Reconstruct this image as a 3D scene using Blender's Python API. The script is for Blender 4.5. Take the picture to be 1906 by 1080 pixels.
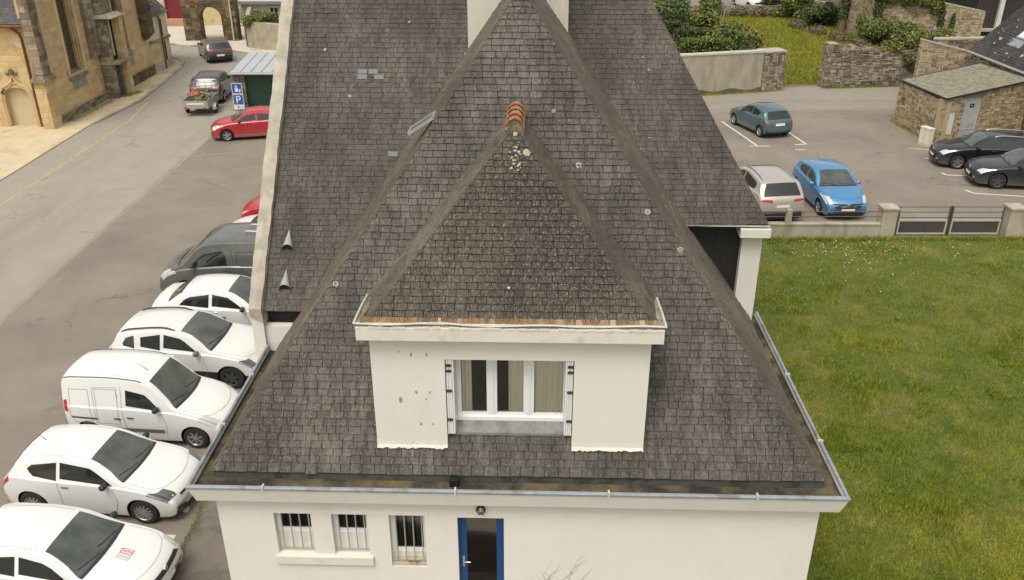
import bpy, bmesh, math, random
import numpy as np
from mathutils import Vector, Matrix
R = math.radians
random.seed(7); rng = np.random.default_rng(7)
for o in list(bpy.data.objects): bpy.data.objects.remove(o)
scn = bpy.context.scene
COL = scn.collection

# ------------------------------------------------------------------ camera
cam_d = bpy.data.cameras.new('camera'); cam = bpy.data.objects.new('camera', cam_d); COL.objects.link(cam)
cam.location = (0, 0, 12); cam.rotation_euler = (R(90 - 26), 0, 0)
cam_d.sensor_width = 36; cam_d.lens = 36 * 1600 / 1906; cam_d.clip_start = .1; cam_d.clip_end = 1500
scn.camera = cam
# ------------------------------------------------------------------ light
SUN_EL, SUN_AZ = R(62), R(205)          # azimuth clockwise from +y: behind the camera, to its left
w = bpy.data.worlds.new('World'); scn.world = w; w.use_nodes = True
nt = w.node_tree; nt.nodes.clear()
sky = nt.nodes.new('ShaderNodeTexSky'); sky.sky_type = 'NISHITA'; sky.sun_disc = False
sky.sun_elevation = SUN_EL; sky.sun_rotation = SUN_AZ; sky.air_density = 1.5; sky.dust_density = 4
hs = nt.nodes.new('ShaderNodeHueSaturation'); hs.inputs['Saturation'].default_value = .22
bg = nt.nodes.new('ShaderNodeBackground'); bg.inputs[1].default_value = .15
wo = nt.nodes.new('ShaderNodeOutputWorld')
wm_ = nt.nodes.new('ShaderNodeMix'); wm_.data_type = 'RGBA'; wm_.blend_type = 'MULTIPLY'; wm_.inputs[0].default_value = 1; wm_.inputs[7].default_value = (1.0, .977, .925, 1)
nt.links.new(sky.outputs[0], hs.inputs['Color']); nt.links.new(hs.outputs[0], wm_.inputs[6]); nt.links.new(wm_.outputs[2], bg.inputs[0]); nt.links.new(bg.outputs[0], wo.inputs[0])
sd = bpy.data.lights.new('sun', 'SUN'); sun = bpy.data.objects.new('sun', sd); COL.objects.link(sun)
sd.energy = 1.2; sd.angle = R(28); sd.color = (1, .95, .87)
dv = Vector((math.sin(SUN_AZ) * math.cos(SUN_EL), math.cos(SUN_AZ) * math.cos(SUN_EL), math.sin(SUN_EL)))
sun.rotation_euler = dv.to_track_quat('Z', 'Y').to_euler(); sun.location = (0, -10, 40)
vs = scn.view_settings; vs.view_transform = 'Standard'; vs.look = 'None'; vs.exposure = 0.3; vs.gamma = 1

# ------------------------------------------------------------------ materials
def _nodes(name):
    m = bpy.data.materials.new(name); m.use_nodes = True
    nt = m.node_tree; p = nt.nodes['Principled BSDF']
    return m, nt, p
def c4(c): return (c[0], c[1], c[2], 1)
def _noise(nt, scale, detail=5, rough=.6, vec=None, sc3=None):
    n = nt.nodes.new('ShaderNodeTexNoise'); n.inputs['Scale'].default_value = scale
    n.inputs['Detail'].default_value = detail; n.inputs['Roughness'].default_value = rough
    if vec is None:
        g = nt.nodes.new('ShaderNodeNewGeometry'); vec = g.outputs['Position']
    if sc3:
        mp = nt.nodes.new('ShaderNodeMapping'); mp.inputs['Scale'].default_value = sc3
        nt.links.new(vec, mp.inputs[0]); vec = mp.outputs[0]
    nt.links.new(vec, n.inputs['Vector']); return n.outputs[0]
def _ramp(nt, fac, stops, interp='LINEAR'):
    r = nt.nodes.new('ShaderNodeValToRGB'); r.color_ramp.interpolation = interp
    e = r.color_ramp.elements
    while len(e) < len(stops): e.new(.5)
    for i, (p, c) in enumerate(stops):
        e[i].position = p; e[i].color = c4(c) if not isinstance(c, (int, float)) else (c, c, c, 1)
    nt.links.new(fac, r.inputs[0]); return r.outputs[0]
def _mix(nt, fac, a, b, mode='MIX'):
    m = nt.nodes.new('ShaderNodeMix'); m.data_type = 'RGBA'; m.blend_type = mode
    for s, v in ((m.inputs[0], fac), (m.inputs[6], a), (m.inputs[7], b)):
        if isinstance(v, (int, float)): s.default_value = v
        elif isinstance(v, tuple): s.default_value = c4(v)
        else: nt.links.new(v, s)
    return m.outputs[2]
def _bump(nt, p, h, strength, dist=.02):
    b = nt.nodes.new('ShaderNodeBump'); b.inputs['Strength'].default_value = strength; b.inputs['Distance'].default_value = dist
    nt.links.new(h, b.inputs['Height']); nt.links.new(b.outputs[0], p.inputs['Normal'])
def _rnd(nt):
    a = nt.nodes.new('ShaderNodeAttribute'); a.attribute_name = 'rnd'
    o = nt.nodes.new('ShaderNodeObjectInfo')
    s = nt.nodes.new('ShaderNodeMath'); s.operation = 'ADD'
    nt.links.new(a.outputs['Fac'], s.inputs[0]); nt.links.new(o.outputs['Random'], s.inputs[1])
    f = nt.nodes.new('ShaderNodeMath'); f.operation = 'FRACT'; nt.links.new(s.outputs[0], f.inputs[0]); return f.outputs[0]
def surf(name, c1, c2, scale=3, rough=.85, c3=None, s3=.4, t3=(.5, .62), bump=.0, bscale=60, speck=None, spscale=80, spt=(.6, .68), sc3=None, sc33=None, metal=0, c5=None, s5=1, t5=(.55, .7), crack=None):
    """two-tone noise, an optional third tone in patches, fine specks, fine relief"""
    m, nt, p = _nodes(name)
    col = _mix(nt, _ramp(nt, _noise(nt, scale, sc3=sc3), [(.3, 0.), (.7, 1.)]), c1, c2)
    if c3: col = _mix(nt, _ramp(nt, _noise(nt, s3, 6, .65, sc3=sc33), [(t3[0], 0.), (t3[1], 1.)]), col, c3)
    if c5: col = _mix(nt, _ramp(nt, _noise(nt, s5, 7, .7), [(t5[0], 0.), (t5[1], 1.)]), col, c5)
    if speck: col = _mix(nt, _ramp(nt, _noise(nt, spscale, 3, .6), [(spt[0], 0.), (spt[1], 1.)]), col, speck)
    if crack:
        v = nt.nodes.new('ShaderNodeTexVoronoi'); v.feature = 'DISTANCE_TO_EDGE'; v.inputs['Scale'].default_value = crack[1]
        g = nt.nodes.new('ShaderNodeNewGeometry'); nz = nt.nodes.new('ShaderNodeTexNoise'); nz.inputs['Scale'].default_value = 2.5; nz.inputs['Detail'].default_value = 6
        ad = nt.nodes.new('ShaderNodeVectorMath'); ad.operation = 'MULTIPLY_ADD'; ad.inputs[1].default_value = (.9, .9, .9)
        nt.links.new(g.outputs['Position'], nz.inputs['Vector']); nt.links.new(nz.outputs['Color'], ad.inputs[0]); nt.links.new(g.outputs['Position'], ad.inputs[2]); nt.links.new(ad.outputs[0], v.inputs['Vector'])
        mm = nt.nodes.new('ShaderNodeMath'); mm.operation = 'MULTIPLY'
        nt.links.new(_ramp(nt, v.outputs['Distance'], [(0, .8), (.006, .6), (.014, 0.)]), mm.inputs[0]); nt.links.new(_ramp(nt, _noise(nt, .35, 4), [(.5, 0.), (.6, 1.)]), mm.inputs[1])
        col = _mix(nt, mm.outputs[0], col, crack[0])
    nt.links.new(col, p.inputs['Base Color']); p.inputs['Roughness'].default_value = rough; p.inputs['Metallic'].default_value = metal
    if bump: _bump(nt, p, _noise(nt, bscale, 4), bump, .01)
    return m
def pieces(name, stops, rough=.85, dark=(.03, .028, .025), dscale=.8, dt=(.5, .75), speck=None, spscale=45, spt=(.58, .66), bump=.5, bscale=40, dsc3=None, moss=None, mscale=.5, mt=(.58, .7), var=.35):
    """each piece takes its own tone from a palette (attribute + object random), then weathering"""
    m, nt, p = _nodes(name)
    col = _ramp(nt, _rnd(nt), stops)
    n2 = _ramp(nt, _noise(nt, 14, 5, .7), [(.25, 1 - var), (.75, 1 + var * .3)])
    col = _mix(nt, 1., col, n2, 'MULTIPLY')
    col = _mix(nt, _ramp(nt, _noise(nt, dscale, 7, .7, sc3=dsc3), [(dt[0], 0.), (dt[1], .8)]), col, dark)
    if moss: col = _mix(nt, _ramp(nt, _noise(nt, mscale, 8, .75), [(mt[0], 0.), (mt[1], 1.)]), col, moss)
    if speck: col = _mix(nt, _ramp(nt, _noise(nt, spscale, 4, .7), [(spt[0], 0.), (spt[1], .85)]), col, speck)
    nt.links.new(col, p.inputs['Base Color']); p.inputs['Roughness'].default_value = rough
    _bump(nt, p, _noise(nt, bscale, 4, .7), bump, .01)
    return m
def plain(name, c, rough=.5, metal=0, coat=0, spec=.5):
    m, nt, p = _nodes(name)
    p.inputs['Base Color'].default_value = c4(c); p.inputs['Roughness'].default_value = rough
    p.inputs['Metallic'].default_value = metal; p.inputs['Coat Weight'].default_value = coat; p.inputs['Coat Roughness'].default_value = .06
    p.inputs['Specular IOR Level'].default_value = spec
    return m
def paint(name, c, metal=0., dirt=(.32, .27, .2), amt=.35):
    m, nt, p = _nodes(name)
    tc = nt.nodes.new('ShaderNodeTexCoord')
    f = _ramp(nt, _noise(nt, 2.2, 6, .65, tc.outputs['Object']), [(.52, 0.), (.8, amt)])
    sx = nt.nodes.new('ShaderNodeSeparateXYZ'); nt.links.new(tc.outputs['Object'], sx.inputs[0])
    zz = _ramp(nt, sx.outputs[2], [(.18, .75), (.34, .3), (.62, 0.)]); gm = nt.nodes.new('ShaderNodeMath'); gm.operation = 'MULTIPLY'
    nt.links.new(zz, gm.inputs[0]); nt.links.new(_ramp(nt, _noise(nt, 5, 5, .7, tc.outputs['Object']), [(.25, .35), (.7, 1.)]), gm.inputs[1])
    nt.links.new(_mix(nt, gm.outputs[0], _mix(nt, f, c, dirt), (dirt[0] * .75, dirt[1] * .75, dirt[2] * .75)), p.inputs['Base Color'])
    p.inputs['Metallic'].default_value = metal; p.inputs['Roughness'].default_value = .38
    p.inputs['Coat Weight'].default_value = .8; p.inputs['Coat Roughness'].default_value = .08
    return m
def glassmat(name, tint, refl=.12):
    m = bpy.data.materials.new(name); m.use_nodes = True; nt = m.node_tree; nt.nodes.clear()
    t = nt.nodes.new('ShaderNodeBsdfTransparent'); t.inputs[0].default_value = c4(tint)
    g = nt.nodes.new('ShaderNodeBsdfGlossy'); g.inputs['Roughness'].default_value = .03
    fr = nt.nodes.new('ShaderNodeFresnel'); fr.inputs[0].default_value = 1.5
    mx = nt.nodes.new('ShaderNodeMixShader'); o = nt.nodes.new('ShaderNodeOutputMaterial')
    nt.links.new(fr.outputs[0], mx.inputs[0]); nt.links.new(t.outputs[0], mx.inputs[1]); nt.links.new(g.outputs[0], mx.inputs[2]); nt.links.new(mx.outputs[0], o.inputs[0])
    return m
def slate_mat(name, stops, dark, speck, spt, light=(.165, .147, .124), dt=(.48, .72), moss=None, mt=(.6, .72)):
    m, nt, p = _nodes(name)
    col = _ramp(nt, _rnd(nt), stops)
    col = _mix(nt, 1., col, _ramp(nt, _noise(nt, 22, 5, .75), [(.3, .35), (.7, 1.6)]), 'MULTIPLY')
    col = _mix(nt, _ramp(nt, _noise(nt, 1.7, 5, .7, sc3=(1.6, 1, 1)), [(.4, 0.), (.62, .8)]), col, light)
    # rain streaks run down the slope, so the noise is long in y and z
    col = _mix(nt, _ramp(nt, _noise(nt, 1., 5, .7, sc3=(13, 4, 4)), [(.46, 0.), (.66, .5)]), col, dark)
    col = _mix(nt, _ramp(nt, _noise(nt, 1.9, 6, .7, sc3=(3.2, .55, .55)), [(dt[0], 0.), (dt[1], .85)]), col, dark)
    col = _mix(nt, _ramp(nt, _noise(nt, .5, 6, .68, sc3=(1.5, .7, .7)), [(.38, 0.), (.62, .74)]), col, dark)
    if moss: col = _mix(nt, _ramp(nt, _noise(nt, .9, 8, .75), [(mt[0], 0.), (mt[1], .7)]), col, moss)
    col = _mix(nt, _ramp(nt, _noise(nt, 24, 6, .85, sc3=(1.4, .8, .8)), [(spt[0], 0.), (spt[1], .85)]), col, speck)
    col = _mix(nt, _ramp(nt, _noise(nt, 17, 6, .85), [(.3, .75), (.46, 0.)]), col, dark)
    # round crusts of pale lichen, ring shaped
    v = nt.nodes.new('ShaderNodeTexVoronoi'); v.inputs['Scale'].default_value = 1.7
    g = nt.nodes.new('ShaderNodeNewGeometry'); nt.links.new(g.outputs['Position'], v.inputs['Vector'])
    ring = _ramp(nt, v.outputs['Distance'], [(.0, .25), (.05, .3), (.062, .9), (.078, .9), (.09, 0.), (1., 0.)])
    sp = nt.nodes.new('ShaderNodeSeparateColor'); nt.links.new(v.outputs['Color'], sp.inputs[0])
    gate = _ramp(nt, sp.outputs[0], [(.86, 0.), (.88, 1.)])
    mm = nt.nodes.new('ShaderNodeMath'); mm.operation = 'MULTIPLY'; nt.links.new(ring, mm.inputs[0]); nt.links.new(gate, mm.inputs[1])
    col = _mix(nt, mm.outputs[0], col, (.42, .41, .36))
    nt.links.new(col, p.inputs['Base Color']); p.inputs['Roughness'].default_value = .72; p.inputs['Specular IOR Level'].default_value = .35
    _bump(nt, p, _noise(nt, 50, 4, .7), .6, .008)
    return m
SLST = [(0, (.078, .066, .053)), (.3, (.092, .079, .064)), (.6, (.104, .09, .074)), (.9, (.12, .106, .089)), (1, (.155, .14, .122))]
m_slate = slate_mat('slate', SLST, (.03, .026, .021), (.31, .283, .238), (.53, .72))
m_slate_d = slate_mat('slate_lichen', light=(.108, .091, .069), stops= [(0, (.058, .048, .036)), (.5, (.073, .061, .046)), (1, (.09, .076, .058))], dark=(.024, .018, .012), speck=(.36, .325, .255), spt=(.52, .7))
m_slate_b = slate_mat('slate_back', light=(.15, .129, .106), stops= [(0, (.082, .069, .056)), (.5, (.099, .084, .069)), (.93, (.113, .098, .081)), (1, (.135, .127, .115))], dark=(.032, .027, .022), speck=(.28, .26, .225), spt=(.54, .74))
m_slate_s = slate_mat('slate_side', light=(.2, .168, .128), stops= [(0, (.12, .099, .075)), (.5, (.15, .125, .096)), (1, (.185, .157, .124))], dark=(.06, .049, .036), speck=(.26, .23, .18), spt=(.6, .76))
m_slate_blue = plain('slate_new', (.135, .146, .15), .6)
m_under = plain('roof_felt', (.02, .018, .016), .9)
m_hip = surf('hip_moss', (.12, .092, .055), (.2, .15, .085), 9, .95, c3=(.07, .062, .03), s3=4, bump=.8, bscale=30, speck=(.33, .27, .18), spscale=20)
m_hipd = surf('hip_dark', (.055, .047, .036), (.085, .073, .056), 9, .95, bump=.6, bscale=30)
m_render = surf('cream_render', (.685, .655, .59), (.715, .687, .625), 1.2, .9, c3=(.64, .6, .515), s3=.9, t3=(.55, .85), sc33=(1.6, 1.6, .5), bump=.25, bscale=90)
m_render_d = surf('weathered_render', (.64, .6, .52), (.68, .65, .57), 2, .9, c3=(.5, .46, .34), s3=2.5, t3=(.56, .74), bump=.3, bscale=70, c5=(.25, .23, .14), s5=6, t5=(.64, .78))
m_coping = surf('mossy_coping', (.47, .425, .345), (.32, .29, .235), 3, .95, c3=(.3, .28, .2), s3=2.2, t3=(.5, .68), bump=.6, bscale=40, c5=(.36, .34, .2), s5=1.2, t5=(.6, .8), speck=(.5, .47, .4), spscale=25, spt=(.62, .75))
m_chim = surf('chimney_render', (.6, .56, .49), (.655, .62, .55), 1.5, .9, c3=(.5, .46, .38), s3=1.8, t3=(.55, .8), sc33=(2, 2, .3), bump=.25)
m_zinc = surf('zinc', (.26, .28, .31), (.32, .345, .375), 4, .65, c3=(.2, .205, .21), s3=3, metal=.2)
m_zincw = surf('pale_zinc', (.46, .45, .42), (.55, .54, .5), 5, .6, c3=(.45, .42, .36), s3=3)
m_rustz = surf('rusty_zinc', (.42, .2, .085), (.5, .29, .14), 3, .75, c3=(.5, .46, .4), s3=2.2, t3=(.5, .6), sc33=(3, 1, .3), sc3=(8, 1, 1))
m_trough = surf('gutter_moss', (.09, .072, .042), (.15, .118, .065), 5, .95, c3=(.17, .155, .045), s3=.7, t3=(.52, .7), bump=.8, bscale=30, c5=(.03, .025, .02), s5=1.5, t5=(.42, .6))
m_black = surf('dark_cladding', (.012, .012, .012), (.018, .018, .017), 6, .7)
m_terra = pieces('terracotta', [(0, (.33, .125, .066)), (.5, (.38, .155, .08)), (1, (.3, .115, .06))], .85, dark=(.2, .1, .05), moss=(.36, .32, .12), mscale=3, mt=(.55, .68), speck=(.5, .48, .38), spscale=18)
m_white = plain('white_pvc', (.78, .78, .77), .35)
m_whitem = plain('white_metal', (.72, .72, .7), .5)
m_dark = plain('dark_metal', (.035, .033, .032), .5)
m_grey = plain('grey_metal', (.36, .35, .33), .6, .1)
m_iron = plain('black_iron', (.015, .016, .018), .5)
m_blue = plain('blue_paint', (.006, .06, .19), .4)
m_curt = surf('curtain', (.86, .82, .71), (.9, .87, .77), 3, .95, sc3=(12, 1, .3))
m_room = plain('dark_room', (.05, .046, .04), .9)
m_blind = plain('dark_blind', (.016, .02, .015), .6)
m_glass = glassmat('window_glass', (.96, .955, .93))
m_lgreen = plain('dark_green_door', (.01, .04, .022), .5)
m_asph = surf('asphalt_lot', (.21, .179, .143), (.242, .208, .169), .8, .92, c3=(.17, .144, .114), s3=.3, t3=(.42, .7), bump=.5, bscale=120, speck=(.31, .275, .23), spscale=48, spt=(.56, .72), c5=(.11, .096, .077), s5=1.1, t5=(.62, .78), crack=((.12, .105, .087), .28))
m_road = surf('asphalt_road', (.28, .245, .201), (.315, .277, .229), 1.0, .92, c3=(.235, .204, .166), s3=.3, t3=(.48, .7), bump=.4, bscale=120, speck=(.42, .38, .325), spscale=48, spt=(.56, .72), sc33=(1.6, .25, 1), crack=((.2, .18, .155), .2))
m_lane = surf('asphalt_lane', (.25, .218, .178), (.285, .25, .206), 1.0, .92, c3=(.214, .185, .15), s3=.3, t3=(.48, .7), bump=.4, bscale=120, sc33=(.25, 1.6, 1))
m_path = surf('tarmac_path', (.15, .128, .1), (.185, .16, .128), 2.5, .95, c3=(.115, .098, .077), s3=1.2, bump=.7, bscale=80, speck=(.22, .2, .17), spscale=120)
m_sand = surf('sandy_pavement', (.5, .4, .25), (.58, .48, .32), 1.2, .95, c3=(.4, .31, .19), s3=.8, t3=(.52, .7), bump=.5, bscale=80, c5=(.24, .2, .11), s5=1.6, t5=(.68, .8))
m_pale = surf('pale_yard', (.5, .45, .37), (.56, .51, .43), .6, .95, c3=(.42, .37, .3), s3=.4)
m_kerb = pieces('kerb_granite', [(0, (.3, .26, .2)), (.5, (.38, .33, .26)), (1, (.46, .41, .33))], .9, dark=(.15, .13, .1), dt=(.55, .8))
m_soil = surf('lawn_soil', (.075, .1, .014), (.11, .125, .022), 1.5, .98, c3=(.15, .13, .045), s3=.7, t3=(.5, .7), bump=.8, bscale=30)
m_line = surf('white_marking', (.66, .62, .54), (.56, .52, .45), 8, .85, c3=(.3, .27, .23), s3=7, t3=(.6, .75))
m_liney = surf('yellow_marking', (.5, .38, .14), (.42, .33, .15), 5, .9, c3=(.24, .21, .17), s3=5, t3=(.48, .65))
m_linef = surf('faded_marking', (.33, .3, .25), (.28, .25, .21), 5, .9, c3=(.2, .18, .155), s3=4, t3=(.45, .6))
m_seam = surf('asphalt_joint', (.3, .26, .19), (.22, .19, .15), 2, .95)
m_conc = surf('concrete', (.36, .31, .23), (.45, .395, .3), 2, .95, c3=(.24, .2, .145), s3=1.4, t3=(.5, .7), sc33=(1, 1, .4), bump=.4, bscale=50, c5=(.14, .12, .07), s5=2.2, t5=(.66, .8))
m_concw = surf('rendered_garden_wall', (.33, .29, .22), (.4, .355, .272), 1.5, .95, c3=(.24, .21, .155), s3=1.2, t3=(.48, .72), sc33=(1.5, 1.5, .35), bump=.3, c5=(.19, .165, .11), s5=1.4, t5=(.66, .82))
m_mortar = surf('mortar', (.33, .26, .16), (.4, .32, .2), 4, .95, bump=.4)
m_mortard = surf('dark_mortar', (.09, .075, .05), (.13, .11, .075), 4, .95, bump=.4)
m_mortarw = surf('pale_mortar', (.52, .46, .36), (.6, .54, .44), 4, .95, bump=.4)
OCH = [(0, (.22, .16, .09)), (.2, (.35, .26, .14)), (.45, (.43, .33, .18)), (.7, (.48, .39, .25)), (.9, (.36, .31, .23)), (1, (.2, .165, .12))]
m_stone_hut = pieces('ochre_rubble', OCH, .9, dark=(.12, .09, .05), dt=(.6, .8), speck=(.6, .54, .42), spscale=22, spt=(.64, .74))
m_stone_gd = pieces('grey_rubble', [(0, (.13, .105, .075)), (.3, (.22, .18, .13)), (.6, (.32, .27, .2)), (.85, (.44, .38, .29)), (1, (.28, .18, .1))], .9, dark=(.07, .058, .04), dt=(.5, .75), speck=(.5, .46, .38), spscale=16, moss=(.14, .14, .05), mscale=.8, mt=(.62, .75))
m_stone_far = pieces('tan_rubble', [(0, (.26, .19, .1)), (.3, (.36, .28, .16)), (.6, (.44, .36, .23)), (1, (.5, .44, .33))], .9, dark=(.15, .12, .07), dt=(.55, .8), speck=(.55, .5, .4), spscale=12)
m_stone_barn = pieces('barn_rubble', [(0, (.1, .085, .06)), (.35, (.2, .16, .11)), (.7, (.32, .25, .16)), (1, (.4, .34, .26))], .9, dark=(.06, .05, .035), dt=(.6, .8))
m_stone_ch = pieces('church_ashlar', [(0, (.52, .36, .16)), (.3, (.6, .44, .22)), (.6, (.66, .51, .28)), (.85, (.6, .4, .16)), (.96, (.56, .47, .32)), (1, (.42, .36, .26))], .92, dark=(.2, .155, .09), dscale=.9, dt=(.55, .78), speck=(.3, .24, .15), spscale=10, spt=(.64, .74), bump=.7, var=.3)
m_mort_ch = surf('church_mortar', (.54, .4, .21), (.6, .46, .26), 2, .95, c3=(.36, .27, .14), s3=1)
m_butt = pieces('weathered_granite', [(0, (.2, .165, .11)), (.4, (.3, .245, .16)), (.8, (.4, .335, .225)), (1, (.48, .4, .27))], .92, dark=(.05, .042, .03), dscale=1.2, dt=(.42, .66), speck=(.5, .46, .36), spscale=14, spt=(.62, .72), bump=.8)
m_mort_bt = surf('dark_joint', (.13, .105, .07), (.2, .165, .11), 3, .95)
m_gate_st = pieces('gateway_stone', [(0, (.1, .07, .035)), (.5, (.18, .125, .06)), (1, (.3, .22, .11))], .92, dark=(.035, .03, .02), dscale=.8, dt=(.42, .66), moss=(.12, .1, .03), mt=(.55, .7))
m_cream = surf('cream_wall', (.62, .54, .38), (.68, .6, .44), 1, .92, c3=(.5, .42, .28), s3=.8)
m_ochrew = surf('ochre_wall', (.55, .43, .24), (.6, .48, .28), 1, .92, c3=(.44, .33, .17), s3=1)
m_redd = plain('dark_red_door', (.17, .018, .02), .5)
m_leadg = surf('leaded_glass', (.06, .045, .032), (.1, .075, .05), 6, .35, c3=(.14, .11, .075), s3=4)
m_brownpipe = plain('brown_pipe', (.16, .055, .025), .6)
m_rock_roof = pieces('hut_stone_slate', [(0, (.2, .18, .12)), (.4, (.27, .24, .165)), (.8, (.34, .31, .22)), (1, (.25, .25, .2))], .95, dark=(.12, .11, .06), dt=(.55, .8), speck=(.42, .4, .28), spscale=14, spt=(.52, .64))
m_skyl = plain('skylight_glass', (.75, .78, .8), .08, 0, 1)
m_gdoor = surf('grey_door', (.36, .37, .37), (.41, .42, .42), 2, .6, c3=(.3, .31, .31), s3=1.5)
m_bark = surf('bark', (.12, .09, .06), (.2, .16, .11), 6, .95, bump=.8, sc3=(3, 3, .5))
m_twig = plain('twig', (.2, .165, .13), .9)
def leafmat(name, a, b, c, d):
    m, nt, p = _nodes(name)
    nt.links.new(_ramp(nt, _rnd(nt), [(0, a), (.4, b), (.8, c), (1, d)]), p.inputs['Base Color'])
    p.inputs['Roughness'].default_value = .6
    return m
m_leaf_d = leafmat('leaf_dark', (.02, .034, .009), (.04, .062, .014), (.07, .098, .022), (.12, .145, .035))
m_leaf_m = leafmat('leaf_mid', (.045, .06, .012), (.09, .115, .018), (.15, .175, .026), (.22, .235, .045))
m_leaf_y = leafmat('leaf_yellow', (.06, .07, .012), (.14, .14, .02), (.22, .2, .03), (.3, .26, .05))
m_leaf_b = leafmat('leaf_brown', (.07, .045, .025), (.13, .085, .045), (.19, .13, .07), (.24, .18, .1))
def grassmat(name, g1, g2, g3, straw):
    m, nt, p = _nodes(name)
    col = _ramp(nt, _rnd(nt), [(0, g1), (.5, g2), (.9, g3), (1, straw)])
    col = _mix(nt, _ramp(nt, _noise(nt, .35, 6, .65), [(.44, 0.), (.66, .75)]), col, straw)
    col = _mix(nt, _ramp(nt, _noise(nt, 1.1, 5, .6), [(.5, 0.), (.7, .6)]), col, g1)
    nt.links.new(col, p.inputs['Base Color']); p.inputs['Roughness'].default_value = .7
    p.inputs['Specular IOR Level'].default_value = .25
    return m
m_grass = grassmat('grass_blades', (.052, .098, .007), (.145, .21, .011), (.25, .29, .02), (.37, .34, .05))
m_grass2 = grassmat('garden_grass_blades', (.13, .165, .012), (.21, .24, .018), (.28, .29, .026), (.34, .29, .055))
m_carglass = plain('car_glass', (.018, .022, .02), .04, 0, 0, .8)
m_wscreen = surf('windscreen_glass', (.045, .055, .05), (.12, .13, .122), 1.6, .05)  # paler noise tones painted in for sky reflection and the cabin behind
m_tyre = plain('tyre', (.02, .02, .02), .85)
m_rim = plain('alloy', (.5, .5, .5), .3, .8)
m_rimd = plain('dark_alloy', (.1, .1, .1), .4, .5)
m_plas = plain('black_plastic', (.025, .025, .026), .55)
m_plasg = plain('grey_plastic', (.12, .12, .12), .6)
m_gap = plain('panel_gap', (.05, .05, .05), .8); m_gapw = plain('panel_gap_white', (.26, .26, .25), .8)
m_head = plain('headlight', (.62, .63, .62), .12, .3, 1)
m_headd = plain('headlight_dark', (.12, .13, .13), .1, .3, 1)
m_tail = plain('taillight', (.42, .015, .02), .2, 0, 1)
m_chrome = plain('chrome', (.7, .7, .7), .15, 1)
m_plate = plain('number_plate', (.72, .71, .66), .5)
m_mirror = plain('mirror', (.5, .52, .52), .05, 1)
P_white = paint('white_paint', (.74, .735, .71), 0, amt=.1)
P_white2 = paint('dirty_white_paint', (.7, .69, .66), 0, (.42, .36, .25), .3)
P_grey = paint('grey_paint', (.12, .125, .118), .2)
P_red = paint('red_paint', (.42, .012, .025), 0, amt=.1)
P_dk = paint('anthracite_paint', (.055, .05, .047), .4, amt=.1)
P_dk2 = paint('dark_grey_paint', (.08, .075, .07), .4, amt=.1)
P_teal = paint('teal_paint', (.075, .145, .155), .4, amt=.2)
P_silver = paint('silver_paint', (.5, .47, .42), .45, amt=.15)
P_blue = paint('blue_car_paint', (.08, .26, .49), .35, amt=.1)
P_black = paint('black_paint', (.012, .012, .014), .2, amt=.08)
P_nvy = paint('black_blue_paint', (.02, .022, .028), .3, amt=.08)

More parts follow.
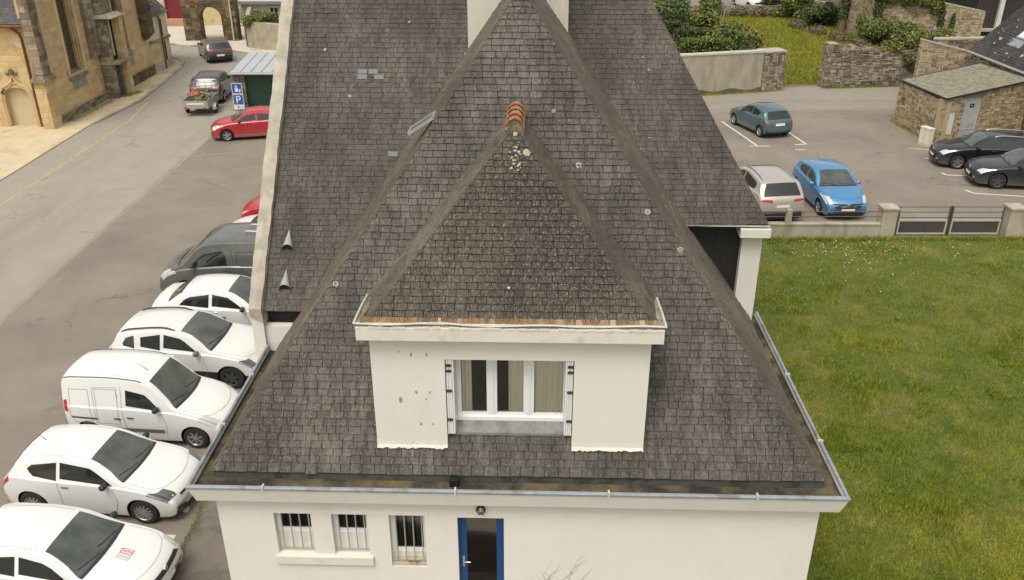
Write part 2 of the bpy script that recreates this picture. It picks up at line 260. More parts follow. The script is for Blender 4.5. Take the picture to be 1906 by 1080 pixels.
# ------------------------------------------------------------------ mesh helpers
class MB:
    def __init__(s): s.v = []; s.f = []; s.m = []; s.r = []
    def add(s, vs, fs, m=0, r=None):
        b = len(s.v); s.v.extend([tuple(v) for v in vs])
        for f in fs: s.f.append(tuple(b + i for i in f)); s.m.append(m); s.r.append(r if r is not None else 0.)
        return s
    def box(s, x0, x1, y0, y1, z0, z1, m=0, r=None):
        return s.add([(x0, y0, z0), (x1, y0, z0), (x1, y1, z0), (x0, y1, z0), (x0, y0, z1), (x1, y0, z1), (x1, y1, z1), (x0, y1, z1)],
            [(0, 3, 2, 1), (4, 5, 6, 7), (0, 1, 5, 4), (1, 2, 6, 5), (2, 3, 7, 6), (3, 0, 4, 7)], m, r)
    def obox(s, O, U, V, N, u0, u1, v0, v1, n0, n1, m=0, r=None):
        O, U, V, N = map(Vector, (O, U, V, N))
        P = lambda a, b, c: O + U * a + V * b + N * c
        return s.add([P(u0, v0, n0), P(u1, v0, n0), P(u1, v1, n0), P(u0, v1, n0), P(u0, v0, n1), P(u1, v0, n1), P(u1, v1, n1), P(u0, v1, n1)],
            [(0, 3, 2, 1), (4, 5, 6, 7), (0, 1, 5, 4), (1, 2, 6, 5), (2, 3, 7, 6), (3, 0, 4, 7)], m, r)
    def prism(s, bot, top, m=0):
        n = len(bot)
        return s.add(list(bot) + list(top), [tuple(reversed(range(n))), tuple(range(n, 2 * n))] + [(i, (i + 1) % n, n + (i + 1) % n, n + i) for i in range(n)], m)
    def tube(s, pts, r, n=8, m=0, cap=True):
        pts = [Vector(p) for p in pts]; rs = r if isinstance(r, (list, tuple)) else [r] * len(pts)
        rings = []; ref = None
        for i, p in enumerate(pts):
            d = (pts[min(i + 1, len(pts) - 1)] - pts[max(i - 1, 0)]).normalized()
            a = Vector((0, 0, 1)) if abs(d.z) < .9 else Vector((1, 0, 0))
            if ref is not None: a = ref
            u = d.cross(a)
            if u.length < 1e-4: u = d.orthogonal()
            u.normalize(); v = d.cross(u)
            rings.append([p + (u * math.cos(2 * math.pi * k / n) + v * math.sin(2 * math.pi * k / n)) * rs[i] for k in range(n)])
        vs = [q for rg in rings for q in rg]; fs = []
        for i in range(len(pts) - 1):
            for k in range(n): fs.append((i * n + k, (i + 1) * n + k, (i + 1) * n + (k + 1) % n, i * n + (k + 1) % n))
        if cap: fs.append(tuple(range(n))); fs.append(tuple(reversed(range((len(pts) - 1) * n, len(pts) * n))))
        return s.add(vs, fs, m)
    def lathe(s, prof, n=20, axis='z', c=(0, 0, 0), m=0):
        """prof: (radius, height) along the axis"""
        vs = []; fs = []
        for (r, h) in prof:
            for k in range(n):
                a = 2 * math.pi * k / n; p = (r * math.cos(a), r * math.sin(a), h)
                if axis == 'y': p = (p[0], p[2], p[1])
                elif axis == 'x': p = (p[2], p[0], p[1])
                vs.append((p[0] + c[0], p[1] + c[1], p[2] + c[2]))
        for i in range(len(prof) - 1):
            for k in range(n):
                q = (i * n + k, i * n + (k + 1) % n, (i + 1) * n + (k + 1) % n, (i + 1) * n + k)
                fs.append(q if axis != 'y' else tuple(reversed(q)))
        return s.add(vs, fs, m)
    def grid(s, rows, m=0, flip=False, r=None):
        n = len(rows[0]); vs = [p for row in rows for p in row]; fs = []
        for i in range(len(rows) - 1):
            for k in range(n - 1):
                q = (i * n + k, i * n + k + 1, (i + 1) * n + k + 1, (i + 1) * n + k); fs.append(tuple(reversed(q)) if flip else q)
        return s.add(vs, fs, m, r)
    def mesh(s, name, mats, off=(0, 0, 0), smooth=None):
        me = bpy.data.meshes.new(name)
        me.from_pydata([(v[0] - off[0], v[1] - off[1], v[2] - off[2]) for v in s.v], [], s.f)
        for mt in (mats if isinstance(mats, (list, tuple)) else [mats]): me.materials.append(mt)
        if isinstance(mats, (list, tuple)) and len(mats) > 1: me.polygons.foreach_set('material_index', s.m)
        if any(s.r): 
            a = me.attributes.new('rnd', 'FLOAT', 'FACE'); a.data.foreach_set('value', s.r)
        if smooth:
            me.polygons.foreach_set('use_smooth', [True] * len(me.polygons)); me.set_sharp_from_angle(angle=R(smooth))
        me.update(); return me
def root(o):
    while o.parent: o = o.parent
    return o
def put(name, mb, mat, parent=None, smooth=None, local=False, kind=None, label=None):
    off = (0, 0, 0) if (parent is None or local) else root(parent).location
    o = bpy.data.objects.new(name, mb.mesh(name, mat, off, smooth)); COL.objects.link(o); o.parent = parent
    if kind: o['kind'] = kind
    if label: o['label'] = label
    return o
def thing(name, label, cat, loc, rz=0, group=None):
    o = bpy.data.objects.new(name, None); COL.objects.link(o); o.location = loc; o.rotation_euler = (0, 0, rz); o.empty_display_size = .3
    o['label'] = label; o['category'] = cat
    if group: o['group'] = group
    bpy.context.view_layer.update(); return o
def struct(name, mb, mat, label=None):
    o = put(name, mb, mat, kind='structure')
    if label: o['label'] = label
    return o
def sheet(poly, z, mb=None):
    mb = mb or MB(); n = len(poly); mb.add([(x, y, z) for x, y in poly], [tuple(range(n))]); return mb
def slab(poly, z0, z1, mb=None):
    mb = mb or MB(); return mb.prism([(x, y, z0) for x, y in poly], [(x, y, z1) for x, y in poly])
def wall_panel(mb, O, U, L, z0, z1, thick, N, openings=()):
    """wall from O along U, outer face towards N, with rectangular holes (u0,u1,za,zb)"""
    us = sorted({0, L} | {o[i] for o in openings for i in (0, 1)}); zs = sorted({z0, z1} | {o[i] for o in openings for i in (2, 3)})
    for a, b in zip(us, us[1:]):
        for c, d in zip(zs, zs[1:]):
            if any(o[0] <= (a + b) / 2 <= o[1] and o[2] <= (c + d) / 2 <= o[3] for o in openings): continue
            mb.obox((O[0], O[1], 0), U, (0, 0, 1), N, a, b, c, d, -thick, 0)
    return mb
# a single stone: chamfered irregular block; unit size -0.5..0.5 in u,v and 0..1 outwards
def stone_pts(rn, n=7):
    out = []; 
    base = [(-.5, -.5), (.5, -.5), (.5, .5), (-.5, .5)]
    pts = []
    for (x, y) in base:
        c = rn.uniform(.08, .3)
        if rn.random() < .75:
            pts += [(x * (1 - 2 * c * rn.random()), y), (x, y * (1 - 2 * c * rn.random()))] if x * y > 0 else [(x, y * (1 - 2 * c * rn.random())), (x * (1 - 2 * c * rn.random()), y)]
        else: pts.append((x, y))
    # order by angle
    pts.sort(key=lambda p: math.atan2(p[1], p[0]))
    return pts
def stone_mesh(mb, O, U, V, N, w, h, d, rn, r, back=-.02):
    pts = stone_pts(rn); n = len(pts); O, U, V, N = map(Vector, (O, U, V, N)); e = min(.025, .16 * min(w, h))
    k = (1 - 2 * e / w, 1 - 2 * e / h); t = (rn.uniform(-.1, .1), rn.uniform(-.1, .1))
    A = [O + U * (p[0] * w) + V * (p[1] * h) + N * back for p in pts]
    B = [O + U * (p[0] * w) + V * (p[1] * h) + N * (d * .55) for p in pts]
    C = [O + U * (p[0] * w * k[0]) + V * (p[1] * h * k[1]) + N * (d * (1 + t[0] * p[0] + t[1] * p[1])) for p in pts]
    mb.add(A + B + C, [tuple(range(2 * n, 3 * n))] + [(j * n + i, j * n + (i + 1) % n, (j + 1) * n + (i + 1) % n, (j + 1) * n + i) for j in (0, 1) for i in range(n)], 0, r)
STONES = {}
def unit_stones(mat):
    if mat.name not in STONES:
        L = []
        for i in range(10):
            rn = random.Random(100 + i); mb = MB(); stone_mesh(mb, (0, 0, 0), (1, 0, 0), (0, 1, 0), (0, 0, 1), 1, 1, 1, rn, None, -.5); 
            # chamfer suited to unit size
            me = mb.mesh('stone', mat); L.append(me)
        STONES[mat.name] = L
    return STONES[mat.name]
def stone_face(parent, O, U, L, z0, top, N, mat, sw=(.15, .4), sh=(.1, .2), n_ind=0, openings=(), proud=.03, gap=.014, seed=1, rubble=None):
    """random-coursed masonry on a vertical face; n_ind stones as parts, the rest joined"""
    rn = random.Random(seed); U = Vector(U).normalized(); N = Vector(N).normalized(); V = Vector((0, 0, 1)); O = Vector((O[0], O[1], 0))
    tf = top if callable(top) else (lambda u: top)
    if rubble is None: rubble = mat.name not in ('church_ashlar', 'weathered_granite')
    tmax = max(tf(L * i / 20) for i in range(21)); lst = []; z = z0
    if rubble:
        bands = []; z = z0
        while z < tmax - .03: h = min(rn.uniform(sh[0] * 2.2, sh[1] * 2.4), tmax - z); bands.append((z, h)); z += h
        for (z, h) in bands:
            u = 0
            while u < L - .02:
                w = rn.uniform(*sw); w = w if L - u - w > sw[0] * .5 else L - u
                nn = rn.choice((1, 2, 2, 3)) if w < sw[1] * .7 else rn.choice((2, 3, 3, 4)); cuts = [0] + sorted((i + rn.uniform(-.28, .28)) / nn for i in range(1, nn)) + [1]
                for a_, b_ in zip(cuts, cuts[1:]):
                    za, zb = z + h * a_, z + h * b_; ok = True; ua, ub = u + rn.uniform(-.02, .02), u + w + rn.uniform(-.02, .02); ua, ub = max(ua, 0), min(ub, L)
                    for (a, b, c, d) in openings:
                        if zb > c + .01 and za < d - .01 and ub > a + .005 and ua < b - .005:
                            if ua < a - .08: ub = a
                            elif ub > b + .08: ua = b
                            elif za < c - .06: zb = c
                            elif zb > d + .06: za = d
                            else: ok = False
                    zb = min(zb, tf((ua + ub) / 2))
                    if ok and zb - za > .045 and ub - ua > .05: lst.append(((ua + ub) / 2, (za + zb) / 2, ub - ua - gap, zb - za - gap, proud * rn.uniform(.4, 1.4), rn.random()))
                u += w
    while not rubble and z < tmax - .03:
        h = min(rn.uniform(*sh), tmax - z); u = -rn.uniform(0, sw[0]) * 0
        while u < L - .02:
            w = rn.uniform(*sw); w = w if L - u - w > sw[0] * .5 else L - u
            for (a, b, c, d) in openings:
                if z + h > c + .01 and z < d - .01:
                    if a - .001 <= u < b: u = b; w = 0
                    elif u < a < u + w: w = a - u
            if w <= 0: continue
            if w > .05:
                hh = min(z + h, tf(u + w / 2)) - z
                if hh > .05:
                    j = rn.uniform(-.2, .2) * gap
                    lst.append((u + w / 2, z + hh / 2 + j, w - gap, hh - gap, proud * rn.uniform(.45, 1.3), rn.random()))
            u += w
        z += h
    rt = root(parent).location
    lst.sort(key=lambda s: -(s[2] * s[3])); ind = lst[:n_ind]; rest = lst[n_ind:]
    um = unit_stones(mat)
    Rm = Matrix((U, V, N)).transposed().to_4x4()
    for (u, zz, w, h, d, r) in ind:
        o = bpy.data.objects.new('stone', um[rn.randrange(len(um))]); COL.objects.link(o); o.parent = parent
        M = Matrix.Translation(O + U * u + V * zz - rt) @ Rm @ Matrix.Diagonal((w, h, d, 1)); o.matrix_local = M
    if rest:
        mb = MB()
        for (u, zz, w, h, d, r) in rest: stone_mesh(mb, O + U * u + V * zz, U, V, N, w, h, d, rn, .001 + .998 * r)
        put('stonework', mb, mat, parent, kind='stuff')
def slates(parent, O, U, V, N, rngf, vmax, ex, wd, mat, n_ind=0, seed=3, lift=.02, wj=.25, skip=None, blue=0, first=None):
    """rows of slates on a slope. rngf(v) -> (u0,u1). Tails raised, heads under the next row."""
    rn = random.Random(seed); O = Vector(O); U = Vector(U).normalized(); V = Vector(V).normalized(); N = Vector(N).normalized()
    rt = root(parent).location; mb = MB(); cnt = 0; k = 0; v = 0.
    protos = []
    if n_ind:
        for i in range(6):
            q = MB(); a = rn.uniform(-.006, .006); b = rn.uniform(-.006, .006); c = rn.uniform(-.004, .004)
            q.add([(-.5, a, lift - .009), (.5, b, lift - .009), (.5, 1.12, 0), (-.5, 1.12, 0), (-.5, a, lift + c), (.5, b, lift - c), (.5, 1.12, .003), (-.5, 1.12, .003)],
                  [(4, 5, 6, 7), (0, 1, 5, 4), (1, 2, 6, 5), (3, 0, 4, 7), (0, 3, 2, 1)])
            protos.append(q.mesh('slate', mat))
    Rm = Matrix((U, V, N)).transposed().to_4x4()
    while v < vmax - .01:
        e = ex * (first if (k == 0 and first) else 1); v1 = min(v + e * 1.12, vmax)
        a0, b0 = rngf(v); a1, b1 = rngf(v1); u = a0 - (wd * .5 if k % 2 else rn.uniform(0, .1) * wd)
        while u < max(b0, b1) - .005:
            ww = wd * rn.uniform(1 - wj, 1 + wj); ul, ur = u + .005, u + ww - .005; u += ww
            c0, d0 = max(ul, a0), min(ur, b0); c1, d1 = max(ul, a1), min(ur, b1)
            if d0 - c0 < .01 and d1 - c1 < .01: continue
            if skip and skip((ul + ur) / 2, (v + v1) / 2): continue
            if d1 < c1: c1 = d1 = (c1 + d1) / 2
            if d0 < c0: c0 = d0 = (c0 + d0) / 2
            jv = rn.uniform(-.006, .006) + (rn.uniform(-.02, .01) if rn.random() < .05 else 0); jt = rn.uniform(-.003, .003); jl = lift + rn.uniform(-.003, .005)
            whole = c0 == ul and d0 == ur and c1 == ul and d1 == ur
            if n_ind and cnt < n_ind and whole and v1 - v > e * 1.1:
                o = bpy.data.objects.new('slate', protos[rn.randrange(6)]); COL.objects.link(o); o.parent = parent
                o.matrix_local = Matrix.Translation(O + U * ((ul + ur) / 2) + V * (v + jv) - rt) @ Rm @ Matrix.Diagonal((ur - ul, e, 1, 1)); cnt += 1
            else:
                P = lambda uu, vv, nn: O + U * uu + V * vv + N * nn
                mb.add([P(c0, v + jv + jt, jl - .009), P(d0, v + jv - jt, jl - .009), P(d1, v1, 0), P(c1, v1, 0), P(c0, v + jv + jt, jl), P(d0, v + jv - jt, jl), P(d1, v1, .003), P(c1, v1, .003)],
                       [(4, 5, 6, 7), (0, 1, 5, 4), (1, 2, 6, 5), (3, 0, 4, 7), (0, 3, 2, 1)], 0, .001 + .998 * rn.random())
        v += e; k += 1
    if mb.v: put('slate_courses', mb, mat, parent, kind='stuff')
def ball(mb, c, r, n=10, k=7, m=0):
    rows = []
    for i in range(k + 1):
        t = math.pi * i / k
        rows.append([(c[0] + r[0] * math.sin(t) * math.cos(2 * math.pi * j / n), c[1] + r[1] * math.sin(t) * math.sin(2 * math.pi * j / n), c[2] + r[2] * math.cos(t)) for j in range(n + 1)])
    mb.grid(rows, m, True)
def fast(name, V, F4, mat, rnd=None, parent=None, kind=None, off=None):
    """numpy mesh of quads or triangles: V (n,3), F (m,k)"""
    me = bpy.data.meshes.new(name); k = F4.shape[1]
    if parent is not None: V = V - np.array(root(parent).location)
    me.vertices.add(len(V)); me.vertices.foreach_set('co', V.astype(np.float32).ravel())
    me.loops.add(F4.size); me.loops.foreach_set('vertex_index', F4.astype(np.int32).ravel())
    me.polygons.add(len(F4)); me.polygons.foreach_set('loop_start', np.arange(0, F4.size, k, dtype=np.int32))
    if rnd is not None:
        a = me.attributes.new('rnd', 'FLOAT', 'FACE'); a.data.foreach_set('value', rnd.astype(np.float32))
    me.materials.append(mat); me.update(calc_edges=True); me.validate()
    o = bpy.data.objects.new(name, me); COL.objects.link(o); o.parent = parent
    if kind: o['kind'] = kind
    return o
def leaves(lumps, n, size, mat, parent, name='crown', flat=.0, zmin=.02):
    """leaf quads through several lumps (cx,cy,cz,rx,ry,rz); denser at the surface"""
    lumps = np.array(lumps, float); vol = (lumps[:, 3] * lumps[:, 4] * lumps[:, 5]) ** .67; idx = rng.choice(len(lumps), n, p=vol / vol.sum())
    d = rng.normal(size=(n, 3)); d /= np.linalg.norm(d, axis=1)[:, None]
    bumpy = 1 + .16 * np.sin(d[:, 0] * 9 + idx) * np.cos(d[:, 1] * 8 + idx * 2) + .1 * np.sin(d[:, 2] * 15 + idx)
    rr = (rng.random(n) ** .28) * bumpy
    c = lumps[idx, :3] + d * lumps[idx, 3:] * rr[:, None]; c[:, 2] = np.maximum(c[:, 2], zmin)
    nrm = d + rng.normal(size=(n, 3)) * .55 + np.array([0, 0, .35]); nrm /= np.linalg.norm(nrm, axis=1)[:, None]
    t = np.cross(nrm, rng.normal(size=(n, 3))); t /= np.linalg.norm(t, axis=1)[:, None]; b = np.cross(nrm, t)
    s = size * rng.uniform(.6, 1.3, n)[:, None]
    V = np.stack([c - t * s, c - b * s * .55 + nrm * s * .12, c + t * s, c + b * s * .55 + nrm * s * .12], 1).reshape(-1, 3)
    F = np.arange(4 * n).reshape(-1, 4)
    return fast(name, V, F, mat, rng.random(n) * .98 + .01, parent)
def bush(label, loc, lumps, n, size, mat, cat='bush', name='bush', group=None, stems=4):
    t = thing(name, label, cat, loc, 0, group)
    L = [(loc[0] + l[0], loc[1] + l[1], loc[2] + l[2], l[3], l[4], l[5]) for l in lumps]
    leaves(L, n, size, mat, t, 'foliage', zmin=loc[2] + .03)
    mb = MB()
    for l in L[:stems + 2]:
        mb.tube([(loc[0] + random.uniform(-.1, .1), loc[1] + random.uniform(-.1, .1), loc[2]), ((loc[0] + l[0]) / 2, (loc[1] + l[1]) / 2, loc[2] + (l[2] - loc[2]) * .5), (l[0], l[1], l[2])], [.05, .035, .015], 5)
    put('stem', mb, m_bark, t)
    return t
# ================================================================== ground
struct('ground', sheet([(-300, -200), (300, -200), (300, 500), (-300, 500)], -.03), m_soil)
lot = struct('parking_lot', sheet([(-15.1, -12), (6, -12), (6, 28.7), (60, 28.7), (60, 66), (-15.1, 66)], 0), m_asph)
road = struct('road', sheet([(-22.6, -12), (-15.1, -12), (-15.1, 67.5), (-60, 67.5), (-60, 58), (-22.6, 58)], 0.0), m_road)
struct('yard', sheet([(-60, 67.5), (-15.1, 67.5), (-15.1, 130), (-60, 130)], -.006), m_pale)
lane = struct('lane', sheet([(7, 46.9), (20.6, 47.6), (30, 48.6), (60, 50), (60, 53.6), (18, 53.2), (7, 50.7)], .004), m_lane)
pave = struct('pavement', slab([(-60, -12), (-22.0, -12), (-22.0, 35.2), (-22.1, 44.4), (-21.55, 49.5), (-21.9, 54), (-22.4, 58.4), (-22.85, 60.7), (-23.9, 62.0), (-60, 62)], -.02, .05), m_sand)
# kerb stones along the church pavement
kp = [(-22.1, 44.4), (-21.55, 49.5), (-21.9, 54), (-22.4, 58.4), (-22.85, 60.7), (-23.9, 62.0)]
def along(pts, step):
    out = []
    for a, b in zip(pts, pts[1:]):
        a, b = Vector(a), Vector(b); n = max(1, round((b - a).length / step))
        for i in range(n): out.append((a.lerp(b, i / n), a.lerp(b, (i + 1) / n)))
    return out
kmesh = MB(); kmesh.prism([(-.5, -.12, -.02), (.5, -.12, -.02), (.5, .08, -.02), (-.5, .08, -.02)], [(-.495, -.1, .1), (.495, -.1, .1), (.495, .075, .105), (-.495, .075, .105)])
kme = kmesh.mesh('kerb_stone', m_kerb)
def kerbs(pts, par, step=.9):
    for a, b in along(pts, step):
        o = bpy.data.objects.new('kerb_stone', kme); COL.objects.link(o); o.parent = par
        d = b - a; o.location = ((a.x + b.x) / 2, (a.y + b.y) / 2, random.uniform(-.012, .008)); o.rotation_euler = (0, 0, math.atan2(d.y, d.x) + random.uniform(-.015, .015)); o.scale = (d.length - .015, 1, 1)
kerbs(kp, pave)
# pavement round the gateway and along the white house
p2 = struct('gateway_pavement', slab([(-26.2, 67.6), (-25, 66.9), (-22.5, 66.6), (-20.4, 64.6), (-17.2, 62.6), (-15.3, 60.5), (-15.3, 72), (-26.2, 72)], -.02, .055), m_pale)
kerbs([(-26.2, 67.6), (-25, 66.9), (-22.5, 66.6), (-20.4, 64.6), (-17.2, 62.6), (-15.3, 60.5)], p2)
foot = struct('footpath', slab([(-6.42, -12), (-4.9, -12), (-4.9, 15.6), (-6.5, 15.6)], -.02, .02), m_path)
def line(par, pts, wd=.1, mat=None, z=.005, name='parking_line'):
    mb = MB()
    pts = [Vector(p) for p in pts]
    for a, b in zip(pts, pts[1:]):
        d = (b - a).normalized(); n = Vector((-d.y, d.x)) * wd / 2
        k = max(1, int((b - a).length / .5))
        L = [a.lerp(b, i / k) for i in range(k + 1)]
        mb.add([(*(p + n * random.uniform(.85, 1.1)), z) for p in L] + [(*(p - n * random.uniform(.85, 1.1)), z) for p in L], [(i, k + 1 + i, k + 2 + i, i + 1) for i in range(k)])
    return put(name, mb, mat or m_line, par)
line(road, [(-20.35, 18), (-20.4, 32), (-20.46, 45.2), (-21.0, 49.3)], .11, m_liney, .004, 'kerbside_line')
line(road, [(-15.15, -10), (-15.1, 21.8), (-15.2, 29), (-15.25, 38.9)], .16, m_seam, .004, 'asphalt_joint')
line(lot, [(-15.0, 38.96), (-12.14, 39.65), (-11, 39.9)], .11, m_linef)
line(lot, [(-7.35, 13.36), (-6.75, 13.3)], .12)
line(lot, [(-11.4, 13.7), (-10.9, 13.65)], .1, m_linef)
mh = MB(); mh.lathe([(0.001, .006), (.33, .006), (.34, .0)], 20, c=(-20.11, 38.62, 0)); put('manhole_cover', mh, surf('worn_pink_paint', (.34, .27, .24), (.28, .23, .2), 5, .9), road)
for k, q in enumerate([[(11.16, 45.11), (11.91, 40.53)], [(11.5, 40.5), (12.48, 40.53)], [(14.06, 43.32), (14.37, 40.85)], [(13.79, 40.72), (14.37, 40.85)], [(13.55, 39.9), (14.0, 39.92)],
        [(19.07, 36.11), (20.25, 35.96)], [(19.07, 36.11), (18.98, 36.4)], [(19.1, 33.73), (20.98, 33.34)], [(19.1, 33.73), (18.95, 34.15)], [(13.2, 29.75), (13.6, 29.5)], [(10.9, 29.75), (11.15, 29.5)]]):
    line(lot, q, .11)
line(lot, [(19.06, 40.17), (20.41, 39.73)], .1, surf('pale_yellow_marking', (.55, .48, .3), (.48, .42, .28), 5, .9))
line(lot, [(20.1, 40.25), (20.6, 39.85)], .1, surf('pale_yellow_marking_b', (.55, .48, .3), (.48, .42, .28), 5, .9))
line(lot, [(19.13, 38.54), (19.69, 38.13)], .1); line(lot, [(19.13, 38.54), (19.7, 38.75)], .1)
line(lane, [(9, 46.5), (11.0, 46.6), (20.59, 47.5)], .1, m_linef, .005)
line(lot, [(9.2, 45.2), (11.16, 45.11)], .1, m_linef)
# moss along the foot of the path edge
# ------------------------------------------------------------------ lawns
LAWN = [(5.0, -12), (60, -12), (60, 28.7), (5.0, 28.7)]
struct('lawn', slab(LAWN, -.025, .012), m_soil)
GARD = [(16.6, 53.4), (19.0, 53.6), (30, 54.4), (33, 69), (31, 82), (13.5, 82), (14.5, 60)]
struct('garden_lawn', slab(GARD, -.025, .012), surf('garden_soil', (.16, .14, .035), (.2, .17, .045), 1.2, .98, c3=(.14, .11, .05), s3=.8, bump=.6))
def blades(name, label, xy, hmin, hmax, wd, mat, z0=.01):
    n = len(xy); a = rng.random(n) * 2 * math.pi; h = rng.uniform(hmin, hmax, n); lean = rng.uniform(.1, 1.1, n) * h; b = rng.random(n) * 2 * math.pi
    base = np.column_stack([xy, np.full(n, z0)]); s = np.column_stack([np.cos(a), np.sin(a), np.zeros(n)]) * (wd * rng.uniform(.6, 1.4, n))[:, None]
    tip = base + np.column_stack([np.cos(b) * lean, np.sin(b) * lean, h])
    V = np.stack([base - s, base + s, tip], 1).reshape(-1, 3)
    o = fast(name, V, np.arange(3 * n).reshape(-1, 3), mat, rng.random(n) * .9 + .05, kind='stuff'); o['label'] = label; o['category'] = 'grass'; return o
def clumpnoise(x, y):
    return .5 + .25 * np.sin(x * 1.7 + 2 * np.sin(y * 1.1)) * np.cos(y * 2.1 + 1.5 * np.sin(x * .9)) + .25 * np.sin(x * 4.3 + y * 3.1 + 2 * np.sin(y * 2.7)) * np.sin(y * 5.1 - x * 2.3)
# density follows nearness; clumps make an uneven sward
N0 = 520000; yy = 7.5 + (rng.random(N0) ** 1.5) * 21.2; xx = 5.2 + rng.random(N0) * (yy * .66 - 5.2 + 2.5)
keep = rng.random(N0) < .25 + .9 * clumpnoise(xx, yy) ; xx, yy = xx[keep], yy[keep]
xy = np.column_stack([xx, yy]); ok = ~((xy[:, 0] < 5.5) & (xy[:, 1] > 16.9)); xy = xy[ok]
cn = clumpnoise(xy[:, 0] * .6 + 3, xy[:, 1] * .6)
tall = cn > .68
blades('grass', 'rough green lawn grass between the house and the low concrete wall', xy[~tall], .025, .075, .008, m_grass)
blades('grass', 'taller green tufts standing in the rough lawn', xy[tall], .05, .14, .010, m_grass)
N1 = 90000; gy_ = 53.8 + rng.random(N1) * 28; gx_ = 14.3 + rng.random(N1) * 17; kk = (gx_ > 16.9 - (gy_ - 53) * .09) & (gx_ < 29.5 + (gy_ - 54) * .1)
blades('grass', 'yellow green grass of the walled garden', np.column_stack([gx_, gy_])[kk], .08, .28, .022, m_grass2)
# daisies, fallen leaves
n = 150; dx = 8.5 + rng.random(n) * 7 + rng.normal(0, 1, n); dy = 28.5 - np.abs(rng.normal(0, 1.6, n)); dx[:60] = 12 + rng.normal(0, .8, 60); q = MB()
for a, b in zip(dx, dy):
    s = random.uniform(.01, .022); q.add([(a - s, b - s, .09), (a + s, b - s, .09), (a + s, b + s, .09), (a - s, b + s, .09)], [(0, 1, 2, 3)])
o = put('daisies', q, plain('daisy_white', (.7, .7, .66), .8), kind='stuff'); o['label'] = 'white daisies dotted over the lawn near the wall'; o['category'] = 'flowers'
# moss and weeds along the path kerb and walls
def strip_weeds(label, pts, n, wd, hmax, mat):
    segs = along(pts, .5); P = []
    for i in range(n):
        a, b = segs[random.randrange(len(segs))]; p = a.lerp(b, random.random()); P.append((p.x + random.gauss(0, wd), p.y + random.gauss(0, wd)))
    return blades('weeds', label, np.array(P), .01, hmax, .012, mat)
strip_weeds('moss and small weeds along the edge of the tarmac path', [(-6.45, 10), (-6.47, 15.4)], 2600, .04, .04, m_grass)
strip_weeds('weeds along the foot of the church wall', [(-23.3, 45), (-23.1, 49.6)], 1200, .12, .2, m_grass2)
strip_weeds('weeds at the foot of the dark church niche', [(-22.9, 50.3), (-22.4, 51.6)], 900, .15, .2, m_grass)
strip_weeds('weeds at the foot of the garden walls', [(10.5, 50.75), (15, 51.9), (16.4, 52.4)], 2600, .12, .16, m_grass)
strip_weeds('weeds at the foot of the rubble wall by the lane', [(19.1, 52.8), (25, 53.5)], 1800, .1, .14, m_grass)
strip_weeds('weeds at the foot of the stone hut', [(20.25, 45.3), (20.55, 40.6)], 1200, .1, .12, m_grass2)
strip_weeds('tall grass at the foot of the low concrete wall', [(8, 28.65), (19.5, 28.75)], 6000, .08, .2, m_grass)

# ================================================================== the house
HO = (0, 15.0, 0)
house = thing('house', 'cream rendered house with steep grey slate hipped roof and front dormer', 'house', HO, R(-1.6))
WX0, WX1, WY = -4.92, 5.06, 11.2
wm = MB()
openings = [(.93, 1.56, 1.42, 2.33), (1.9, 2.5, 1.42, 2.33), (2.87, 3.47, 1.2, 2.33), (4.02, 4.8, .0, 2.3)]
wall_panel(wm, (WX0, WY), (1, 0, 0), WX1 - WX0, 0, 2.76, .32, (0, -1, 0), openings)
wm.box(WX0, WX0 + .3, WY + .322, 15.6, 0, 2.74); wm.box(WX1 - .3, WX1, WY + .322, 17.2, 0, 2.74)
wall = put('wall', wm, m_render, house)
# eaves: fascia, trough and zinc lip swept round three sides
def ring(off, z, yb0, yb1):
    return [(WX0 - off, yb0, z), (WX0 - off, WY - off, z), (WX1 + off, WY - off, z), (WX1 + off, yb1, z)]
def sweep(prof, y0=15.5, y1=17.3, close=True):
    mb = MB(); rows = [ring(o, z, y0, y1) for o, z in prof]
    if close: rows.append(rows[0])
    mb.grid(rows, 0, True); return mb
put('fascia', sweep([(-.01, 2.745), (.22, 2.745), (.3, 3.05), (.24, 3.05), (.24, 2.93), (-.01, 2.93)]), m_render, house)
put('gutter', sweep([(.238, 3.0), (.238, 2.96), (.1, 2.945), (-.14, 2.95), (-.16, 3.06)], close=False), m_trough, house)
lip = put('gutter_edge', sweep([(.245, 3.052), (.312, 3.045), (.316, 3.085), (.3, 3.105), (.262, 3.105), (.25, 3.085)]), m_zinc, house, 40)
for x in (-4.0, -.9, 1.55, 3.9): jm = MB(); jm.box(x, x + .03, WY - .327, WY - .23, 3.04, 3.124); put('joint_strip', jm, m_zincw, lip)
for y in (12.6, 14.3): jm = MB(); jm.box(WX0 - .327, WX0 - .23, y, y + .03, 3.04, 3.124); put('joint_strip', jm, m_zincw, lip)
for y in (12.4, 14.6): jm = MB(); jm.box(WX1 + .23, WX1 + .327, y, y + .03, 3.04, 3.124); put('joint_strip', jm, m_zincw, lip)
ev = MB(); X0, X1, EY, EZ = -4.95, 5.1, 11.3, 3.1; TP = 1.42; XC = .03; HL, HR = XC - X0, X1 - XC; AZ = 10.12; AY = EY + (AZ - EZ) / TP; HY = AY - EY
ev.box(X0 + .03, X1 - .03, EY + .02, EY + .06, 2.945, EZ - .01)
ev.box(X0 + .03, X0 + .07, EY + .062, 15.5, 2.945, EZ - .01); ev.box(X1 - .07, X1 - .03, EY + .062, 17.2, 2.945, EZ - .01)
put('eaves_board', ev, surf('eaves_zinc', (.07, .075, .07), (.11, .11, .1), 3, .7, c3=(.05, .045, .03), s3=2), house)
dp = MB(); dp.box(-1.0, -.86, WY - .02, EY + .018, 2.95, 3.08); put('outlet', dp, m_iron, house)
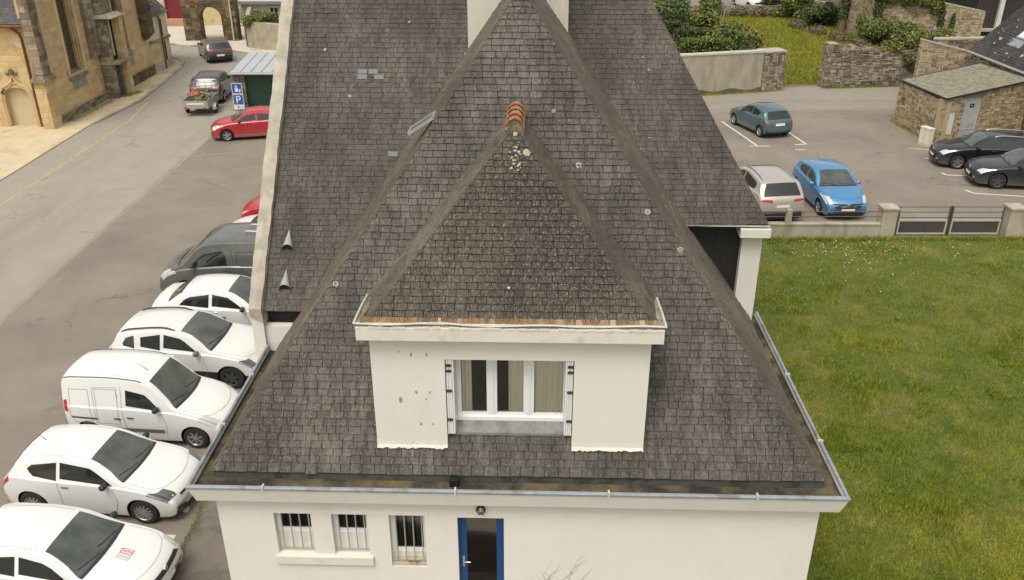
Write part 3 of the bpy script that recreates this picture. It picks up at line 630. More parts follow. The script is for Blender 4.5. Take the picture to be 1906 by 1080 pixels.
# wing roof
cs, sn = 1 / math.hypot(1, TP), TP / math.hypot(1, TP)
YB = 22.5
rb = MB(); A = (XC, AY, AZ - .01); B = (XC, YB, AZ - .01); a0 = (X0, EY, EZ - .01); a1 = (X1, EY, EZ - .01); b0 = (X0, YB, EZ - .01); b1 = (X1, YB, EZ - .01)
rb.add([a0, a1, A, B, b0, b1], [(0, 2, 3, 4), (1, 5, 3, 2), (4, 3, 5)])
fz = lambda x, y: (x, y, EZ - .01 + TP * (y - EY)); HOLE = (-2.05, 2.0, 11.8, 12.9, 14.8)
rb.add([fz(X0, EY), fz(XC, EY), fz(XC, HOLE[2]), fz(HOLE[0], HOLE[2]), fz(HOLE[0], HOLE[3]), fz(XC, HOLE[4]), fz(XC, AY)], [(0, 1, 2, 3), (0, 3, 4), (0, 4, 5, 6)])
rb.add([fz(X1, EY), fz(XC, EY), fz(XC, HOLE[2]), fz(HOLE[1], HOLE[2]), fz(HOLE[1], HOLE[3]), fz(XC, HOLE[4]), fz(XC, AY)], [(3, 2, 1, 0), (4, 3, 0), (6, 5, 4, 0)])
def inhole(u, v):
    x, y = XC + u, EY + v * cs
    return (-1.1 < x < 1.05 and 11.75 < y < 12.9) or (HOLE[0] + .1 < x < HOLE[1] - .1 and 11.95 < y < 12.9)
roof = put('roof', rb, m_under, house)
SL = HY / cs
slates(roof, (XC, EY, EZ), (1, 0, 0), (0, cs, sn), (0, -sn, cs), lambda v: (-HL * (1 - v / SL), HR * (1 - v / SL)), SL, .122, .19, m_slate, 300, 5, first=1.3, skip=inhole)
def sideslope(H, X, d, seed, back):
    h = math.hypot(H, AZ - EZ); a, b = H / h, (AZ - EZ) / h
    slates(roof, (X, EY, EZ), (0, 1, 0), (d * a, 0, b), (-d * b, 0, a), lambda v: (v / h * HY, min(10.2, back + v / h * HY)), h, .122, .2, m_slate_s, 0, seed)
sideslope(HL, X0, 1, 6, 7.4); sideslope(HR, X1, -1, 8, 9.0)
def hipstrip(a, b, wd, mat, par, name='hip_edge', h=.03, n=60):
    mb = MB(); a, b = Vector(a), Vector(b); d = (b - a).normalized(); s = d.cross(Vector((0, 0, 1))).normalized(); up = s.cross(d)
    rows = []
    for k in range(5):
        t = -1 + k / 2; row = []
        for i in range(n + 1):
            p = a.lerp(b, i / n); row.append(p + s * (t * wd * random.uniform(.75, 1.2)) + up * (h * (1 - t * t) * random.uniform(.6, 1.3) - (.06 if abs(t) == 1 else .0) * wd / .06))
        rows.append(row)
    mb.grid(rows); return put(name, mb, mat, par)
hipstrip((X0, EY, EZ + .0), (XC, AY, AZ + .0), .022, m_hipd, roof, h=.012); hipstrip((X1, EY, EZ - .0), (XC, AY, AZ - .0), .022, m_hipd, roof, h=.012)
# half-round terracotta ridge tiles
def ridge_tiles(par, x, z, y0, y1, r=.13, step=.3):
    y = y0; k = 0
    while y < y1:
        mb = MB(); rows = []
        for (dy, rr) in ((0, r * 1.24), (.07, r * 1.22), (.085, r * 1.02), (step + .03, r * .92)):
            rows.append([(x + rr * math.cos(t) * 1.0, y + dy, z + rr * math.sin(t)) for t in [math.pi * (i / 10 * 1.2 - .1) for i in range(11)]])
        rows2 = [[(p[0] + (x - p[0]) * .14, p[1] + .001, p[2] + (z - p[2]) * .14) for p in rows[0]]]
        mb.grid(rows2 + rows, 0, False); put('ridge_tile', mb, m_terra, par, 40); y += step; k += 1
ridge_tiles(roof, XC, AZ - .03, AY - .05, 19.75)
# ------------------------------------------------------------------ dormer
DY, DX0, DX1 = 11.56, -2.21, 2.15; rz = lambda y: EZ + TP * (y - EY)
OX0, OX1, OZ1 = -1.05, .98, 5.14
dw = MB()
dw.box(DX0, OX0, DY, DY + .34, 3.2, OZ1); dw.box(OX1, DX1, DY, DY + .34, 3.2, OZ1); dw.box(DX0, DX1, DY, DY + .34, OZ1, 5.62)
dw.box(DX0, DX0 + .25, DY + .34, 13.3, 3.6, 5.62); dw.box(DX1 - .25, DX1, DY + .34, 13.3, 3.6, 5.62)
dormer = put('dormer', dw, m_render, house)
# ragged plaster foot of the piers and rust marks of old fixings
for (a, b) in ((DX0, OX0), (OX1, DX1)):
    n = 26; pf = MB()
    pf.grid([[(a + (b - a) * i / n, DY - .004 - (.045 if j == 2 else .012 * j), 3.43 + (.16, .07, .02 + random.uniform(-.02, .025))[j] + (rz(DY) - 3.447)) for i in range(n + 1)] for j in range(3)], 0, True); put('plaster_foot', pf, m_render_d, dormer)
m_rmk = surf('rust_mark', (.3, .25, .17), (.38, .32, .23), 20, .9)
for (px, pz, s) in ((-1.57, 5.22, 1), (-1.33, 5.22, .8), (-1.76, 5.27, .5), (-1.52, 4.53, 1), (-1.3, 4.53, .8), (-1.78, 4.38, 1.6), (-1.37, 4.4, .6), (-1.47, 3.92, 1), (-1.28, 3.92, .7)):
    k = 8; rm = MB(); rm.add([(px + .02 * s * math.cos(6.283 * i / k) * random.uniform(.7, 1.2), DY - .003, pz + .038 * s * math.sin(6.283 * i / k) * random.uniform(.7, 1.2)) for i in range(k)], [tuple(range(k))]); put('fixing_mark', rm, m_rmk, dormer)
# dormer cornice with broken edge
df = MB(); ex = .15
def dring(o, z, yb=12.7): return [(DX0 - o, yb, z - .3), (DX0 - o, DY - o * 1.45, z), (DX1 + o, DY - o * 1.45, z), (DX1 + o, yb, z - .3)]
df.grid([dring(o, z) for o, z in ((-.02, 5.585), (.15, 5.585), (.15, 5.8), (.03, 5.835), (-.02, 5.83), (-.02, 5.585))], 0, True)
put('cornice', df, m_render_d, dormer)
# crumbling lip of the cornice
cr = MB(); x = DX0 - .15
while x < DX1 + .15:
    wq = random.uniform(.04, .16); hq = random.uniform(.0, .022)
    if random.random() < .8: cr.box(x, min(x + wq, DX1 + .15), DY - .222 - random.uniform(0, .006), DY - .12, 5.79, 5.805 + hq)
    x += wq
put('crumbled_edge', cr, m_render_d, dormer, kind='stuff')
dl = MB(); yl = DY - .2
pts = [(DX0 - .17, yl, 5.87)] + [(DX0 - .17 + (DX1 - DX0 + .34) * i / 14, yl - .01 * math.sin(i), 5.87 - .018 * math.sin(i * 1.3) - (.01 if 4 < i < 11 else 0)) for i in range(1, 14)] + [(DX1 + .17, yl, 5.87)]
dl.tube(pts, .017, 6)
dl.tube([(DX0 - .17, yl, 5.87), (DX0 - .175, 11.9, 5.84), (DX0 - .19, 12.6, 5.74)], .02, 6); dl.tube([(DX1 + .17, yl, 5.87), (DX1 + .175, 11.9, 5.84), (DX1 + .19, 12.6, 5.74)], .02, 6)
put('gutter_edge', dl, m_zincw, dormer, 60)
tr = MB(); tr.grid([[(DX0 - .16, yl, 5.862), (DX1 + .16, yl, 5.862)], [(DX0 - .15, DY - .12, 5.8), (DX1 + .15, DY - .12, 5.8)]])
tr.grid([[(DX0 - .17, yl, 5.862), (DX0 - .18, 12.6, 5.73)], [(DX0 - .08, yl + .1, 5.84), (DX0 - .1, 12.6, 5.66)]], 0, True); tr.grid([[(DX1 + .17, yl, 5.862), (DX1 + .18, 12.6, 5.73)], [(DX1 + .08, yl + .1, 5.84), (DX1 + .1, 12.6, 5.66)]])
put('gutter', tr, surf('mossy_zinc', (.3, .28, .2), (.38, .35, .27), 4, .8, c3=(.2, .18, .06), s3=4, t3=(.45, .6)), dormer)
rz_ = MB(); x = DX0 - .1
k = 0
while x < DX1 + .1:
    wq = random.uniform(.02, .1); x2 = min(x + wq, DX1 + .1)
    rz_.add([(x, DY - .115, 5.802), (x2 - .006, DY - .115, 5.802), (x2 - .006, DY - .03, 5.895), (x, DY - .03, 5.895)], [(0, 1, 2, 3)], 0, random.random()); x = x2; k += 1
put('rusty_apron', rz_, pieces('rust_strips', [(0, (.3, .27, .21)), (.12, (.17, .1, .05)), (.5, (.25, .13, .055)), (.84, (.3, .18, .085)), (.93, (.4, .3, .19)), (1, (.42, .36, .27))], .8, dark=(.2, .1, .05), dt=(.6, .8)), dormer)
# dormer roof
SX0, SX1, SY, SZ = -2.15, 2.12, 11.54, 5.88; SC = (SX0 + SX1) / 2; SH = (SX1 - SX0) / 2; DAY, DAZ = 13.78, 8.26
k = (DAZ - SZ) / (DAY - SY); k2 = (DAZ - SZ) / SH; YV = EY + (DAZ - EZ) / TP
LZ = 5.6; lx = (SZ - LZ) / k2
dr = MB(); e = .012
dr.add([(SX0, SY, SZ - e), (SX1, SY, SZ - e), (SC, DAY, DAZ - e), (SC, YV + .3, DAZ - e), (SX0 - lx, 13.2, LZ - e), (SX1 + lx, 13.2, LZ - e), (SX0 - lx, SY - .05, LZ - e), (SX1 + lx, SY - .05, LZ - e)],
       [(0, 1, 2), (0, 2, 3, 4, 6), (1, 7, 5, 3, 2)])
droof = put('dormer_roof', dr, m_under, dormer)
c1, s1 = 1 / math.hypot(1, k), k / math.hypot(1, k); L1 = (DAY - SY) / c1
slates(droof, (SC, SY, SZ), (1, 0, 0), (0, c1, s1), (0, -s1, c1), lambda v: (-SH * (1 - v / L1), SH * (1 - v / L1)), L1, .115, .17, m_slate_d, 0, 11)
c2, s2 = 1 / math.hypot(1, k2), k2 / math.hypot(1, k2); L2 = (SH + lx) / c2
def drng(v):
    xx = v * c2 - lx; z = LZ + v * s2; yv = EY + (z - EZ) / TP + .05
    return ((SY + max(0, xx) / SH * (DAY - SY)), yv)
slates(droof, (SX0 - lx, 0, LZ), (0, 1, 0), (c2, 0, s2), (-s2, 0, c2), drng, L2, .115, .17, m_slate_s, 0, 12)
slates(droof, (SX1 + lx, 0, LZ), (0, 1, 0), (-c2, 0, s2), (s2, 0, c2), drng, L2, .115, .17, m_slate_s, 0, 13)
hipstrip((SX0, SY, SZ + .0), (SC, DAY, DAZ + .0), .02, m_hipd, droof, h=.012); hipstrip((SX1, SY, SZ), (SC, DAY, DAZ), .02, m_hipd, droof, h=.012)
ridge_tiles(droof, SC, DAZ - .02, DAY - .06, YV - .02, .135, .33)
# lichen crusts near the dormer apex
def crust(c, r, N, mat, par, ringmat=None):
    N = Vector(N).normalized(); u = N.orthogonal().normalized(); v = N.cross(u); c = Vector(c); n = 16
    j = [random.uniform(.8, 1.15) for _ in range(n)]
    mb = MB(); mb.add([c + (u * math.cos(6.283 * i / n) + v * math.sin(6.283 * i / n)) * r * j[i] + N * .022 for i in range(n)] + [c + (u * math.cos(6.283 * i / n) + v * math.sin(6.283 * i / n)) * r * .8 * j[i] + N * .03 for i in range(n)], [tuple(range(n, 2 * n))] + [(i, (i + 1) % n, n + (i + 1) % n, n + i) for i in range(n)])
    if ringmat: mb.m = [0] + [1] * n; put('lichen', mb, [mat, ringmat], par)
    else: put('lichen', mb, mat, par)
m_li = surf('white_lichen', (.34, .33, .28), (.44, .42, .36), 30, .95); m_lig = surf('grey_lichen', (.16, .15, .12), (.27, .25, .2), 30, .95); m_liy = surf('green_lichen', (.3, .3, .13), (.36, .36, .18), 25, .95)
nf = (0, -s1, c1); pl_ = lambda x, z: (x, SY + (z - SZ) / k, z)
crust(pl_(.19, 7.9), .065, nf, m_liy, droof, m_li); crust(pl_(0, 8.14), .04, nf, m_liy, droof, m_li)
for i in range(34): crust(pl_(random.gauss(.02, .035) + .03 * math.sin(i), 7.68 + .33 * (i / 33) + random.gauss(0, .02)), random.uniform(.008, .026), nf, m_li if i % 3 else m_lig, droof)
nw = (0, -sn, cs)
for (x, y, r) in ((.64, 14.9, .04), (2.81, 13.49, .055), (-1.66, 14.05, .022), (.0, 16.0, .025)): crust((x, y, rz(y)), r, nw, m_lig, roof, m_lig if r < .03 else m_li)
# dormer window: three lights, curtains, folded shutters, zinc apron
WYD = 11.86; zb, zt = 3.86, 5.2
dwin = MB(); x0, x1 = -.9, .9
dwin.box(x0, x0 + .07, WYD, WYD + .07, zb, zt); dwin.box(x1 - .07, x1, WYD, WYD + .07, zb, zt); dwin.box(x0 + .07, x1 - .07, WYD, WYD + .07, zb, zb + .1); dwin.box(x0 + .07, x1 - .07, WYD, WYD + .07, zt - .06, zt)
dwin.box(x0 - .12, x0, WYD + .01, WYD + .06, zb - .1, zt); dwin.box(x1, x1 + .08, WYD + .01, WYD + .06, zb - .1, zt)
dwin.box(x0 - .1, x1 + .06, WYD - .05, WYD - .002, zb - .03, zb + .045)
wf = put('window', dwin, m_white, dormer)
bars = [(-.33, .1), (.27, .1)]
for (bx, bw) in bars:
    q = MB(); q.box(bx - .085, bx + .085, WYD - .012, WYD + .06, zb + .1, zt - .06); q.box(bx - .025, bx + .025, WYD - .03, WYD - .013, zb + .1, zt - .06); put('mullion', q, m_white, wf)
for (a, b) in ((x0 + .07, -.415), (-.245, .185), (.355, x1 - .07)):
    q = MB(); q.box(a, b, WYD + .03, WYD + .036, zb + .1, zt - .06); put('pane', q, m_glass, wf)
rmb = MB(); rmb.add([(-1.15, WYD + .08, 3.75), (1.1, WYD + .08, 3.75), (1.1, WYD + .08, 5.3), (-1.15, WYD + .08, 5.3), (-1.15, 13.1, 3.75), (1.1, 13.1, 3.75), (1.1, 13.1, 5.3), (-1.15, 13.1, 5.3)], [(4, 5, 6, 7), (0, 1, 5, 4), (3, 7, 6, 2), (0, 4, 7, 3), (1, 2, 6, 5)])
put('room', rmb, m_room, dormer)
def curtain(par, xa, xb, y, z0, z1, folds):
    rows = []
    for z in (z0, (z0 + z1) / 2, z1):
        rows.append([(xa + (xb - xa) * i / 60, y + .018 * math.sin(i / 60 * folds * 6.283 + math.sin(i * .3)), z) for i in range(61)])
    mb = MB(); mb.grid(rows); put('curtain', mb, m_curt, par, 80)
curtain(dormer, -.84, -.66, WYD + .075, 3.9, 5.2, 4); curtain(dormer, -.06, .83, WYD + .075, 3.9, 5.2, 11)
# folded metal shutters in the reveals, with hinges
for (sx, d) in ((OX0 + .015, 1), (OX1 - .015, -1)):
    sh = MB()
    for i in range(4): sh.box(min(sx + d * i * .03, sx + d * (i * .03 + .026)), max(sx + d * i * .03, sx + d * (i * .03 + .026)), DY + .02 + .01 * (i % 2), WYD - .02, 3.72, OZ1 - .005)
    so = put('folding_shutter', sh, m_whitem, dormer)
    for z in (4.0, 4.55, 4.92, 5.02):
        hb = MB()
        for i in (0, 1, 2): ball(hb, (sx + d * (.01 + i * .03), DY + .018, z), (.016, .02, .03), 8, 5)
        put('hinge', hb, m_dark, so)
# zinc apron below the window
ya = 11.84; q = MB(); q.add([(OX0 + .1, WYD - .055, zb - .02), (OX1 - .06, WYD - .055, zb - .02), (OX1 - .06, ya - .16, rz(ya - .16) + .05), (OX0 + .1, ya - .16, rz(ya - .16) + .05)], [(3, 2, 1, 0)])
q.box(OX0 + .09, OX1 - .05, ya - .175, ya - .155, rz(ya - .16) + .012, rz(ya - .16) + .052)
for i in range(5): 
    xx = OX0 + .2 + i * .38; q.add([(xx, WYD - .057, zb - .016), (xx + .012, WYD - .057, zb - .016), (xx + .012, ya - .165, rz(ya - .16) + .055), (xx, ya - .165, rz(ya - .16) + .055)], [(3, 2, 1, 0)])
put('zinc_apron', q, surf('dull_zinc', (.19, .19, .175), (.25, .25, .23), 5, .7, c3=(.15, .145, .12), s3=4), dormer)
# ------------------------------------------------------------------ main block behind
MZ = lambda y: 3.84 + 1.10 * (y - 15.6); RY = 21.4; RZt = MZ(RY)
mw = MB()
mw.prism([(-5.48, 15.5, 0), (-5.24, 15.5, 0), (-5.24, 27.9, 0), (-5.48, 27.9, 0)], [(-5.48, 15.5, 3.7), (-5.24, 15.5, 3.7), (-5.24, 27.9, 3.7), (-5.48, 27.9, 3.7)])
mw.add([(-5.48, 15.5, 3.7), (-5.24, 15.5, 3.7), (-5.24, 27.9, 3.7), (-5.48, 27.9, 3.7), (-5.48, RY, RZt + .0), (-5.24, RY, RZt + .0), (-5.48, 15.5, 3.9), (-5.24, 15.5, 3.9), (-5.48, 27.9, 3.9), (-5.24, 27.9, 3.9)],
       [(0, 1, 7, 6), (1, 2, 9, 5, 7), (0, 6, 4, 8, 3), (2, 3, 8, 9)])
mw.box(-5.24, -4.55, 15.58, 15.75, 2.2, 3.5); mw.box(4.77, 5.2, 17.1, 27.9, 0, 5.14); mw.box(-5.08, 4.82, 27.6, 27.9, 0, 4.0)
mwall = put('gable_wall', mw, m_render, house)
ck = MB()
rows = []
n = 40
for i in range(n + 1):
    y = 15.47 + (RY + .1 - 15.47) * i / n; z = 3.97 + 1.10 * (y - 15.5); j = lambda: random.uniform(-.012, .012)
    rows.append([(-5.505 + j(), y, z - .16), (-5.505 + j(), y, z + j()), (-5.37 + j(), y, z + .015 + j()), (-5.24 + j(), y, z - .02 + j()), (-5.23 + j(), y, z - .3)])
ck.grid(rows, 0, True); ck.add(rows[0], [(0, 1, 2, 3, 4)])
put('coping', ck, m_coping, house)
kn = MB(); kn.box(4.66, 5.29, 16.86, 17.4, 5.06, 5.245); put('kneeler', kn, m_render, house)
dk = MB(); dk.box(2.0, 4.82, 17.28, 17.4, 2.4, 5.2); dk.box(-5.2, -2.5, 15.8, 15.9, 2.6, 3.8)
cl = put('dark_cladding', dk, m_black, house)
slates(cl, (2.0, 17.275, 3.0), (1, 0, 0), (0, 0, 1), (0, -1, 0), lambda v: (0, 2.8), 2.15, .14, .22, plain('black_slate', (.014, .014, .014), .6), 0, 21, .008)
# roof deck of the main block and its slates
yR = 16.94; HXr = lambda y: 5.25 - .63 * (y - yR)
mr = MB(); e = .012
mr.add([(-5.235, 15.6, MZ(15.6) - e), (0, 15.6, MZ(15.6) - e), (0, yR, MZ(yR) - e), (5.25, yR, MZ(yR) - e), (HXr(RY), RY, RZt - e), (-5.235, RY, RZt - e), (5.25, 2 * RY - yR, MZ(yR) - e), (-5.235, 27.8, MZ(15.6) - e), (5.25, 27.8, MZ(15.6) - e)],
       [(0, 1, 2, 3, 4, 5), (3, 6, 4), (5, 4, 6, 8, 7)])
mroof = put('main_roof', mr, m_under, house)
cm, sm = 1 / math.hypot(1, 1.10), 1.10 / math.hypot(1, 1.10); LM = (RY - 15.6) / cm; vR = (yR - 15.6) / cm
slates(mroof, (0, 15.6, MZ(15.6)), (1, 0, 0), (0, cm, sm), (0, -sm, cm), lambda v: (-5.225, 0 if v < vR - .02 else HXr(15.6 + v * cm)), LM, .126, .23, m_slate_b, 0, 31, .013, .2)
slates(mroof, (5.25, yR, MZ(yR)), (0, 1, 0), (-.51, 0, .86), (.86, 0, .51), lambda v: (v * .51 / .63, 8.92 - v * .51 / .63), 4.9, .126, .23, m_slate_b, 0, 33)
bs = MB()
for (x, y) in ((-3.66, 19.3), (-3.42, 19.3), (-3.66, 19.21), (-3.28, 19.21), (-2.86, 17.95)):
    bs.obox((x, y, MZ(y)), (1, 0, 0), (0, cm, sm), (0, -sm, cm), 0, .21, 0, .115, .008, .021)
put('replacement_slate', bs, m_slate_blue, mroof)
ed = MB(); ed.box(.5, 5.27, yR - .02, yR + .03, MZ(yR) - .03, MZ(yR) - .004); put('drip_edge', ed, m_zincw, mroof)
# patch of moss and lichen under the ridge
for i in range(30):
    x = random.choice([random.gauss(-3.6, .7), random.gauss(2.6, .25), random.gauss(2.6, .2)]); y = random.uniform(19.6, 21.4) if x < 0 else random.uniform(17.5, 21.3)
    if x > HXr(y) - .1 or x < -5: continue
    crust((x, y, MZ(y)), random.choice((.012, .018, .02, .03, .04)), (0, -sm, cm), m_lig if random.random() < .7 else m_liy, mroof)
m_vent = surf('vent_zinc', (.3, .3, .29), (.36, .36, .34), 6, .7)
# zinc hood vents
for (xa, ya_, yt) in ((-4.84, 16.47, 16.8), (-4.82, 15.88, 16.2)):
    v = MB(); tip = Vector((xa - .02, yt, MZ(yt) + .02)); rows = []
    for r_ in (0, .5, 1):
        row = []
        for i in range(11):
            t = math.pi * i / 10; b = Vector((xa + .135 * math.cos(t), ya_ - .04 * math.sin(t), MZ(ya_) + .015 + .17 * math.sin(t))); row.append(b.lerp(tip, r_))
        rows.append(row)
    v.grid(rows, 0, False); v.grid([[p for p in rows[0]], [p + Vector((0, .03, -.012)) for p in rows[0]]], 0, True)
    hv = put('roof_vent', v, m_vent, mroof, 50)
    q = MB(); q.add([(xa + .12 * math.cos(math.pi * i / 10), ya_ + .03, MZ(ya_) + .01 + .15 * math.sin(math.pi * i / 10)) for i in range(11)], [tuple(range(10, -1, -1))]); put('opening', q, m_iron, hv)
# roof light in a white frame
sk = MB(); zt_s = 8.0; U = Vector((0, 1, 0)); aa = R(33); V = Vector((math.cos(aa), 0, math.sin(aa))); N = Vector((-math.sin(aa), 0, math.cos(aa))); O = Vector((X0 + HL * (zt_s - EZ) / (AZ - EZ), EY + HY * (zt_s - EZ) / (AZ - EZ) + .28, zt_s + .03)) - V * .56
for (u0, u1, v0, v1) in ((0, .035, 0, .78), (.565, .6, 0, .78), (.035, .565, 0, .035), (.035, .565, .745, .78)): sk.obox(O, U, V, N, u0 * .75, u1 * .75, v0 * .72, v1 * .72, .0, .05)
so = put('roof_light', sk, m_vent, roof); q = MB(); q.obox(O, U, V, N, .026, .424, .025, .536, .0, .035); put('pane', q, surf('roof_light_glass', (.1, .09, .075), (.14, .13, .11), 8, .3), so)
# chimney
ch = MB(); ch.box(-1.2, 1.02, 19.65, 20.6, 7.4, 13.2); ch.box(-1.28, 1.1, 19.57, 20.68, 13.2, 13.4)
put('chimney', ch, m_chim, house)
fl = MB(); fl.obox((-1.23, 19.63, MZ(19.63)), (1, 0, 0), (0, cm, sm), (0, -sm, cm), -.06, 2.31, -.1, .04, .015, .03); put('flashing', fl, m_zincw, mroof)
# ------------------------------------------------------------------ ground floor openings
def barred(xa, xb, za, zc, sill):
    t = MB(); y = WY + .08
    t.box(xa, xa + .07, y + .05, y + .11, za, zc); t.box(xb - .05, xb, y + .05, y + .11, za, zc); t.box(xa + .07, xb - .05, y + .05, y + .11, zc - .05, zc); t.box(xa + .07, xb - .05, y + .05, y + .11, za, za + .06)
    return t
for i, (u0, u1, za, zc) in enumerate(openings[:3]):
    xa, xb = WX0 + u0 + .002, WX0 + u1 - .002
    zlo = za + (.42 if i < 2 else .24)
    f = put('window', barred(xa, xb, zlo, zc, 0), m_white if i < 2 else m_white, house)
    q = MB(); q.box(xa + .07, xb - .05, WY + .155, WY + .161, zlo + .06, zc - .05); put('pane', q, m_glass, f)
    q = MB(); q.box(xa, xb, WY + .4, WY + .42, za - .1, zc + .1); put('room', q, m_room, f)
    q = MB(); q.box(xa, xb, WY + .12, WY + .31, za - .02, zlo); put('window_breast', q, m_render if i < 2 else m_render_d, f)
    if i == 2:
        q = MB(); q.box(xa, xb, WY + .02, WY + .119, za - .02, za + .06); q.box(xa, xb, WY + .06, WY + .119, za + .061, za + .12); put('sill', q, surf('wood_sill', (.45, .38, .27), (.5, .43, .32), 5, .8, c3=(.2, .15, .09), s3=6), f)
        q = MB(); q.add([(xa + .1, WY + .36, zlo + .3), (xb - .1, WY + .34, zlo + .42), (xb - .12, WY + .36, zlo + .2), (xa + .14, WY + .36, zlo + .12)], [(0, 1, 2), (0, 2, 3)]); put('fallen_paper', q, m_white, f)
    g = MB(); n = 4
    for k_ in range(n):
        xx = xa + .1 + (xb - xa - .16) * k_ / (n - 1); g.tube([(xx, WY + .05, za + .1), (xx, WY + .05, zc)], .011, 6)
    g.box(xa, xb, WY + .04, WY + .06, za + .1, za + .12)
    put('window_bars', g, m_grey, f)
sl = MB(); sl.box(WX0 + .88, WX0 + 2.56, WY - .06, WY + .002, 1.26, 1.42); sl.add([(WX0 + .93, WY - .058, 1.421), (WX0 + 2.5, WY - .058, 1.421), (WX0 + 2.5, WY + .118, 1.46), (WX0 + .93, WY + .118, 1.46)], [(0, 1, 2, 3)])
put('sill', sl, m_render_d, house, label='mossy cream sill shared by two barred windows')
# lintel line above the windows
ln = MB(); ln.box(WX0 + .9, WX0 + 3.52, WY - .01, WY + .002, 2.332, 2.38); put('lintel', ln, m_render, house)
# blue door with dark blind
dxa, dxb = WX0 + 4.02, WX0 + 4.8; dyy = WY + .12
d = MB(); d.box(dxa, dxa + .14, dyy, dyy + .06, 0.15, 2.29); d.box(dxb - .13, dxb, dyy, dyy + .06, .15, 2.29); d.box(dxa + .14, dxb - .13, dyy, dyy + .06, 2.27, 2.29); d.box(dxa + .14, dxb - .13, dyy, dyy + .06, .15, .5)
d.box(dxa - .001, dxa + .03, dyy - .03, dyy - .001, .15, 2.29); d.box(dxb - .03, dxb + .001, dyy - .03, dyy - .001, .15, 2.29)
do = put('door', d, m_blue, house)
q = MB()
for k_ in range(60): q.box(dxa + .14, dxb - .13, dyy + .045 + .004 * (k_ % 2), dyy + .055, .5 + k_ * .0295, .5 + (k_ + 1) * .0295 - .002)
put('blind', q, m_blind, do)
q = MB(); q.box(dxa + .14, dxb - .13, dyy + .02, dyy + .024, .5, 2.27); put('pane', q, m_glass, do)
q = MB(); q.box(dxa + .06, dxa + .1, dyy - .015, dyy - .001, 1.13, 1.36); q.tube([(dxa + .08, dyy - .01, 1.27), (dxa + .08, dyy - .06, 1.27), (dxa + .2, dyy - .06, 1.265)], .013, 8); put('handle', q, plain('steel', (.6, .59, .57), .3, .9), do, 50)
q = MB(); q.box(dxa - .2, dxb + .2, WY - .7, WY - .002, 0, .15); put('door_step', q, m_conc, house)
# bulkhead lamp over the door
q = MB(); cx = dxa + .4; q.lathe([(.001, .0), (.075, .0), (.08, -.03), (.075, -.055)], 16, 'y', (cx, WY - .002, 2.5)); lm = put('wall_lamp', q, m_dark, house, 40)
q = MB(); ball(q, (cx, WY - .05, 2.49), (.055, .05, .07), 12, 8); put('lamp_glass', q, plain('frosted_glass', (.42, .4, .36), .25), lm, 60)
for k_ in range(3):
    q = MB(); a = (k_ - 1) * .9; q.tube([(cx + .065 * math.sin(a + t) if False else cx + (.07 * math.cos(t)) * math.cos(a), WY - .052 - .054 * math.sin(t), 2.49 + .08 * math.cos(t) * math.sin(a)) for t in [math.pi * i / 8 for i in range(9)]], .006, 5); put('cage_wire', q, m_dark, lm)
q = MB(); q.add([(SC + .15 * math.cos(math.pi * i / 10), DAY - .045, DAZ - .03 + .14 * math.sin(math.pi * i / 10)) for i in range(11)] + [(SC - .16, DAY - .1, DAZ - .16), (SC + .16, DAY - .1, DAZ - .16)], [tuple(range(13))]); put('mortar_end', q, m_hip, droof)
house.location.x += .09
# bare shrub in front of the wall
shrub = thing('bare_shrub', 'bare leafless shrub twigs in front of the cream wall', 'shrub', (.6, 10.55, 0))
def twig(mb, p, d, L, r, lev):
    pts = [p]; 
    for i in range(4):
        d = (d + Vector((random.uniform(-.18, .18), random.uniform(-.1, .1), .05))).normalized(); p = p + d * L / 4; pts.append(p)
        if lev and i >= 1:
            s = 1 if random.random() < .5 else -1
            twig(mb, p, (d + Vector((s * random.uniform(.5, .9), random.uniform(-.3, .3), .1))).normalized(), L * random.uniform(.35, .5), r * .55, lev - 1)
    mb.tube(pts, [r, r * .85, r * .7, r * .5, r * .3], 5)
for (bx, dx_, h) in ((.36, -.04, 1.45), (.5, .02, 1.35), (.86, .06, 1.4)):
    q = MB(); twig(q, Vector((bx, 10.55, 0)), Vector((dx_, 0, 1)).normalized(), h, .011, 2); put('branch', q, m_twig, shrub)

sc_ = MB(); sc_.add([(-6.93, 14.06, .03), (-6.75, 14.02, .012), (-6.72, 14.14, .05), (-6.9, 14.16, .015), (-6.8, 14.24, .03)], [(0, 1, 2, 3), (3, 2, 4)]); o = put('paper_scrap', sc_, plain('scrap_paper', (.6, .58, .52), .8)); o['label'] = 'crumpled pale paper scrap on the tarmac before the white hatchback'; o['category'] = 'litter'
# ================================================================== low wall, fence and gate behind the lawn
FY = 29.0
lw = thing('low_wall', 'low stained concrete wall with two rails beside the lawn', 'wall', (9.5, FY, 0))
q = MB()
for i in range(9):
    xa = 5.5 + i * .87; q.box(xa, xa + .862, FY - .1 - random.uniform(0, .006), FY + .1, 0, .5 + random.uniform(-.006, .006))
put('concrete_panel', q, m_conc, lw)
q = MB(); q.box(5.5, 13.3, FY - .13, FY + .13, .508, .56); put('coping', q, m_conc, lw)
for x in (6.6, 9.97, 12.0)[:2]:
    q = MB(); q.prism([(x - .1, FY - .09, .562), (x + .1, FY - .09, .562), (x + .1, FY + .09, .562), (x - .1, FY + .09, .562)], [(x - .09, FY - .08, 1.08), (x + .09, FY - .08, 1.08), (x + .09, FY + .08, 1.08), (x - .09, FY + .08, 1.08)]); put('post', q, m_conc, lw)
m_rust = surf('rusty_rail', (.1, .07, .05), (.15, .11, .085), 8, .8)
for z in (.99, .8):
    q = MB(); q.tube([(5.5, FY, z), (9.0, FY, z - .005), (13.35, FY, z)], .018, 6); put('rail', q, m_rust, lw)
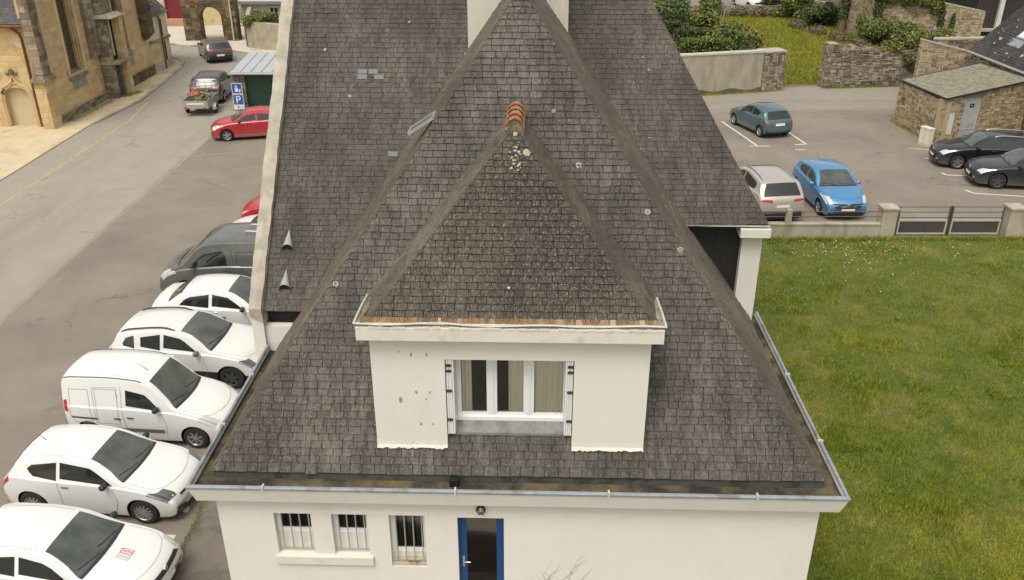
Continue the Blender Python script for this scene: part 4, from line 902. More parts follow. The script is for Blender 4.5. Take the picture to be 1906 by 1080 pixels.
for i, x in enumerate((13.56, 18.12)):
    t = thing('gate_pillar', ('mossy concrete gate pillar beside the low wall', 'mossy concrete gate pillar right of the metal gate')[i], 'pillar', (x, FY + .1, 0), 0, 'gate pillars')
    q = MB(); q.box(x - .26, x + .26, FY - .16, FY + .36, 0, 1.1); put('shaft', q, m_conc, t)
    q = MB(); q.box(x - .3, x + .3, FY - .2, FY + .4, 1.102, 1.17); q.prism([(x - .3, FY - .2, 1.17), (x + .3, FY - .2, 1.17), (x + .3, FY + .4, 1.17), (x - .3, FY + .4, 1.17)], [(x - .12, FY + .0, 1.24), (x + .12, FY + .0, 1.24), (x + .12, FY + .2, 1.24), (x - .12, FY + .2, 1.24)]); put('cap', q, m_coping, t)
gt = thing('gate', 'double metal gate with dark lower panels and grey frames', 'gate', (15.85, FY + .1, 0))
m_gp = surf('dark_gate_panel', (.055, .048, .042), (.075, .066, .058), 3, .6); m_gf = surf('gate_frame_paint', (.4, .37, .32), (.46, .43, .38), 6, .6, c3=(.2, .14, .09), s3=6, t3=(.6, .75))
for sg, xa, xb in ((-1, 13.98, 15.8), (1, 15.9, 17.74)):
    lf = MB()
    for x in (xa, xb): lf.box(x - .025, x + .025, FY + .08, FY + .13, .04, 1.14)
    leaf = put('gate_leaf', lf, m_rust, gt)
    q = MB(); q.box(xa + .08, xb - .08, FY + .095, FY + .115, .14, .58); put('panel', q, m_gp, leaf)
    q = MB(); q.box(xa + .03, xb - .03, FY + .075, FY + .13, .08, .139); q.box(xa + .03, xb - .03, FY + .075, FY + .13, .581, .64); q.box(xa + .026, xa + .079, FY + .075, FY + .13, .14, .58); q.box(xb - .079, xb - .026, FY + .075, FY + .13, .14, .58); put('panel_frame', q, m_gf, leaf)
    for z in (.72, .93, 1.13):
        q = MB(); q.tube([(xa, FY + .105, z), (xb, FY + .105, z)], .016, 6); put('rail', q, m_rust, leaf)
q = MB(); q.box(15.82, 15.88, FY + .06, FY + .15, 0, 1.16); put('centre_post', q, m_dark, gt)
rwl = thing('low_wall', 'short piece of low wall right of the gate pillar', 'wall', (19.5, FY, 0))
q = MB(); q.box(18.4, 26, FY - .1, FY + .1, 0, .5); q.box(18.4, 26, FY - .13, FY + .13, .502, .56); put('concrete_panel', q, m_conc, rwl)
for z in (.99, .8):
    q = MB(); q.tube([(18.4, FY, z), (26, FY, z)], .018, 6); put('rail', q, m_rust, rwl)
# ================================================================== garden walls beyond the car park
def vec(a, b): d = Vector((b[0] - a[0], b[1] - a[1], 0)); return d.normalized(), d.length
def core(par, a, b, th, topf, mat, name='wall', z0=0, n=14):
    """upright wall with an uneven top from a to b, its front face on the line"""
    U, L = vec(a, b); N = Vector((U.y, -U.x, 0)); mb = MB(); rows = [[], [], [], []]
    for i in range(n + 1):
        p = Vector((a[0], a[1], 0)) + U * (L * i / n); z = topf(L * i / n)
        for k_, (o, zz) in enumerate(((0, z0), (0, z), (-th, z), (-th, z0))): r_ = p + N * o; rows[k_].append((r_.x, r_.y, zz))
    mb.grid(rows, 0, True); mb.add([r[0] for r in rows], [(0, 1, 2, 3)]); mb.add([r[-1] for r in rows], [(3, 2, 1, 0)])
    return put(name, mb, mat, par), U, L, N
gw = thing('garden_wall', 'grey rendered garden wall beside the lane', 'wall', (12, 51.3, 0))
core(gw, (6.5, 50.0), (15.0, 52.0), .4, lambda u: 2.3 + .006 * u, m_concw)
q, U, L, N = core(gw, (6.5, 49.96), (15.0, 51.96), .5, lambda u: 2.37 + .006 * u, surf('pale_coping', (.5, .47, .4), (.42, .39, .32), 4, .9), 'coping', 2.3)
q, U, L, N = core(gw, (6.5, 49.93), (15.0, 51.93), .06, lambda u: .22 + .08 * math.sin(u * 3), m_mortard, 'plinth', 0, 40)
pr = thing('stone_pier', 'rubble stone pier ending the grey rendered wall', 'pier', (15.7, 52.2, 0))
c_, U, L, N = core(pr, (15.02, 51.96), (16.4, 52.35), 1.0, lambda u: 2.26, m_mortard)
stone_face(c_, (15.02, 51.96), U, L, .02, 2.3, N, m_stone_gd, (.14, .34), (.1, .2), 80, seed=41, proud=.05)
stone_face(c_, (16.4, 52.35), (-N.x, -N.y, 0), 1.0, .02, 2.3, U, m_stone_gd, (.14, .34), (.1, .2), 20, seed=42, proud=.05)
q = MB(); P = [(15.0, 51.9), (16.45, 52.3), (16.2, 53.4), (14.75, 53.0)]; slab(P, 2.28, 2.36, q); put('cap', q, m_coping, pr)
sw_ = thing('garden_wall', 'low rubble wall running back into the garden with white capping stones', 'wall', (15, 57, 0))
c_, U, L, N = core(sw_, (15.55, 53.1), (13.4, 63), .4, lambda u: 1.9 - .12 * u, m_mortard)
stone_face(c_, (15.55, 53.1), U, L, .02, lambda u: 1.9 - .12 * u, N, m_stone_gd, (.2, .5), (.12, .22), 60, seed=43, proud=.05)
for i in range(9):
    q = MB(); u = .4 + i * .95; p = Vector((15.55, 53.1, 0)) + U * u; z = 1.9 - .12 * u
    q.obox((p.x, p.y, z), U, -N, Vector((0, 0, 1)), -.35, .35, -.05, .42, -.02, .07); put('capping_stone', q, m_coping, sw_)
gr_ = thing('garden_wall', 'mossy rubble stone wall beside the lane, right of the garden opening', 'wall', (22, 53.4, 0))
topR = lambda u: (2.58 if u < 1.1 else 2.42 - .09 * (u - 1.1)) + .05 * math.sin(u * 5) + .03 * math.sin(u * 13)
c_, U, L, N = core(gr_, (19.1, 53.0), (25.7, 53.9), .55, lambda u: topR(u) - .04, m_mortard, n=60)
stone_face(c_, (19.1, 53.0), U, L, .02, topR, N, m_stone_gd, (.16, .42), (.09, .19), 280, seed=44, proud=.06)
stone_face(c_, (19.1 - N.x * .55, 53.0 - N.y * .55), N, .55, .02, 2.5, -U, m_stone_gd, (.14, .34), (.1, .2), 15, seed=45, proud=.05)
q = MB(); x = 0
while x < L:
    w_ = random.uniform(.25, .6); p = Vector((19.1, 53.0, 0)) + U * x; z = topR(x + w_ / 2) - .03
    q.obox((p.x, p.y, z), U, -N, Vector((0, 0, 1)), 0, w_ - .03, -.04 + random.uniform(-.03, .03), .55, 0, random.uniform(.05, .11), 0, random.random()); x += w_
put('top_stones', q, m_stone_gd, gr_, kind='stuff')
bw = thing('boundary_wall', 'dark stone wall with pale coping behind the hut', 'wall', (28, 54.2, 0))
c_, U, L, N = core(bw, (25.75, 53.95), (33, 54.6), .4, lambda u: 2.68, m_mortard)
stone_face(c_, (25.75, 53.95), U, L, .5, 2.66, N, m_stone_barn, (.16, .42), (.1, .2), 100, seed=46, proud=.04)
core(bw, (25.72, 53.9), (33, 54.55), .5, lambda u: 2.78, m_coping, 'coping', 2.68)
fw_ = thing('boundary_wall', 'tall tan rubble wall with ivy at the back of the garden', 'wall', (30, 69.5, 0))
topF = lambda u: 3.9 - .2 * u
fw2 = thing('boundary_wall', 'tan rubble wall running back behind the ivy clad trunks', 'wall', (27.5, 77, 0))
c_, U, L, N = core(fw2, (26.3, 88), (28.0, 69.9), .5, lambda u: 3.6, m_mortar)
stone_face(c_, (26.3, 88), U, L, .02, 3.6, N, m_stone_far, (.2, .5), (.12, .24), 100, seed=49, proud=.045)
c_, U, L, N = core(fw_, (28.0, 69.5), (36.8, 69.5), .5, topF, m_mortar, n=30)
stone_face(c_, (28.0, 69.5), U, L, .02, topF, N, m_stone_far, (.18, .46), (.12, .24), 290, seed=47, proud=.045)
q = MB(); x = 4.9
while x < 8.7:
    q.obox((28.0 + x, 69.5, topF(x + .3)), Vector((1, 0, -.2)).normalized(), (0, 1, 0), Vector((.2, 0, 1)).normalized(), 0, .62, -.06, .56, 0, .1); x += .65
put('coping', q, m_coping, fw_)
fl_ = thing('boundary_wall', 'low dark wall at the far end of the garden', 'wall', (22, 83, 0))
c_, U, L, N = core(fl_, (15, 83), (29, 83.2), .4, lambda u: .75 + .08 * math.sin(u * 2), m_mortard)
stone_face(c_, (15, 83), U, L, .02, .8, N, m_stone_gd, (.25, .6), (.16, .28), 0, seed=48, proud=.04)
struct('far_yard', sheet([(8, 84), (50, 84), (50, 130), (8, 130)], -.004), m_asph)
fb_ = thing('boundary_wall', 'grey rendered wall behind the distant white car', 'wall', (18, 95, 0)); core(fb_, (8, 94), (24, 96), .4, lambda u: 2.4, m_concw)
# ------------------------------------------------------------------ stone hut
A_, B_, C_ = (20.6, 40.65), (20.35, 45.2), (25.7, 42.65)
hut = thing('stone_hut', 'small ochre stone hut with grey door and lean-to stone slate roof', 'hut', (22.8, 43, 0))
Uf, Lf = vec(A_, C_); Nf = Vector((Uf.y, -Uf.x, 0)); Ub, Lb = vec(B_, A_); Nb = Vector((Ub.y, -Ub.x, 0))
zr = lambda x, y: 2.32 + .103 * ((x - A_[0])) - .03 * (y - A_[1]) 
opf = [(1.3, 2.4, .0, 2.2), (.28, .82, .5, 1.62)]; opb = [(.4, .85, .95, 1.4)]
mb = MB()
wall_panel(mb, A_, Uf, Lf, 0, 2.22, .35, Nf, opf)
p0 = Vector((*A_, 0)); p1 = p0 + Uf * Lf
mb.prism([p0 + Vector((0, 0, 2.221)), p1 + Vector((0, 0, 2.221)), p1 - Nf * .35 + Vector((0, 0, 2.221)), p0 - Nf * .35 + Vector((0, 0, 2.221))], [Vector((p.x, p.y, zr(p.x, p.y) - .08)) for p in (p0, p1, p1 - Nf * .35, p0 - Nf * .35)])
wall_panel(mb, B_, Ub, Lb - .002, 0, 2.1, .35, Nb, opb)
hw = put('wall', mb, m_mortar, hut)
stone_face(hw, A_, Uf, Lf, .02, lambda u: 2.28 + .085 * u, Nf, m_stone_hut, (.11, .34), (.07, .16), 180, [(1.05, 2.6, 2.2, 2.42), (.18, .95, 1.62, 1.92)] + opf, .04, seed=51)
stone_face(hw, B_, Ub, Lb, .02, 2.16, Nb, m_stone_hut, (.11, .34), (.07, .16), 120, opb, .04, seed=52)
for (u0, u1, z0, z1) in ((1.06, 2.58, 2.205, 2.4), (.2, .94, 1.63, 1.9)):
    q = MB(); q.obox((*A_, 0), Uf, (0, 0, 1), Nf, u0, u1, z0, z1, -.1, .045); put('lintel', q, m_stone_gd, hut)
q = MB(); q.obox((*A_, 0), Uf, (0, 0, 1), Nf, 1.3, 2.4, .06, 2.2, -.14, -.06); dr_ = put('door', q, m_gdoor, hut)
q = MB(); q.obox((*A_, 0), Uf, (0, 0, 1), Nf, 1.34, 1.38, .06, 2.2, -.058, -.03); q.obox((*A_, 0), Uf, (0, 0, 1), Nf, 2.32, 2.36, .06, 2.2, -.058, -.03); q.obox((*A_, 0), Uf, (0, 0, 1), Nf, 1.381, 2.319, .6, .63, -.058, -.04); put('door_frame', q, plain('pale_grey', (.46, .47, .47), .6), dr_)
q = MB(); q.obox((*A_, 0), Uf, (0, 0, 1), Nf, 1.72, 2.0, 1.68, 1.86, -.058, -.05); put('door_sign', q, plain('black_plate', (.012, .012, .012), .4), dr_)
q = MB()
for i in range(3): q.obox((*A_, 0), Uf, (0, 0, 1), Nf, 1.78 + i * .05, 1.81 + i * .05, 1.74, 1.78 + .02 * (i % 2), -.05, -.047)
put('sign_lettering', q, plain('white_print', (.6, .6, .58), .5), dr_)
q = MB(); q.obox((*A_, 0), Uf, (0, 0, 1), Nf, 1.74, 1.98, 1.2, 1.5, -.058, -.052); put('poster', q, plain('beige_paper', (.4, .36, .3), .8), dr_)
q = MB(); q.obox((*A_, 0), Uf, (0, 0, 1), Nf, .28, .82, .5, 1.62, -.1, -.02); put('shutter', q, plain('white_board', (.62, .62, .6), .6), hut)
q = MB(); q.obox((*B_, 0), Ub, (0, 0, 1), Nb, .4, .85, .95, 1.4, -.34, -.3); put('blocked_opening', q, m_ochrew, hut)
# lean-to roof
rp = [p0 + Nf * .16 + Uf * -.14, p1 + Nf * .16 + Uf * .05, Vector((25.55, 47.6, 0)), Vector((20.28, 45.35, 0))]
mb = MB(); mb.prism([Vector((p.x, p.y, zr(p.x, p.y) - .07)) for p in rp], [Vector((p.x, p.y, zr(p.x, p.y))) for p in rp]); hr = put('roof', mb, plain('roof_edge', (.02, .02, .022), .6), hut)
O = Vector((*A_, zr(*A_))) ; Uh = (Vector((20.3, 45.35, zr(20.3, 45.35))) - Vector((20.45, 40.5, zr(20.45, 40.5)))).normalized(); Vh = Vector((Uf.x, Uf.y, .103 * Uf.x - .03 * Uf.y)).normalized(); Nh = Vh.cross(Uh).normalized(); Nh = Nh if Nh.z > 0 else -Nh
Vp = (Vh - Uh * Vh.dot(Uh)).normalized(); sh_ = Vh.dot(Uh) / Vh.dot(Vp)
slates(hr, O - Uf * .12 + Nf * .14 + Vector((0, 0, .006)), Uh, Vp, Nh, lambda v: (v * sh_, v * sh_ + 4.75), 5.05, .19, .22, m_rock_roof, 200, 61, .02, .4)
# utility box
ub = thing('utility_box', 'cream utility cabinet against the corner of the stone hut', 'cabinet', (20.1, 40.75, 0), R(-68))
q = MB(); q.box(-.3, .3, -.14, .14, 0, .82); put('cabinet', q, plain('cream_plastic', (.66, .6, .48), .5), ub, None, True)
q = MB(); q.box(-.32, .32, -.16, .16, .822, .87); put('lid', q, plain('cream_plastic_lid', (.7, .64, .52), .5), ub, None, True)
q = MB(); q.box(-.006, .006, -.143, -.14, .06, .8); q.box(-.27, .27, -.143, -.14, .05, .06); put('door_gap', q, m_gap, ub, None, True)
# ------------------------------------------------------------------ barn on the right edge
barn = thing('barn', 'stone barn with dark slate roof and skylight at the right edge', 'barn', (27, 44, 0))
q, U, L, N = core(barn, (26.0, 49.5), (26.0, 38), .5, lambda u: 2.85, m_mortarw)
stone_face(q, (26.0, 49.5), U, L, .02, 2.84, N, m_stone_barn, (.16, .42), (.12, .24), 200, seed=71, proud=.035, gap=.05)
q = MB(); q.box(26.5, 31.5, 49.0, 49.5, 0, 2.85); q.prism([(26, 49.0, 2.851), (31.5, 49.0, 2.851), (31.5, 49.5, 2.851), (26, 49.5, 2.851)], [(30, 49.0, 6.8), (31.5, 49.0, 6.8), (31.5, 49.5, 6.8), (30, 49.5, 6.8)]); put('gable', q, m_mortarw, barn)
mb = MB(); mb.add([(25.8, 49.62, 2.88), (25.8, 38, 2.88), (31.5, 38, 8.4), (31.5, 49.62, 8.4), (25.8, 49.62, 2.8), (25.8, 38, 2.8), (31.5, 38, 8.3), (31.5, 49.62, 8.3)], [(0, 1, 2, 3), (4, 7, 6, 5), (0, 3, 7, 4), (0, 4, 5, 1)]); br_ = put('roof', mb, m_under, barn)
kb = 5.52 / 5.7; cb, sb = 1 / math.hypot(1, kb), kb / math.hypot(1, kb)
slates(br_, (25.8, 38, 2.89), (0, 1, 0), (cb, 0, sb), (-sb, 0, cb), lambda v: (0, 11.62), 5.5, .16, .26, slate_mat('barn_slate', light=(.085, .08, .075), stops=[(0, (.04, .038, .036)), (.5, (.06, .057, .054)), (1, (.09, .086, .08))], dark=(.03, .027, .025), speck=(.4, .39, .35), spt=(.68, .73)), 0, 72)
mb = MB(); mb.tube([(25.74, 49.62, 2.84), (25.74, 38, 2.84)], .07, 8); put('gutter', mb, surf('barn_gutter', (.3, .29, .27), (.36, .35, .33), 4, .6), barn)
for i in range(60):
    y = random.uniform(43, 49.5); v = random.uniform(.1, 4); crust((25.8 + v * cb, y, 2.89 + v * sb), random.uniform(.03, .1), (-sb, 0, cb), m_li, br_)
mb = MB(); sp_ = ((25.8 + 1.55 * cb, 46.1, 2.89 + 1.55 * sb)); mb.obox(sp_, (0, 1, 0), (cb, 0, sb), (-sb, 0, cb), 0, .95, 0, 1.25, .03, .1); so = put('skylight_frame', mb, m_grey, br_)
mb = MB(); mb.obox(sp_, (0, 1, 0), (cb, 0, sb), (-sb, 0, cb), .08, .87, .08, 1.17, .1, .112); put('skylight_pane', mb, m_skyl, so)
mb = MB(); mb.obox(sp_, (0, 1, 0), (cb, 0, sb), (-sb, 0, cb), -.1, 1.05, -.5, -.01, .022, .03); put('skylight_apron', mb, m_zinc, so)
q = MB(); q.obox((26, 42.6, 0), (0, -1, 0), (0, 0, 1), (-1, 0, 0), 0, .42, 0, 1.95, -.05, .07); put('door_jamb', q, surf('pale_concrete', (.42, .38, .3), (.48, .44, .36), 3, .9), barn)
hb = thing('boundary_wall', 'rubble wall with sloping top between lamp post and barn', 'wall', (24.8, 49.8, 0))
c_, U, L, N = core(hb, (23.3, 49.9), (26.05, 49.9), .4, lambda u: 3.36 - .24 * u, m_mortarw)
stone_face(c_, (23.3, 49.9), U, L, .1, lambda u: 3.34 - .24 * u, N, m_stone_hut, (.16, .42), (.1, .22), 110, seed=73, proud=.035, gap=.03)
core(hb, (23.26, 49.86), (26.05, 49.86), .5, lambda u: 3.45 - .24 * u, m_coping, 'coping', 3.2) if False else None
q = MB(); q.obox((23.26, 49.84, 3.37), Vector((1, 0, -.24)).normalized(), (0, 1, 0), Vector((.24, 0, 1)).normalized(), 0, 2.85, 0, .5, 0, .07); put('coping', q, m_coping, hb)
stone_face(c_, (23.3, 50.3), (0, -1, 0), .4, .1, 3.3, (-1, 0, 0), m_stone_hut, (.14, .3), (.1, .22), 10, seed=74, proud=.03)
# street lamp
lp = thing('street_lamp', 'black lantern street lamp beside the garden wall', 'street lamp', (25.45, 53.4, 0))
q = MB(); q.lathe([(.001, 0), (.11, 0), (.11, .3), (.06, .42), (.04, .5), (.035, 3.0), (.06, 3.02), (.03, 3.1), (.001, 3.1)], 12, c=(25.45, 53.4, 0)); put('pole', q, m_iron, lp, 40)
q = MB(); q.lathe([(.1, 3.12), (.17, 3.42)], 6, c=(25.45, 53.4, 0)); lt = put('lantern', q, plain('lantern_glass', (.35, .34, .3), .2), lp)
q = MB(); q.lathe([(.22, 3.42), (.16, 3.5), (.06, 3.58), (.03, 3.66), (.001, 3.68)], 12, c=(25.45, 53.4, 0)); q.lathe([(.22, 3.42), (.001, 3.42)], 12, c=(25.45, 53.4, 0)); put('hood', q, plain('lamp_hood', (.13, .12, .11), .5), lt, 40)
for k_ in range(6):
    a = k_ * math.pi / 3; q = MB(); q.tube([(25.45 + .1 * math.cos(a), 53.4 + .1 * math.sin(a), 3.1), (25.45 + .17 * math.cos(a), 53.4 + .17 * math.sin(a), 3.42)], .012, 4); put('lantern_bar', q, m_iron, lt)
# dark timber building
tb = thing('timber_building', 'dark timber building with white posts at the top right', 'building', (42, 73, 0))
for i in range(34):
    q = MB(); x = 37.6 + i * .3; q.box(x, x + .285, 72.5, 72.6, .5, 4.6); put('board', q, surf('dark_board', (.035, .028, .026), (.05, .04, .036), 4, .8) if i == 0 else bpy.data.materials['dark_board'], tb)
q = MB(); q.box(37.5, 48, 72.61, 80, 0, 4.6); put('wall', q, plain('dark_wall', (.02, .02, .022), .8), tb)
for x in (39.3, 42.5): 
    q = MB(); q.box(x, x + .35, 72.2, 72.48, .45, 4.6); put('post', q, plain('white_post', (.6, .58, .54), .6), tb)
q = MB(); q.box(37.5, 48, 71.6, 72.49, .3, .449); put('ledge', q, m_concw, tb); q = MB(); q.box(37.5, 48, 71.9, 72.49, 0, .29); put('base', q, plain('dark_base', (.02, .022, .028), .8), tb)
q = MB(); q.box(37.2, 48.3, 71.6, 80.4, 4.6, 4.85); put('roof', q, m_zinc, tb)

# ================================================================== left: shed, sign, church, gateway
sh = thing('shed', 'stone shed with standing seam zinc roof and dark green door', 'shed', (-13.5, 49.6, 0))
q = MB(); wall_panel(q, (-15.5, 47.75), (1, 0, 0), 4.6, 0, 1.98, .3, (0, -1, 0), [(.75, 2.6, 0, 1.9)]); q.box(-15.48, -15.2, 48.06, 51.4, 0, 1.98); q.box(-11.2, -10.9, 48.06, 51.4, 0, 1.98); q.box(-15.2, -11.2, 51.1, 51.4, 0, 2.3)
w_ = put('wall', q, m_mortard, sh); stone_face(w_, (-15.5, 47.75), (1, 0, 0), .75, .02, 1.95, (0, -1, 0), m_stone_gd, (.16, .36), (.1, .2), 40, seed=81); stone_face(w_, (-15.5, 51.4), (0, -1, 0), 3.65, .02, 1.95, (-1, 0, 0), m_stone_gd, (.2, .4), (.12, .2), 40, seed=82)
stone_face(w_, (-12.9, 47.75), (1, 0, 0), 2.0, .02, 1.95, (0, -1, 0), m_stone_gd, (.16, .36), (.1, .2), 0, seed=83)
q = MB(); q.box(-14.75, -12.9, 47.86, 47.92, .02, 1.9); put('door', q, m_lgreen, sh)
q = MB(); q.box(-14.78, -12.87, 47.72, 47.76, 1.9, 2.0); put('lintel', q, m_bark, sh)
q = MB(); q.prism([(-15.5, 47.5, 2.0), (-10.7, 47.5, 2.0), (-10.7, 51.4, 2.34), (-15.5, 51.4, 2.34)], [(-15.5, 47.5, 2.08), (-10.7, 47.5, 2.08), (-10.7, 51.4, 2.42), (-15.5, 51.4, 2.42)]); rf = put('roof', q, surf('shed_zinc', (.4, .43, .44), (.47, .5, .5), 2, .5, metal=.2), sh)
for i in range(9):
    q = MB(); x = -15.48 + i * .58; q.obox((x, 47.5, 2.08), (1, 0, 0), Vector((0, 3.9, .34)).normalized(), Vector((0, -.34, 3.9)).normalized(), 0, .025, 0, 3.91, 0, .03); put('seam', q, m_zinc, rf)
q = MB(); q.tube([(-15.55, 47.45, 2.0), (-10.7, 47.45, 2.0)], .05, 8); put('gutter', q, m_grey, sh)
sg_ = thing('parking_sign', 'blue parking sign panels with white P on a post', 'sign', (-15.1, 47.25, 0))
q = MB(); q.tube([(-15.1, 47.3, 0), (-15.1, 47.3, 1.5)], .03, 8); put('post', q, m_grey, sg_)
m_sb = plain('sign_blue', (.012, .1, .36), .4); m_sw = plain('sign_white', (.7, .7, .68), .4)
def panel(z0, z1, mat, wd=.29, border=True):
    q = MB(); q.box(-15.1 - wd, -15.1 + wd, 47.235, 47.25, z0, z1); o = put('panel', q, m_sw if border else mat, sg_)
    if border: q = MB(); q.box(-15.1 - wd + .03, -15.1 + wd - .03, 47.229, 47.234, z0 + .03, z1 - .03); put('blue_field', q, mat, o)
    return o
pa = panel(.97, 1.55, m_sb); pb = panel(.36, .94, m_sb); pc = panel(.12, .34, m_sw, .29, False)
cu = bpy.data.curves.new('P', 'FONT'); cu.body = 'P'; cu.size = .58; cu.extrude = .002; cu.align_x = 'CENTER'
to = bpy.data.objects.new('letter', cu); COL.objects.link(to); bpy.context.view_layer.update(); me = bpy.data.meshes.new_from_object(to.evaluated_get(bpy.context.evaluated_depsgraph_get())); bpy.data.objects.remove(to)
me.materials.clear(); me.materials.append(m_sw); lo = bpy.data.objects.new('letter', me); COL.objects.link(lo); lo.parent = pb; lo.rotation_euler = (R(90), 0, 0); lo.location = Vector((-15.1, 47.226, .45)) - sg_.location
q = MB(); ball(q, (-15.13, 47.226, 1.38), (.05, .004, .05), 10, 6); q.add([(-15.22, 47.226, 1.08), (-15.06, 47.226, 1.08), (-15.04, 47.226, 1.3), (-15.2, 47.226, 1.32)], [(0, 1, 2, 3)]); q.add([(-15.02, 47.226, 1.06), (-14.92, 47.226, 1.06), (-14.9, 47.226, 1.26), (-15.0, 47.226, 1.2)], [(0, 1, 2, 3)]); put('pictogram', q, m_sw, pa)
q = MB(); q.add([(-15.2, 47.233, .2), (-15.1, 47.233, .2), (-15.05, 47.233, .25), (-15.12, 47.233, .29), (-15.22, 47.233, .26)], [(0, 1, 2, 3, 4)]); q.box(-15.02, -14.9, 47.231, 47.234, .21, .24); put('print', q, plain('dark_red_print', (.3, .03, .03), .5), pc)
# ------------------------------------------------------------------ church
chu = thing('church', 'ochre stone gothic church with tall leaded windows and dark buttresses', 'church', (-26, 48, 0))
XB = -23.6
opB = [(2.2, 4.1, 2.15, 6.6)]; opC = [(.9, 2.6, 2.2, 6.2)]
q = MB(); wall_panel(q, (XB, 44.0), (0, 1, 0), 6.2, 0, 9, .8, (1, 0, 0), opB); wall_panel(q, (XB + .15, 51.3), (0, 1, 0), 5.6, 0, 9, .8, (1, 0, 0), opC); q.box(-24.4, XB + .05, 50.2, 51.3, 0, 9)
q.box(-34, -24.4, 48, 56.9, 0, 9)
nav = put('wall', q, m_mort_ch, chu)
stone_face(nav, (XB, 44.0), (0, 1, 0), 6.2, .4, 9, (1, 0, 0), m_stone_ch, (.35, .8), (.26, .38), 150, [(1.95, 4.35, 2.0, 6.8)], .014, .008, 91)
stone_face(nav, (XB + .15, 51.3), (0, 1, 0), 5.6, .4, 9, (1, 0, 0), m_stone_ch, (.35, .8), (.26, .38), 120, [(.65, 2.85, 2.0, 6.4)], .014, .008, 92)
q = MB(); wall_panel(q, (-34, 43.95), (1, 0, 0), 9.75, 0, 5.1, .6, (0, -1, 0), [(7.98, 9.36, 0, 1.45), (7.75, 9.6, 1.45, 2.75)])
# pointed head over the doorway
aisle = put('aisle_wall', q, m_mort_ch, chu)
stone_face(aisle, (-34, 43.95), (1, 0, 0), 9.75, .05, 5.08, (0, -1, 0), m_stone_ch, (.35, .8), (.26, .36), 30, [(7.75, 9.6, 0, 2.75)], .014, .008, 93)
def arch_pts(xc, hw, zs, zt_, ogee, n=12):
    L_ = []
    for i in range(n + 1):
        t = i / n
        L_.append((xc - hw * math.cos(t * math.pi / 2), zs + (zt_ - zs) * math.sin(t * math.pi / 2)))
    R_ = [(2 * xc - x, z) for x, z in reversed(L_[:-1])]
    return L_ + R_
xc = -25.33
ar = arch_pts(xc, .69, 1.45, 2.05, 0); q = MB()
P3 = [(x, 43.9, z) for x, z in ar]; P4 = [(x, 43.94, max(z, 1.45)) for x, z in ar]
q.add([(xc - .69, 44.2, 0), (xc + .69, 44.2, 0)] + [(x, 44.2, z) for x, z in reversed(ar)], [tuple(range(2 + len(ar)))]); put('blocked_doorway', q, surf('doorway_fill', (.5, .41, .26), (.55, .46, .3), 1.5, .9), chu)
q = MB(); 
q.grid([[(x, 43.93, z) for x, z in ar], [(x, 44.2, z) for x, z in ar]], 0, True)
na = len(ar); q.grid([[(x, 43.945, z) for x, z in ar], [(xc - .98, 43.945, 1.45)] + [(xc - .98 + 1.96 * (i - 1) / (na - 3), 43.945, 2.78) for i in range(1, na - 1)] + [(xc + .98, 43.945, 1.45)]], 0, False); put('doorway_head', q, m_mort_ch, chu)
og = [(xc - .82, 0), (xc - .82, 1.4), (xc - .78, 1.75), (xc - .6, 2.05), (xc - .3, 2.22), (xc - .1, 2.4), (xc, 2.7), (xc + .1, 2.4), (xc + .3, 2.22), (xc + .6, 2.05), (xc + .78, 1.75), (xc + .82, 1.4), (xc + .82, 0)]
q = MB(); q.tube([(x, 43.9, z) for x, z in og], .07, 6); q.tube([(xc + (x - xc) * .86, 43.91, z * .96) for x, z in og[:6] + og[7:]], .05, 6); put('ogee_moulding', q, m_stone_ch, chu, 50)
q = MB(); ball(q, (xc, 43.88, 2.85), (.14, .06, .16), 8, 6); ball(q, (xc - .22, 43.88, 2.75), (.1, .05, .07), 8, 5); ball(q, (xc + .22, 43.88, 2.75), (.1, .05, .07), 8, 5); put('finial', q, m_butt, chu)
q = MB(); q.prism([(-34.2, 43.75, 5.1), (-23.85, 43.75, 5.1), (-23.85, 47.9, 8.6), (-34.2, 47.9, 8.6)], [(-34.2, 43.75, 5.2), (-23.85, 43.75, 5.2), (-23.85, 47.9, 8.75), (-34.2, 47.9, 8.75)]); ro = put('aisle_roof', q, m_under, chu)
slates(ro, (-34.2, 43.75, 5.21), (1, 0, 0), Vector((0, 4.15, 3.55)).normalized(), Vector((0, -3.55, 4.15)).normalized(), lambda v: (6.5, 10.34), 5.4, .15, .25, slate_mat('church_slate', [(0, (.1, .1, .1)), (.5, (.14, .14, .138)), (1, (.2, .2, .195))], (.06, .06, .055), (.42, .41, .37), (.64, .72)), 0, 94)
q = MB(); q.tube([(-34.2, 43.68, 5.1), (-23.9, 43.68, 5.12)], .08, 8); put('gutter', q, m_brownpipe, chu)
q = MB(); q.tube([(-24.75, 43.7, 5.05), (-24.45, 43.85, 4.75), (-24.4, 43.87, 4.5), (-24.4, 43.87, .05)], .06, 8); put('downpipe', q, m_brownpipe, chu, 50)
q = MB(); q.obox((-23.86, 43.75, 5.2), (1, 0, 0), Vector((0, 4.15, 3.55)).normalized(), Vector((0, -3.55, 4.15)).normalized(), 0, .1, 0, 5.4, -.05, .12); put('verge', q, m_zincw, ro)
